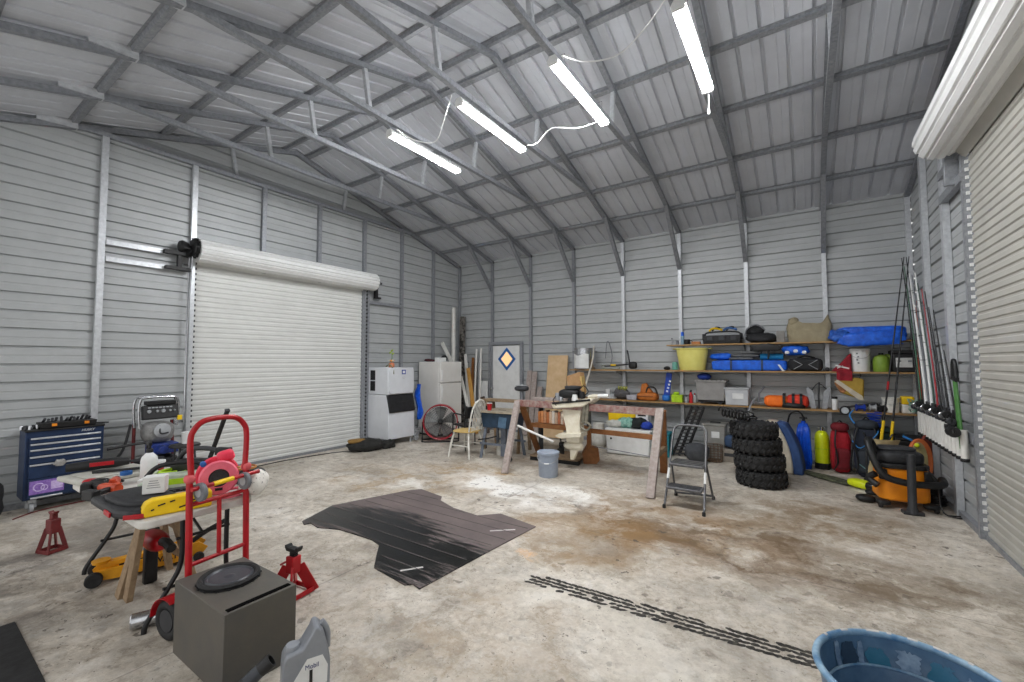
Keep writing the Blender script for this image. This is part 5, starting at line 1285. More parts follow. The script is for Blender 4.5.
fl_ = M('dark red cloth', (150, 22, 40), .8, 0, (112, 14, 28), 14, .6)
mb = MB(); mb.prism([(-.14, .0), (.1, .0), (.1, .27), (.07, .24), (-.02, .12)], -.1, .1, 'y'); mb.build('folded_cloth', fl_, t, bevel=.02)
mb = MB(); mb.bar((-.09, -.104, .09), (.07, -.104, .045), .008, .02); mb.bar((-.07, -.104, .05), (.0, -.104, .08), .008, .014); mb.build('stripe', white, t)
mb = MB(); mb.sheet(lambda u, v: (-.08 + .18 * u, -.142 - .004 * sin(9 * u), .01 - .14 * v), 8, 5, .006); mb.build('hanging_corner', fl_, t)
t = T('bucket', 'white plastic bucket with worn lettering on the middle shelf', 'bucket', (7.885, SY - .02, ZM + E_))
mb = MB(); mb.lathe([(0, 0), (.105, 0), (.108, .006), (.118, .29), (.125, .292), (.125, .305), (.119, .307), (.12, .33), (.114, .33), (.104, .012), (0, .012)], seg=36); mb.build('bucket_body', white, t)
mb = MB()
for k in range(4): mb.box((-.04 + .012 * (k % 2), -.113 - .001 * k, .26 - .045 * k), (.02, .003, .022), (R(3), 0, 0))
mb.build('printed_marks', mgrey, t)
mb = MB(); mb.tube([(.122 * cos(R(a)), .122 * sin(R(a)) * 1.02, .29 - .1 * sin(R(-a) * 1)) for a in range(-170, -9, 16)], .003, 6); mb.build('wire_handle', lgrey, t)
t = T('jug', 'olive green plastic jug on the middle shelf', 'jug', (8.12, SY - .02, ZM + E_))
gj = M('olive green plastic', (132, 160, 60), .5, 0, (110, 138, 44), 10, .6)
mb = MB(); mb.lathe([(0, 0), (.09, 0), (.095, .01), (.095, .16), (.08, .21), (.04, .235), (.03, .24), (0, .24)], seg=28); mb.build('jug_body', gj, t)
mb = MB(); mb.lathe([(0, .24), (.028, .24), (.028, .265), (0, .268)], seg=16); mb.build('cap', black, t)
mb = MB(); mb.tube([(.04, 0, .24), (.085, 0, .235), (.09, 0, .18)], .01, 8, sm=4); mb.build('handle', gj, t)
t = T('crate', 'black crate with white front panel at the end of the middle shelf', 'crate', (8.345, SY - .0, ZM + E_))
mb = MB(); mb.box((0, 0, .125), (.23, .26, .25)); mb.build('crate_body', black, t, bevel=.012)
mb = MB(); mb.box((0, -.133, .13), (.17, .008, .13)); mb.build('front_panel', M('off white card', (206, 206, 202), .6), t)
mb = MB(); mb.box((0, -.0, .275), (.26, .29, .045)); mb.build('lid', black, t, bevel=.01)
for x in (-.05, .06):
    mb = MB(); mb.box((x, -.139, .15), (.04, .004, .02)); mb.build('printing', mgrey, t)

# ---- lowest shelf
t = T('work_gloves', 'grey and yellow-green work gloves heaped on the lowest shelf', 'gloves', (4.32, SY, ZL + E_))
mb = MB(); mb.blob((0, 0, .1), (.3, .2, .2), .9, .2, 12, 61, crease=.5); mb.build('glove_palm', M('grey knit', (92, 90, 92), .9), t, ang=60)
for k in range(4):
    mb = MB(); mb.tube([(-.05 + .04 * k, -.03, .16), (-.04 + .05 * k, -.06, .24), (-.02 + .05 * k, -.09, .2)], [.018, .018, .013], 8, sm=3); mb.build('glove_finger', M('yellow green knit', (164, 168, 88), .9), t)
t = T('shoe', 'pale grey shoe lying beside the work gloves', 'shoe', (4.05, SY, ZL + E_), 6)
mb = MB(); mb.blob((0, 0, .045), (.27, .1, .09), .8, .05); mb.build('upper', lgrey, t)
mb = MB(); mb.blob((0, 0, .012), (.28, .105, .024), .6); mb.build('sole', white, t)
t = T('socket_plate', 'small white cup standing behind the pale grey shoe', 'cup', (4.0, SY + .12, ZL + E_))
mb = MB(); mb.lathe([(0, 0), (.045, 0), (.055, .17), (.05, .17), (.042, .008), (0, .008)], seg=20); mb.build('cup_body', white, t)
t = T('tray', 'low pale tray between the gloves and the brown leather bag', 'tray', (4.54, SY, ZL + E_))
mb = MB(); mb.box((0, 0, .045), (.18, .22, .09), taper=1.08); mb.build('tray_body', M('pale lilac grey', (186, 186, 196), .5), t, bevel=.01)
t = T('tool_bag', 'orange-brown leather tool bag with black strap on the lowest shelf', 'bag', (4.82, SY - .02, ZL + E_))
lea = M('orange brown leather', (190, 112, 44), .6, 0, (160, 88, 30), 12, .7)
mb = MB(); mb.blob((0, 0, .075), (.38, .24, .15), .55, .05, 7, 71, nu=34); mb.build('bag_body', lea, t, ang=60)
mb = MB(); mb.prism([(-.13, .14), (.1, .15), (-.02, .32), (-.1, .3)], -.06, .02, 'y'); mb.build('flap', lea, t, bevel=.015)
mb = MB(); mb.tube([(-.02, -.05, .14), (.02, -.06, .24), (.13, -.05, .24), (.18, -.04, .13)], .016, 8, sm=5); mb.build('strap', black, t)
mb = MB(); mb.box((-.03, -.123, .08), (.3, .005, .012)); mb.build('seam', M('dark leather', (104, 58, 22)), t)
t = T('swim_fin', 'blue swim fin with pale marks leaning upright on the lowest shelf', 'swim fin', (5.15, SY, ZL + E_))
mb = MB(); mb.prism([(-.06, .05), (.05, .05), (.1, .5), (.02, .52), (-.0, .5)], -.012, .012, 'y'); mb.build('blade', M('deep blue rubber', (32, 70, 172), .5), t, bevel=.004)
mb = MB(); mb.blob((-.01, .01, .06), (.14, .14, .12), .7); mb.build('foot_pocket', M('sky blue rubber', (40, 120, 214), .5), t)
mb = MB()
for k in range(4): mb.box((.012 + .018 * k, -.0135, .18 + .06 * k), (.035, .003, .03), (0, R(12), 0))
mb.build('pale_marks', white, t)
t = T('small_box', 'lime green box on the lowest shelf beside the blue swim fin', 'box', (5.35, SY - .05, ZL + E_))
mb = MB(); mb.box((0, 0, .065), (.18, .14, .13)); mb.build('box_body', lime, t, bevel=.006)
mb = MB(); mb.blob((-.02, 0, .155), (.1, .08, .05), .8); mb.build('lid_knob', lime, t)
for k, (x, y, h, r_, mm, cm, lab) in enumerate(((5.5, -.33, .12, .026, lgrey, black, 'squat grey bottle nearest the lime green box'), (5.545, -.24, .2, .024, dgrey, black, 'dark slim bottle behind the squat grey bottle'), (5.58, -.36, .22, .028, M('bottle red', (206, 40, 44)), black, 'red bottle on the lowest shelf in front of the grey tote'), (5.62, -.26, .16, .024, white, red, 'white bottle with red cap beside the red bottle'))):
    t = T('bottle', lab, 'bottle', (x, y, ZL + E_))
    mb = MB(); mb.lathe([(0, 0), (r_, 0), (r_ + .002, .006), (r_ + .002, h * .62), (r_ * .5, h * .78), (r_ * .5, h * .84), (0, h * .84)], seg=18); mb.build('bottle_body', mm, t)
    mb = MB(); mb.lathe([(0, h * .84), (r_ * .55, h * .84), (r_ * .55, h), (0, h)], seg=14); mb.build('cap', cm, t)
t = T('storage_bin', 'large grey plastic tote on black wheels on the lowest shelf', 'storage bin', (5.9, SY - .02, ZL + E_))
gb = M('warm grey tote plastic', (150, 148, 146), .5, 0, (132, 130, 128), 8, .7)
mb = MB(); mb.box((0, 0, .22), (.42, .27, .32), taper=1.08); mb.build('bin_body', gb, t, bevel=.015)
mb = MB(); mb.box((0, 0, .38), (.49, .32, .03))
for k in range(7): mb.box((-.2 + k * .067, -.158, .392), (.035, .02, .03))
mb.build('rim', gb, t, bevel=.005)
mb = MB(); mb.box((0, 0, .045), (.4, .24, .03)); mb.build('dolly', black, t, bevel=.006)
for x in (-.14, .14):
    mb = MB(); mb.lathe([(0, -.02), (.026, -.02), (.03, 0), (.026, .02), (0, .02)], (x, -.1, .031), 16, 'y'); mb.build('wheel', dgrey, t)
t = T('cloth_bundle', 'dark blue cloth showing above the grey tote on black wheels', 'cloth', (5.78, SY + .02, ZL + .402))
mb = MB(); mb.blob((0, 0, .05), (.22, .18, .12), .9, .1, 9, 5); mb.build('cloth', M('dark blue cloth', (30, 56, 140), .8), t)
t = T('storage_bin', 'clear white plastic bin beside the grey tote on the lowest shelf', 'storage bin', (6.29, SY - .02, ZL + E_))
cw_ = M('cloudy white plastic', (192, 194, 196), .4, 0, (174, 176, 180), 7, .7)
mb = MB(); mb.box((0, 0, .13), (.33, .26, .26), taper=1.05); mb.build('bin_body', cw_, t, bevel=.012)
mb = MB(); mb.box((0, 0, .272), (.37, .3, .025)); mb.build('lid', cw_, t, bevel=.006)
mb = MB(); mb.box((.02, -.137, .15), (.16, .003, .09)); mb.build('pale_panel', white, t)
t = T('folding_anchor', 'grey folding anchor standing near the orange life vest', 'anchor', (6.6, SY - .02, ZL + E_), 15)
mb = MB(); mb.tube([(0, 0, .02), (.0, 0, .2), (.08, -.02, .32)], .014, 8); mb.build('shank', mgrey, t)
for s_ in (-1, 1):
    mb = MB(); mb.tube([(0, 0, .05), (s_ * .08, -.03, .06), (s_ * .12, -.04, .14)], [.014, .014, .008], 8, sm=3); mb.build('fluke', galvd, t)
t = T('life_vest', 'orange and black life vest lying on the lowest shelf', 'life vest', (6.96, SY - .03, ZL + E_))
lv = M('vest orange', (246, 126, 34), .7, 0, (226, 96, 22), 10, .7); lvr = M('vest red orange', (226, 62, 40), .7)
mb = MB(); mb.blob((-.12, 0, .09), (.34, .26, .18), .6, .05, 7, 81, nu=30); mb.build('front_panel', lv, t, ang=60)
mb = MB(); mb.blob((.15, 0, .1), (.3, .26, .2), .6, .05, 7, 82, nu=30); mb.build('back_panel', lvr, t, ang=60)
mb = MB(); mb.blob((.1, -.03, .04), (.34, .24, .09), .6, .06, 8, 83); mb.build('lower_panel', black, t)
for x in (-.02, .1, .2):
    mb = MB(); mb.prism(rr(.29, .215, .06, 4, 0, .105), x - .018, x + .018, 'x'); mb.build('strap', black, t)
t = T('tool_stand', 'pair of grey metal plates standing on the lowest shelf beside the life vest', 'metal plates', (7.38, SY - .02, ZL + E_))
for s_ in (-1, 1):
    mb = MB(); mb.prism([(s_ * .03, 0), (s_ * .1, 0), (s_ * .155, .3), (s_ * .13, .33), (s_ * .06, .25)], -.015 + .02 * s_, .015 + .02 * s_, 'y'); mb.build('plate', alum, t, bevel=.004)
mb = MB(); mb.tube([(0, -.04, .0), (0, -.04, .2), (.01, -.04, .4)], .012, 8); mb.build('rod', dgrey, t)
mb = MB(); mb.tube([(-.08, -.03, .28), (0, -.05, .38), (.1, -.03, .3)], .008, 7, sm=4); mb.build('wire', dgrey, t)
t = T('jar', 'white lidded jar on the lowest shelf under the golden bag', 'jar', (7.57, SY - .06, ZL + E_))
mb = MB(); mb.lathe([(0, 0), (.034, 0), (.036, .15), (.03, .16), (0, .16)], seg=18); mb.build('jar_body', white, t)
mb = MB(); mb.lathe([(0, .16), (.036, .16), (.036, .19), (0, .192)], seg=18); mb.build('lid', black, t)
t = T('canvas_pouch', 'golden canvas pouch with pale sash hanging tilted under the middle shelf', 'pouch', (7.74, -.4, 1.2))
mb = MB(); mb.prism([(-.16, .06), (-.1, -.06), (.16, -.16), (.17, .14), (.1, .16), (-.12, .15)], -.04, .03, 'y'); mb.build('pouch_body', M('golden canvas', (176, 146, 62), .8, 0, (150, 122, 46), 12, .7, .2), t, bevel=.02)
mb = MB(); mb.prism([(-.17, .1), (-.13, .13), (.15, -.1), (.16, -.16), (.1, -.15)], -.05, -.035, 'y'); mb.build('sash', M('pale sash cloth', (204, 194, 176), .85), t, bevel=.004)
mb = MB(); mb.prism([(-.17, .07), (-.16, .13), (-.02, .0), (-.06, -.06), (-.1, -.06)], -.046, -.036, 'y'); mb.build('flap', brownw, t, bevel=.004)
mb = MB(); mb.tube([(-.1, .0, .14), (-.12, -.0, .2), (-.1, -.01, .226)], .006, 6); mb.tube([(.12, 0, .15), (.14, 0, .2), (.12, -.01, .226)], .006, 6); mb.build('hanging_cord', black, t)
t = T('snorkel', 'dark snorkel and mask strap lying along the lowest shelf', 'snorkel', (7.84, SY - .03, ZL + E_))
mb = MB(); mb.tube([(-.16, 0, .03), (-.05, .02, .06), (.1, 0, .09), (.2, -.02, .11)], .017, 8, sm=4); mb.build('tube', dgrey, t)
mb = MB(); mb.tube([(.2, -.02, .11), (.24, -.02, .08), (.22, -.02, .03)], .015, 8, sm=4); mb.build('mouthpiece', black, t)
t = T('dive_mask', 'round glass dive mask hanging over the edge of the lowest shelf', 'dive mask', (7.68, -.455, ZL + .01))
mb = MB(); mb.torus((0, 0, .0), .055, .012, 'y', 24, 8); mb.build('frame', black, t)
mb = MB(); mb.lathe([(0, -.003), (.05, -.003), (.05, .003), (0, .003)], (0, 0, 0), 22, 'y'); mb.build('lens', M('pale lens', (190, 196, 200), .15), t)
t = T('fishing_reel', 'royal blue reel on the edge of the lowest shelf', 'reel', (7.86, -.38, ZL + .055), 10)
mb = MB(); mb.lathe([(0, -.05), (.05, -.05), (.05, -.04), (.03, -.035), (.03, .035), (.05, .04), (.05, .05), (0, .05)], (0, 0, 0), 22, 'x'); mb.build('spool', M('royal blue', (34, 66, 170), .4), t)
mb = MB(); mb.tube([(.05, 0, 0), (.08, -.02, .02), (.08, -.03, .06)], .007, 7); mb.build('crank', black, t)
for k, (x, z, c, lab) in enumerate(((8.0, .06, lgrey, 'grey reel and line second along from the royal blue reel'), (8.1, .05, black, 'black reel beside the white pail on the lowest shelf'))):
    t = T('fishing_reel', lab, 'reel', (x, -.36, ZL + z), 40 * k)
    mb = MB(); mb.lathe([(0, -.04), (.045, -.04), (.048, -.03), (.03, -.02), (.03, .02), (.048, .03), (.045, .04), (0, .04)], (0, 0, 0), 20, 'x'); mb.build('spool', c, t)
    mb = MB(); mb.tube([(.04, 0, 0), (.07, -.03, .03), (.07, -.05, .06)], .007, 7); mb.build('crank', dgrey, t)
t = T('line_tangle', 'tangle of dark line and blue cord hanging below the lowest shelf edge', 'line', (8.0, -.45, .8))
mb = MB(); mb.tube([(.1 * sin(k * 2.1) * (1 - k / 40), -.012 - .012 * cos(k * 1.3), .09 - .012 * k) for k in range(22)], .007, 6, sm=3); mb.build('line', M('royal blue', (34, 66, 170)), t)
t = T('pail', 'white pail on the lowest shelf beside the yellow container', 'pail', (8.2, SY - .02, ZL + E_))
mb = MB(); mb.lathe([(0, 0), (.085, 0), (.095, .19), (.1, .195), (.1, .205), (.093, .205), (.083, .01), (0, .01)], seg=30); mb.build('pail_body', whitep, t)
mb = MB(); mb.tube([(.1 * cos(R(a)), .1 * sin(R(a)), .19 - .08 * sin(R(-a))) for a in range(-175, -4, 17)], .003, 6); mb.build('wire_handle', lgrey, t)
t = T('container', 'yellow container with white base at the end of the lowest shelf', 'container', (8.375, SY - .03, ZL + E_))
mb = MB(); mb.box((0, 0, .06), (.13, .16, .12)); mb.build('container_base', whitep, t, bevel=.01)
mb = MB(); mb.box((0, 0, .175), (.13, .16, .11)); mb.build('container_top', yellow, t, bevel=.015)

# ------------------------------------------------------------------ on the floor under the shelves
t = T('ramp_rack', 'black perforated loading ramp leaning under the lowest shelf', 'ramp', (0, 0, 0))
a, b = V((5.42, -.62, .02)), V((5.72, -.5, .84))
for off in (-.1, .0, .1):
    mb = MB(); mb.bar(a + V((off, 0, 0)), b + V((off * .9, 0, 0)), .02, .045); mb.build('rail', black, t)
for k in range(14):
    p = a.lerp(b, .03 + k * .07); mb = MB(); mb.bar(p + V((-.1, -.01, 0)), p + V((.1, -.01, .012)), .012, .02); mb.build('rung', dgrey, t)
t = T('storage_bin', 'tall clear plastic bin with dark contents on the floor under the lowest shelf', 'storage bin', (5.96, -.38, 0))
clr = M('smoky clear plastic', (150, 150, 146), .3, 0, (116, 114, 108), 6, .9)
mb = MB(); mb.box((0, 0, .28), (.3, .3, .54), taper=1.08); mb.build('bin_body', clr, t, bevel=.015)
mb = MB(); mb.box((0, 0, .56), (.35, .35, .03)); mb.build('lid', clr, t, bevel=.006)
mb = MB(); mb.box((0, 0, .582), (.16, .06, .02)); mb.build('lid_handle', black, t, bevel=.005)
mb = MB(); mb.box((.02, -.158, .4), (.12, .004, .1)); mb.build('paper_label', white, t)
t = T('wire_basket', 'brown wire basket in front of the tall clear bin', 'basket', (5.98, -.68, 0))
mb = MB()
for z in (.02, .1, .18, .26): mb.torus((0, 0, z), .12 + .03 * z, .006, 'z', 20, 6)
for k in range(14):
    g = 2 * pi * k / 14; mb.tube([(.12 * cos(g), .12 * sin(g), .015), (.128 * cos(g), .128 * sin(g), .26)], .005, 5)
mb.lathe([(0, .004), (.12, .004), (.12, .014), (0, .014)], seg=20)
mb.build('wire_body', M('rusty wire', (104, 84, 66), .7), t)
t = T('black_sack', 'slumped dark grey sack on the floor behind the step ladder', 'sack', (5.76, -.88, 0))
mb = MB(); mb.blob((0, 0, .15), (.36, .34, .3), .9, .08, 6, 91, crease=.2); mb.build('sack_body', M('dark grey fabric', (74, 76, 80), .85, 0, (54, 56, 60), 12, .7, .2), t)
t = T('bag', 'navy blue small bag on the floor between the clear bin and the tyres', 'bag', (6.24, -.5, .215))
mb = MB(); mb.blob((0, 0, .1), (.26, .24, .2), .6, .05, 8, 5); mb.build('bag_body', M('slate navy fabric', (52, 74, 104), .8), t)
t = T('crate', 'low beige crate under the navy blue small bag', 'crate', (6.24, -.5, 0))
mb = MB(); mb.box((0, 0, .1), (.28, .3, .2), taper=1.04); mb.build('crate_body', M('beige plastic', (150, 142, 130), .6), t, bevel=.012)
mb = MB(); mb.box((0, -.153, .12), (.24, .006, .05)); mb.build('dark_band', dgrey, t)

# tyres and the spiral hose
def tyre(label, x, y, z, rz, tilt, seed, R0=.292, h=.2):
    t = T('tyre', label, 'tyre', (x, y, z), rz, 'stack of off-road tyres')
    t.rotation_euler = (R(tilt), R(tilt * .5), R(rz))
    r0 = .14
    prof = [(r0, .035), (r0 + .02, .012), (R0 - .07, .002), (R0 - .022, .018), (R0 - .008, .05), (R0 - .006, h / 2), (R0 - .008, h - .05), (R0 - .022, h - .018), (R0 - .07, h - .002), (r0 + .02, h - .012), (r0, h - .035), (r0 - .004, h - .06), (r0 + .06, h / 2), (r0 - .004, .06)]
    mb = MB(); mb.lathe(prof, seg=48, closed=True); mb.build('carcass', rubber, t)
    mb = MB(); n = 22
    for k in range(n):
        for side in (-1, 1):
            g = 2 * pi * (k + (.5 if side > 0 else 0)) / n
            c = V((cos(g) * (R0 - .002), sin(g) * (R0 - .002), h / 2 + side * .036))
            mb.box(c, (.018, .05, .05), (side * R(38), 0, g))
            c2 = V((cos(g + .06) * (R0 - .012), sin(g + .06) * (R0 - .012), h / 2 + side * .078))
            mb.box(c2, (.018, .03, .034), (side * R(12), 0, g))
    mb.build('tread', rubber, t, bevel=.003, seg=1)
    return t
tyre('black knobbly tyre lying at the bottom of the stack', 6.71, -1.76, .004, 0, 0, 1)
tyre('black knobbly tyre second up in the stack', 6.69, -1.745, .208, 33, 0, 2)
tyre('black knobbly tyre third up in the stack', 6.665, -1.74, .412, 60, 0, 3, .285, .192)
tyre('topmost black knobbly tyre carrying the spiral hose', 6.635, -1.735, .608, 11, 0, 4, .28, .195)
t = T('spiral_hose', 'black spiral air hose coiled on top of the tyre stack', 'hose', (6.5, -1.86, .81), 34)
mb = MB(); mb.tube([V((p.x - .26, p.y, p.z + .13 - .2 * p.x)) for p in helix((0, 0, .0), .056, 8, .046, 'x', 14)] , .011, 6); mb.build('coils', black, t)
mb = MB(); mb.tube([(.09, -.04, .04), (.18, -.06, .04), (.2, .05, .06), (.1, .1, .04), (.0, .06, .03), (.04, -.04, .04), (.16, -.02, .09), (.14, .08, .12)], .0095, 6, sm=6); mb.build('loose_loop', black, t)
mb = MB(); mb.tube([(.14, .08, .12), (.2, .1, .22), (.26, .1, .3)], .012, 8); mb.build('metal_fitting', chrome, t)

# upright cushion, dive gear, packs
t = T('lounge_cushion', 'cream and blue curved cushion standing on its end beyond the tyres', 'cushion', (7.0, -.8, 0), -6)
cu1 = M('cream upholstery', (206, 198, 180), .8, 0, (186, 178, 160), 8, .7); cu2 = M('slate blue upholstery', (56, 84, 134), .8, 0, (44, 68, 112), 8, .7)
def arc(off, w0, w1):
    pts = []
    for k in range(9):
        v = k / 8; x = -.12 + .2 * sin(v * pi * .6 + .1) ; 
        pts.append((.11 - .2 * v ** 2.2 + off, v * .72))
    return pts
L_ = arc(-.2, 0, 0); Rr = arc(-.05, 0, 0); R2 = arc(.07, 0, 0)
mb = MB(); mb.prism(L_ + Rr[::-1], -.16, .14, 'y'); mb.build('cream_pad', cu1, t, bevel=.025, seg=3)
mb = MB(); mb.prism([(x + .002, z) for x, z in Rr] + [(x, z * .97) for x, z in R2[::-1]], -.165, .145, 'y'); mb.build('blue_pad', cu2, t, bevel=.025, seg=3)
t = T('hose_bundle', 'thick bundle of bright blue hose around a tank under the lowest shelf', 'hose', (7.18, -.4, 0))
bh = M('bright blue hose', (14, 88, 214), .35, 0, (10, 66, 180), 10, .6)
for k in range(9):
    x = -.1 + .022 * k; mb = MB()
    mb.tube([(x * .6, -.02 - .05 * sin(k), .02), (x * 1.05, -.1 - .02 * (k % 3), .12), (x * .95, -.115 - .012 * (k % 2), .35), (x * .75, -.085, .56), (x * .45, -.02, .66)], .015, 8, sm=5); mb.build('hose_strand', bh, t)
mb = MB(); mb.lathe([(0, 0), (.085, .0), (.088, .01), (.088, .55), (.07, .63), (.03, .66), (.03, .7), (0, .7)], seg=26); mb.build('inner_tank', bh, t)
mb = MB(); mb.tube([(0, 0, .7), (0, 0, .76)], .022, 10); mb.tube([(-.05, 0, .745), (.05, 0, .745)], .014, 8); mb.tube([(0, 0, .76), (-.06, -.02, .84), (-.16, -.03, .8), (-.2, -.02, .66)], .012, 7, sm=5); mb.build('valve', black, t)
t = T('dive_tank', 'yellow-green dive tank with black base standing under the lowest shelf', 'dive tank', (7.4, -.3, 0))
mb = MB(); mb.lathe([(0, .05), (.092, .05), (.092, .44), (.085, .5), (.06, .545), (.03, .56), (0, .56)], seg=32); mb.build('tank_body', M('acid yellow green', (214, 226, 30), .35, 0, (190, 204, 18), 8, .6), t)
mb = MB(); mb.lathe([(0, 0), (.09, 0), (.097, .01), (.097, .085), (.093, .09), (0, .09)], seg=30); mb.build('boot', black, t)
mb = MB(); mb.lathe([(0, .56), (.024, .56), (.024, .6), (.03, .605), (.03, .62), (0, .625)], seg=14); mb.tube([(-.045, 0, .6), (.04, 0, .6)], .012, 8); mb.build('valve', chrome, t)
mb = MB(); mb.torus((0, 0, .3), .094, .005, 'z', 28, 6); mb.build('band', lime, t)
def pack(label, x, y, m1, m2, rz, h, seed, w=.28):
    t = T('backpack', label, 'backpack', (x, y, 0), rz)
    mb = MB(); mb.blob((0, 0, h * .46), (w, .2, h * .92), .6, .07, 5, seed, nu=30, nv=18, crease=.15); mb.build('pack_body', m1, t, ang=60)
    mb = MB(); mb.blob((0, -.09, h * .3), (w * .8, .12, h * .42), .6, .06, 6, seed + 1); mb.build('front_pocket', m2, t, ang=60)
    mb = MB(); mb.blob((0, -.01, h * .9), (w * .9, .22, .14), .8, .08, 7, seed + 2); mb.build('top_lid', m2, t, ang=60)
    for s_ in (-1, 1):
        mb = MB(); mb.tube([(s_ * w * .3, -.1, h * .86), (s_ * w * .42, -.155, h * .6), (s_ * w * .3, -.15, h * .25), (s_ * w * .42, -.08, .06)], .011, 7, sm=5); mb.build('strap', black, t)
    mb = MB(); mb.tube([(-.05, 0, h * .95), (0, -.01, h * 1.03), (.05, 0, h * .95)], .01, 7, sm=4); mb.build('grab_loop', black, t)
    return t
pack('red and black backpack standing next to the dive tank', 7.61, -.46, M('red pack fabric', (178, 26, 42), .75, 0, (140, 16, 30), 12, .7, .2), M('dark red pack fabric', (120, 24, 34), .75), 12, .72, 101, .24)
tb = pack('dark navy backpack with light blue piping beside the red backpack', 7.9, -.58, M('dark navy pack fabric', (34, 42, 58), .75, 0, (22, 28, 40), 12, .7, .2), M('charcoal pack fabric', (50, 56, 64), .75), -8, .8, 111, .3)
mb = MB(); mb.tube([(-.15, -.12, .5), (-.06, -.175, .42), (.1, -.17, .6), (.13, -.12, .66)], .008, 6, sm=5); mb.tube([(-.12, -.12, .74), (-.17, -.1, .84), (-.13, -.06, .92)], .01, 6, sm=5); mb.build('piping', M('light blue cord', (46, 130, 200)), tb)
mb = MB(); mb.tube([(.02, -.17, .1), (.1, -.17, .3), (.06, -.165, .55)], .007, 6, sm=5); mb.tube([(-.08, -.17, .2), (.02, -.175, .12)], .007, 6); mb.build('piping', M('pale teal cord', (120, 160, 160)), tb)
t = T('swim_fin', 'long dark camouflage fin with acid yellow foot strap lying on the floor', 'swim fin', (7.56, -1.12, .012), -41)
mb = MB(); mb.prism([(-.5, -.06), (-.52, .06), (-.1, .1), (.15, .075), (.15, -.075), (-.1, -.1)], 0, .03, 'z'); mb.build('blade', M('camouflage rubber', (58, 60, 50), .7, 0, (104, 108, 84), 24, .35), t, bevel=.008)
mb = MB(); mb.blob((.25, 0, .05), (.26, .16, .1), .6, .03); mb.build('foot_pocket', M('acid yellow green', (214, 226, 30)), t)
mb = MB(); mb.blob((.4, 0, .05), (.16, .14, .1), .8, .06); mb.build('heel_strap', black, t)
t = T('bin', 'dark green plastic bin under the lowest shelf behind the khaki bag', 'bin', (8.02, -.28, 0))
mb = MB(); mb.box((0, 0, .31), (.3, .34, .62), taper=1.06); mb.build('bin_body', M('dark green plastic', (40, 66, 58), .5), t, bevel=.02)
mb = MB(); mb.box((0, 0, .64), (.35, .4, .04)); mb.build('lid', M('dark green plastic', (40, 66, 58)), t, bevel=.012)
t = T('life_jacket', 'bright blue cord and cloth lying on the dark green bin', 'cloth', (7.98, -.32, .663))
mb = MB(); mb.blob((0, -.02, .03), (.26, .2, .06), .8, .16, 12, 4, crease=.4); mb.build('cloth', blue, t)
t = T('bin', 'black plastic bin under the lowest shelf in the corner', 'bin', (8.34, -.5, 0))
mb = MB(); mb.box((0, 0, .28), (.26, .4, .56), taper=1.07); mb.build('bin_body', black, t, bevel=.02)
mb = MB(); mb.box((0, 0, .575), (.31, .45, .03)); mb.build('lid', black, t, bevel=.01)
mb = MB(); mb.tube([(8.25, -.74, .62), (8.33, -.76, .58), (8.4, -.75, .52)], .014, 7, sm=4); tag(mb.build('strap', M('light blue cord', (46, 130, 200))), 'light blue strap hanging on the black bin in the corner', 'strap')
t = T('folding_chair', 'folded khaki camp chair standing behind the orange shop vacuum', 'camp chair', (8.0, -.98, 0), 6)
kh = M('camp chair khaki', (172, 156, 118), .85, 0, (142, 126, 92), 12, .7, .2)
mb = MB(); mb.sheet(lambda u, v: (-.13 + .3 * u + .02 * sin(7 * v), -.05 - .05 * sin(pi * u) , .3 + .3 * v), 10, 8, .012); mb.build('backrest', kh, t)
mb = MB(); mb.sheet(lambda u, v: (-.17 + .18 * u + .05 * v, -.08 - .06 * sin(pi * u) - .02 * sin(9 * v), .05 + .34 * v), 10, 10, .012); mb.build('seat', kh, t)
for a, b in (((-.2, .02, 0), (.14, .06, .66)), ((.16, .02, 0), (-.16, .06, .66)), ((-.18, -.1, 0), (-.14, 0, .62)), ((.16, -.1, 0), (.16, .02, .62))):
    mb = MB(); mb.tube([a, b], .011, 8); mb.build('leg', black, t)

# ------------------------------------------------------------------ shop vacuum
t = T('shop_vacuum', 'orange shop vacuum with black lid and hose by the wall of fishing rods', 'vacuum cleaner', (8.06, -1.82, 0), 8)
vo = M('shop vacuum orange', (242, 148, 20), .42, 0, (224, 126, 12), 8, .7)
mb = MB(); mb.prism(rr(.44, .4, .1, 6), .08, .3, 'z'); mb.build('drum', vo, t, bevel=.02)
mb = MB(); mb.prism(rr(.42, .38, .11, 6), .27, .43, 'z'); mb.build('upper_drum', vo, t, bevel=.015)
mb = MB(); mb.prism(rr(.45, .41, .11, 6), .425, .475, 'z'); mb.build('lid_rim', black, t, bevel=.012)
mb = MB(); mb.blob((0, .01, .53), (.4, .36, .16), .55, .02, 5, 2); mb.build('motor_head', M('black moulded plastic', (42, 43, 46)), t)
mb = MB(); mb.blob((-.02, .02, .62), (.34, .22, .05), .6, .0); mb.build('carry_handle', dgrey, t)
for s_ in (-1, 1):
    mb = MB(); mb.box((s_ * .19, -.18, .36), (.07, .05, .11)); mb.build('latch', black, t, bevel=.01)
for sx, sy in ((1, 1), (1, -1), (-1, 1), (-1, -1)):
    mb = MB(); mb.blob((sx * .2, sy * .19, .06), (.13, .12, .06), .7); mb.lathe([(0, -.016), (.03, -.016), (.034, 0), (.03, .016), (0, .016)], (sx * .23, sy * .22, .035), 14, 'x'); mb.build('caster', black, t)
mb = MB(); mb.tube([(-.2, -.0, .56), (-.26, -.04, .7), (-.3, -.14, .68), (-.27, -.23, .5), (-.2, -.27, .36), (-.05, -.285, .31), (.12, -.285, .3), (.28, -.24, .31), (.33, -.08, .33)], .036, 12, sm=7); mb.build('hose', black, t)
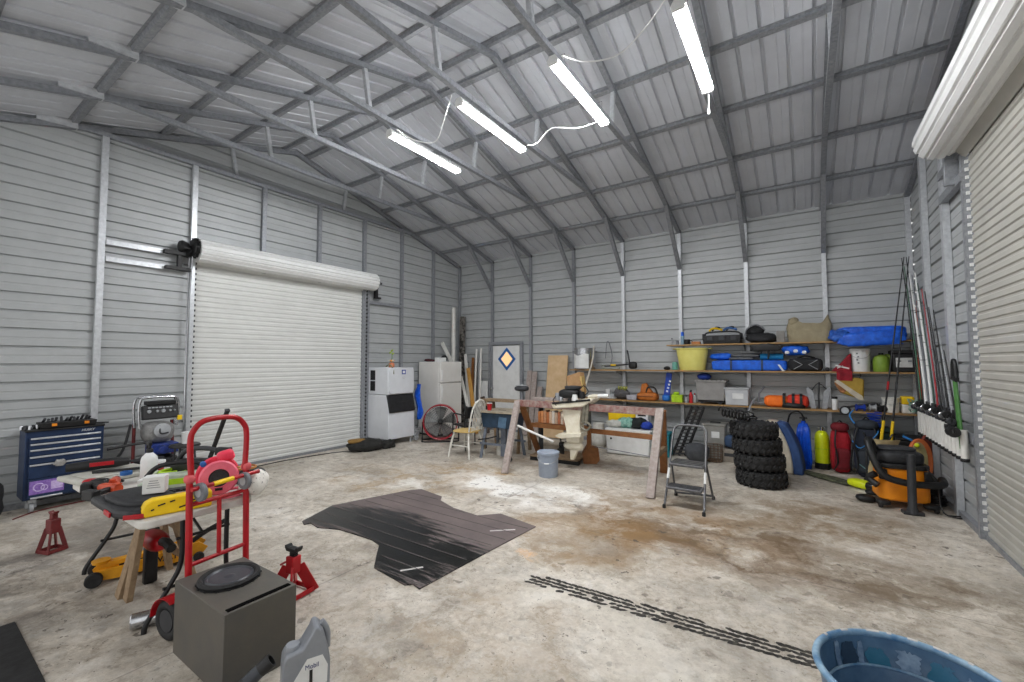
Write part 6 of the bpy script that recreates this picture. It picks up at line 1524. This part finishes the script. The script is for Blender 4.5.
mb = MB(); mb.tube([(-.26, -.2, .36), (-.31, -.16, .3), (-.25, -.22, .24)], .034, 10, sm=5); mb.build('hose_end', black, t)
mb = MB(); mb.tube([(.0, -.345, .01), (.0, -.345, .08), (.005, -.345, .62)], [.06, .038, .036], 14); mb.box((0, -.345, .02), (.17, .09, .036)); mb.build('wand', M('charcoal pipe', (52, 53, 56), .5), t, bevel=.006)
mb = MB(); mb.tube([(.17, -.2, .47), (.24, -.24, .3), (.25, -.25, .12), (.27, -.3, .03), (.36, -.33, .012), (.42, -.26, .012), (.3, -.28, .012)], .007, 7, sm=6); mb.build('power_cord', black, t)
mb = MB(); mb.blob((-.32, -.03, .04), (.18, .14, .08), .8, .05); mb.build('floor_nozzle', black, t)
t = T('cord_heap', 'small heap of black cord on the floor beside the orange shop vacuum', 'cord', (8.37, -1.7, .01))
mb = MB(); mb.tube(helix((0, 0, .01), .07, 6, .018, jit=.5), .009, 6); mb.build('coil', black, t)

# paddle boards leaning in the corner behind the vacuum
t = T('paddle', 'cream and orange rounded board leaning against the fishing rod wall', 'board', (8.34, -1.16, 0), 24)
def oval(w, z0, z1, n=22): return [(w * sin(2 * pi * k / n) * (1 - .15 * cos(2 * pi * k / n)), (z0 + z1) / 2 - (z1 - z0) / 2 * cos(2 * pi * k / n)) for k in range(n)]
mb = MB(); mb.prism(oval(.13, .02, .66), -.02, .02, 'y'); o = mb.build('board_body', M('board orange brown', (206, 112, 62), .5, 0, (182, 92, 48), 8, .6), t, bevel=.008)
mb = MB(); mb.prism([(x - .02, z) for x, z in oval(.09, .07, .62)], -.026, -.018, 'y'); mb.build('cream_panel', M('greenish cream', (176, 164, 116), .6), t, bevel=.002)
mb = MB(); mb.blob((-.05, -.04, .585), (.05, .05, .05), 1, flat=False); mb.build('tennis_ball', M('acid yellow green', (214, 226, 30)), t)
t = T('skim_board', 'dark red board standing behind the cream and orange board', 'board', (8.44, -1.02, 0), 40)
mb = MB(); mb.prism(oval(.12, .02, .7), -.015, .015, 'y'); mb.build('board_body', M('dark red board', (122, 52, 40), .5), t, bevel=.006)
t = T('sack', 'black sack slumped on the floor below the fishing rod rack', 'sack', (8.38, -1.38, 0))
mb = MB(); mb.blob((0, 0, .13), (.2, .24, .26), .8, .1, 7, 4, crease=.3); mb.build('sack_body', M('black nylon', (36, 37, 40)), t)

# ------------------------------------------------------------------ fishing rods
t = T('rod_rack', 'rack of short white pipes for rods along the side wall', 'rod rack', (0, 0, 0))
mb = MB(); mb.box((8.482, -1.62, .88), (.02, 2.0, .09)); mb.build('back_board', galvd, t)
NT = 14
ry = [-.72 - .14 * k for k in range(NT)]
for y in ry:
    mb = MB(); mb.lathe([(.022, 0), (.028, 0), (.028, .27), (.022, .27)], (8.435, y, .68), 18, closed=True); tb = mb.build('rod_tube', pvc, t)
    mb = MB(); mb.lathe([(0, -.025), (.03, -.025), (.034, -.02), (.034, .0), (.025, .012), (0, .012)], (8.435, y, .68), 14); mb.build('end_plug', black, tb)
rc = [('black', black), ('green', M('rod green', (40, 96, 62), .4)), ('black', black), ('white', white), ('grey', mgrey), ('white', white), ('dark green', M('rod dark green', (28, 62, 48), .4)), ('red', M('rod red', (166, 30, 40), .4)), ('black', black), ('dark grey', dgrey), ('black', black), ('grey', lgrey), ('black', black)]
ordn = ['first', 'second', 'third', 'fourth', 'fifth', 'sixth', 'seventh', 'eighth', 'ninth', 'tenth', 'eleventh', 'twelfth', 'thirteenth']
for k in range(13):
    nm, m_ = rc[k]; y = ry[k]; up_k = k
    t = T('fishing_rod', '%s fishing rod, %s along the rack from the back corner' % (nm, ordn[k]), 'fishing rod', (8.435, y, .71), 0, 'fishing rods in the rack')
    up = [2.35, 2.2, 2.3, 2.05, 2.0, 2.0, 1.85, 1.75, 1.7, 1.5, 1.45, 1.2, 1.0][k]
    dy = [.15, .25, .33, .5, .45, .62, .6, .6, .5, .42, .4, .3, .2][k]
    dy = .24 * up + .03 * sin(k * 2.3)
    r0 = .015 if nm == 'white' else .009
    mb = MB(); mb.tube([(0, 0, .02), (0, dy * .25, up * .3), (-.015, dy * .6, up * .65), (-.03, dy, up)], [r0 * 1.25, r0, r0 * .8, r0 * .5], 8, sm=3); mb.build('rod_blank', m_, t)
    mb = MB(); mb.tube([(0, 0, .0), (0, .01, .28), (0, .03, .4)], [.016, .016, .013], 9); mb.build('grip', black if nm != 'white' else dgrey, t)
    mb = MB(); mb.lathe([(0, -.032), (.03, -.032), (.034, -.022), (.02, -.012), (.02, .012), (.034, .022), (.03, .032), (0, .032)], (-.055, 0, .3 + .03 * (k % 3)), 16, 'y'); mb.tube([(0, 0, .3), (-.04, 0, .31)], .009, 6); rl = mb.build('reel', [dgrey, chrome, black][k % 3], t)
    mb = MB(); mb.tube([(-.055, -.032, .3 + .03 * (k % 3)), (-.06, -.06, .32), (-.06, -.065, .36)], .006, 6); mb.build('crank', black, rl)
    for q in (.45, .6, .75, .88):
        mb = MB(); mb.torus((-.018 - .02 * q, dy * (q * .98) ** 1.1, up * q), .011 if nm != 'white' else .02, .003, 'z', 10, 5); mb.build('line_guide_ring', black if nm in ('white', 'grey') else chrome, t)
for k, (xb, xt) in enumerate(((7.99, 8.37), (8.09, 8.42))):
    t = T('fishing_rod', ['long black rod with yellow grip leaning across the shelf ends, further from the wall', 'long black rod with yellow grip leaning across the shelf ends, nearer the wall'][k], 'fishing rod', (0, 0, 0), 0, 'rods leaning on the shelves')
    a, b = V((xb, -.84 - .03 * k, .3)), V((xt, -.56, 3.0))
    mb = MB(); mb.tube([a, a.lerp(b, .5), b], [.013, .01, .005], 8); mb.build('rod_blank', black, t)
    mb = MB(); mb.tube([a.lerp(b, .05), a.lerp(b, .19)], .017, 9); mb.build('grip', yellow, t)
    mb = MB(); mb.tube([a.lerp(b, .34), a.lerp(b, .38)], .014, 9); mb.build('red_wrap' if k == 0 else 'wrap', red if k == 0 else dgrey, t)
t = T('fishing_rod', 'orange and black rod standing straight up at the shelf ends', 'fishing rod', (8.5, -.6, 0), 0)
mb = MB(); mb.tube([(-.03, 0, .95), (-.03, .02, 1.2), (-.03, .04, 2.4)], [.022, .018, .007], 9); mb.build('rod_blank', M('rod orange red', (204, 82, 50), .4), t)
mb = MB(); mb.tube([(-.03, 0, .01), (-.03, 0, .96)], .018, 9); mb.build('grip', black, t)
t = T('landing_gaff', 'green fishing tool with black head standing at the near end of the rod rack', 'fishing tool', (8.43, -2.5, .965), 0)
gr_ = M('grass green', (74, 126, 62), .5)
for k in range(3):
    mb = MB(); mb.tube([(0, -.03 + .03 * k, -.2), (0, .06 + .03 * k, .2), (0, .12 + .02 * k, .46)], .013, 8, sm=3); mb.build('pole', gr_, t)
mb = MB(); mb.tube([(0, .08, .44), (0, .12, .62), (0, .18, .62), (0, .2, .46)], .018, 8, sm=4); mb.bar((0, .06, .45), (0, .22, .47), .03, .04); mb.build('head', black, t)
t = T('camera_mount', 'black reel clamp fixed on the last white pipe of the rod rack', 'reel', (8.36, -2.55, .93), 0)
mb = MB(); mb.lathe([(0, -.05), (.045, -.05), (.05, -.04), (.035, -.02), (.035, .02), (.05, .04), (.045, .05), (0, .05)], (0, 0, .0), 18, 'y'); mb.build('spool', black, t)
mb = MB(); mb.box((.0, .1, .03), (.06, .1, .05)); mb.tube([(0, -.05, 0), (-.02, -.1, .03), (-.02, -.12, .0)], .009, 7); mb.build('bracket', black, t, bevel=.008)
t = T('landing_net', 'pale green netting bundled at the corner end of the rod rack', 'net', (8.4, -.5, .93))
mb = MB(); mb.tube([(.06 * sin(k * 1.9), .06 * cos(k * 2.3) - .1, .04 * (k % 5)) for k in range(34)], .005, 5, sm=4); mb.build('netting', M('pale sea green', (142, 180, 160), .7), t)

# ------------------------------------------------------------------ floor pieces: bed mat, tread print, blue tub
t = T('bed_mat', 'large dark rubber truck bed mat with wheel notches lying on the concrete', 'mat', (0, 0, .001))
mm = M('truck mat rubber', (112, 100, 97), .6, 0, (84, 76, 75), 2.5, .8, .1)
nt = mm.node_tree; b_ = nt.nodes['Principled BSDF']
def wet_mat(nt, b_):
    N = nt.nodes.new; L = nt.links.new
    tc = N('ShaderNodeTexCoord'); st_ = N('ShaderNodeMapping'); st_.inputs['Scale'].default_value = (1.0, 15, 1); L(tc.outputs['Object'], st_.inputs['Vector'])
    n1 = N('ShaderNodeTexNoise'); n1.inputs['Scale'].default_value = 2.2; n1.inputs['Detail'].default_value = 8; n1.inputs['Roughness'].default_value = .7; L(st_.outputs[0], n1.inputs['Vector'])
    acc = None
    for x, y, rx, ry, rot in ((3.35, -5.5, .62, .30, 10), (3.95, -5.45, .7, .32, -12), (4.4, -5.75, .62, .34, -8), (4.75, -5.55, .42, .22, 0)):
        mp = N('ShaderNodeMapping'); mp.vector_type = 'TEXTURE'; mp.inputs['Location'].default_value = (x, y, 0); mp.inputs['Rotation'].default_value = (0, 0, R(rot)); mp.inputs['Scale'].default_value = (rx, ry, 1); L(tc.outputs['Object'], mp.inputs['Vector'])
        ln = N('ShaderNodeVectorMath'); ln.operation = 'LENGTH'; L(mp.outputs[0], ln.inputs[0])
        m1 = N('ShaderNodeMath'); m1.operation = 'SUBTRACT'; m1.inputs[0].default_value = 1.3; L(ln.outputs['Value'], m1.inputs[1])
        if acc is None: acc = m1.outputs[0]
        else:
            mx = N('ShaderNodeMath'); mx.operation = 'MAXIMUM'; L(acc, mx.inputs[0]); L(m1.outputs[0], mx.inputs[1]); acc = mx.outputs[0]
    k1 = N('ShaderNodeMath'); k1.operation = 'MULTIPLY_ADD'; L(n1.outputs['Fac'], k1.inputs[0]); k1.inputs[1].default_value = 4.2; k1.inputs[2].default_value = -2.1
    ad = N('ShaderNodeMath'); ad.operation = 'ADD'; L(acc, ad.inputs[0]); L(k1.outputs[0], ad.inputs[1])
    rp = N('ShaderNodeValToRGB'); rp.color_ramp.elements[0].position = .26; rp.color_ramp.elements[1].position = .31; L(ad.outputs[0], rp.inputs['Fac'])
    src = b_.inputs['Base Color'].links[0].from_socket
    x = N('ShaderNodeMix'); x.data_type = 'RGBA'; L(rp.outputs['Color'], x.inputs['Factor']); L(src, x.inputs['A']); x.inputs['B'].default_value = lin((16, 17, 17))
    L([o for o in x.outputs if o.type == 'RGBA'][0], b_.inputs['Base Color'])
    r2 = N('ShaderNodeMapRange'); L(rp.outputs['Color'], r2.inputs['Value']); r2.inputs['To Min'].default_value = .62; r2.inputs['To Max'].default_value = .3; L(r2.outputs[0], b_.inputs['Roughness'])
wet_mat(nt, b_)
o_ = [(2.82, -5.37), (3.0, -5.82), (3.1, -5.86), (3.12, -5.8), (3.28, -5.83), (3.5, -5.74), (3.95, -5.72), (4.1, -5.76), (4.22, -5.88), (4.4, -6.05), (4.8, -6.1), (4.84, -6.06), (4.93, -6.08), (4.96, -5.5), (5.02, -4.64), (4.53, -4.54), (4.36, -4.72), (4.0, -4.68), (3.7, -4.57), (3.62, -4.46), (3.2, -4.38), (3.1, -4.5)]
mb = MB(); mb.prism(o_, 0, .009, 'z'); mb.build('mat_sheet', mm, t, bevel=.002)
rr_ = random.Random(3)
def inside(p):
    x, y = p; c = False; n = len(o_)
    for i in range(n):
        (x1, y1), (x2, y2) = o_[i], o_[i - 1]
        if (y1 > y) != (y2 > y) and x < (x2 - x1) * (y - y1) / (y2 - y1) + x1: c = not c
    return c
# raised ribs of the mat; the worn outer band carries water between them
ribs = MB()
k = 0; y = -6.05
while y < -4.45:
    segs = []; x = 2.85; on = False
    while x < 5.0:
        i_ = inside((x, y)) and inside((x, y + .03)) and inside((x - .06, y)) and inside((x + .06, y))
        if i_ and not on: st_ = x; on = True
        if (not i_ or x > 4.96) and on: segs.append((st_, x)); on = False
        x += .03
    for a, b in segs:
        ribs.box(((a + b) / 2, y, .0095), (b - a, .008, .003)) if k % 3 == 0 else None
    y += .055; k += 1
ribs.build('raised_rib', M('dry mat rib', (96, 88, 86), .6, 0, (66, 61, 60), 9, .6), t)
wt = MB()
for a, b in (((4.62, -5.98, .0098), (4.72, -5.84, .0098)), ((4.72, -4.98, .0098), (4.9, -4.82, .0098))):
    mb = MB(); mb.bar(a, b, .022, .0012); mb.build('white_scuff', M('white scuff', (214, 210, 206), .8), t)
# printed tyre track: rows of small rubber-black pads on the slab
ink = M('tyre print black', (30, 29, 28), .8, 0, (70, 66, 60), 30, .35)
tk = MB(); a, b = V((5.5, -5.5, 0)), V((7.3, -5.405, 0)); dr = (b - a).normalized(); sd = V((-dr.y, dr.x, 0)); L0 = (b - a).length
s = 0; k = 0
while s < L0:
    for j, off in enumerate((-.062, -.021, .021, .062)):
        if rr_.random() < (.95 if j in (1, 2) else .74):
            c = a + dr * (s + (.02 if j % 2 else 0)) + sd * (off + rr_.uniform(-.004, .004))
            w2, h2_ = rr_.uniform(.024, .04), rr_.uniform(.012, .019)
            ang = atan2(dr.y, dr.x) + (.5 if j < 2 else -.5) * .6
            ca, sa = cos(ang), sin(ang)
            poly = []
            for q in range(7):
                g = 2 * pi * q / 7; e = rr_.uniform(.75, 1.15)
                px, py = w2 * cos(g) * e, h2_ * sin(g) * e
                poly.append((c.x + px * ca - py * sa, c.y + px * sa + py * ca))
            tk.prism(poly, .0008, .0016, 'z')
    s += .043; k += 1
tag(tk.build('tyre_print', ink), 'long black printed tyre tread track on the concrete', 'tyre track', kind='stuff')

t = T('muck_tub', 'round paint-worn blue plastic tub in the near corner of the floor', 'tub', (7.515, -6.14, .001))
tubm = M('paint worn blue plastic', (92, 124, 152), .38, 0, (46, 78, 112), 5, .7, .05)
rimm = M('pale worn blue rim', (158, 186, 204), .42, 0, (70, 116, 156), 11, .6)
mb = MB(); mb.lathe([(0, 0), (.22, 0), (.228, .008), (.292, .425), (.284, .43), (.27, .33), (.262, .322), (.236, .15), (.222, .135), (.212, .014), (0, .014)], seg=64); mb.build('tub_body', tubm, t, ang=50)
mb = MB(); mb.torus((0, 0, .437), .296, .0135, 'z', 64, 10); mb.build('rolled_rim', rimm, t)
def worn(g0, w0, z0, h0, m_, sd):
    def f(u, v):
        z = z0 + h0 * (v + .12 * noise.noise(V((u * 6, v * 2, sd))))
        g = g0 + w0 * (u - .5) * (1 + .5 * noise.noise(V((v * 5, sd, u))) - .35 * (2 * v - 1) ** 2)
        r = .2265 + z * .155 - .013
        return (r * cos(R(g)), r * sin(R(g)), z)
    mb = MB(); mb.sheet(f, 18, 12, .001); mb.build('worn_patch', m_, t)
bare = M('bare dark blue patch', (40, 56, 74), .4, 0, (52, 74, 96), 14, .7); scr = M('pale blue scrape', (146, 168, 190), .45, 0, (84, 112, 142), 18, .5); teal_ = M('teal blue scrape', (46, 110, 136), .4, 0, (72, 120, 148), 14, .7)
worn(132, 15, .29, .12, bare, 1)
worn(144, 6, .3, .12, scr, 2); worn(121, 5, .31, .1, scr, 3)
worn(108, 18, .28, .11, teal_, 4); worn(86, 16, .33, .07, scr, 5); worn(64, 20, .28, .12, teal_, 6); worn(45, 14, .31, .09, scr, 7); worn(95, 30, .18, .06, scr, 8)
for k, g in enumerate((150, 128, 104, 96, 80, 62, 48)):
    mb = MB(); mb.tube([(.2965 * cos(R(g + q * 3)), .2965 * sin(R(g + q * 3)), .4445) for q in range(2 + k % 3)], .0085, 8, sm=3); mb.build('rim_scuff', M('white scuff', (214, 210, 206), .8), t)
mb = MB(); mb.torus((0, 0, .325), .264, .006, 'z', 60, 6); mb.build('inner_ledge', rimm, t)
# ------------------------------------------------------------------ light, sky and camera
wd = bpy.data.worlds.new('World'); SC.world = wd; wd.use_nodes = True
bg = wd.node_tree.nodes['Background']; bg.inputs['Color'].default_value = (1, 1, 1, 1); bg.inputs['Strength'].default_value = .85

cam = bpy.data.cameras.new('camera'); co = bpy.data.objects.new('camera', cam); COL.objects.link(co)
cam.sensor_width = 36; cam.lens = 431.8165 / 1024 * 36; cam.clip_start = .05
yaw, pit, rol = R(34.028), R(2.735), R(-.113)
Fw = V((-sin(yaw) * cos(pit), cos(yaw) * cos(pit), sin(pit))); Rt = V((cos(yaw), sin(yaw), 0)); Up = Rt.cross(Fw)
Rt, Up = Rt * cos(rol) + Up * sin(rol), Up * cos(rol) - Rt * sin(rol)
co.matrix_world = MX(((Rt.x, Up.x, -Fw.x, 7.2125), (Rt.y, Up.y, -Fw.y, -8.2938), (Rt.z, Up.z, -Fw.z, 1.6), (0, 0, 0, 1)))
SC.camera = co
vs = SC.view_settings
SC.display_settings.display_device = 'sRGB'
vs.view_transform = 'Standard'; vs.look = 'None'; vs.exposure = .52; vs.gamma = 1; vs.use_curve_mapping = False
SC.cycles.use_denoising = True
SC.cycles.max_bounces = 8; SC.cycles.diffuse_bounces = 5
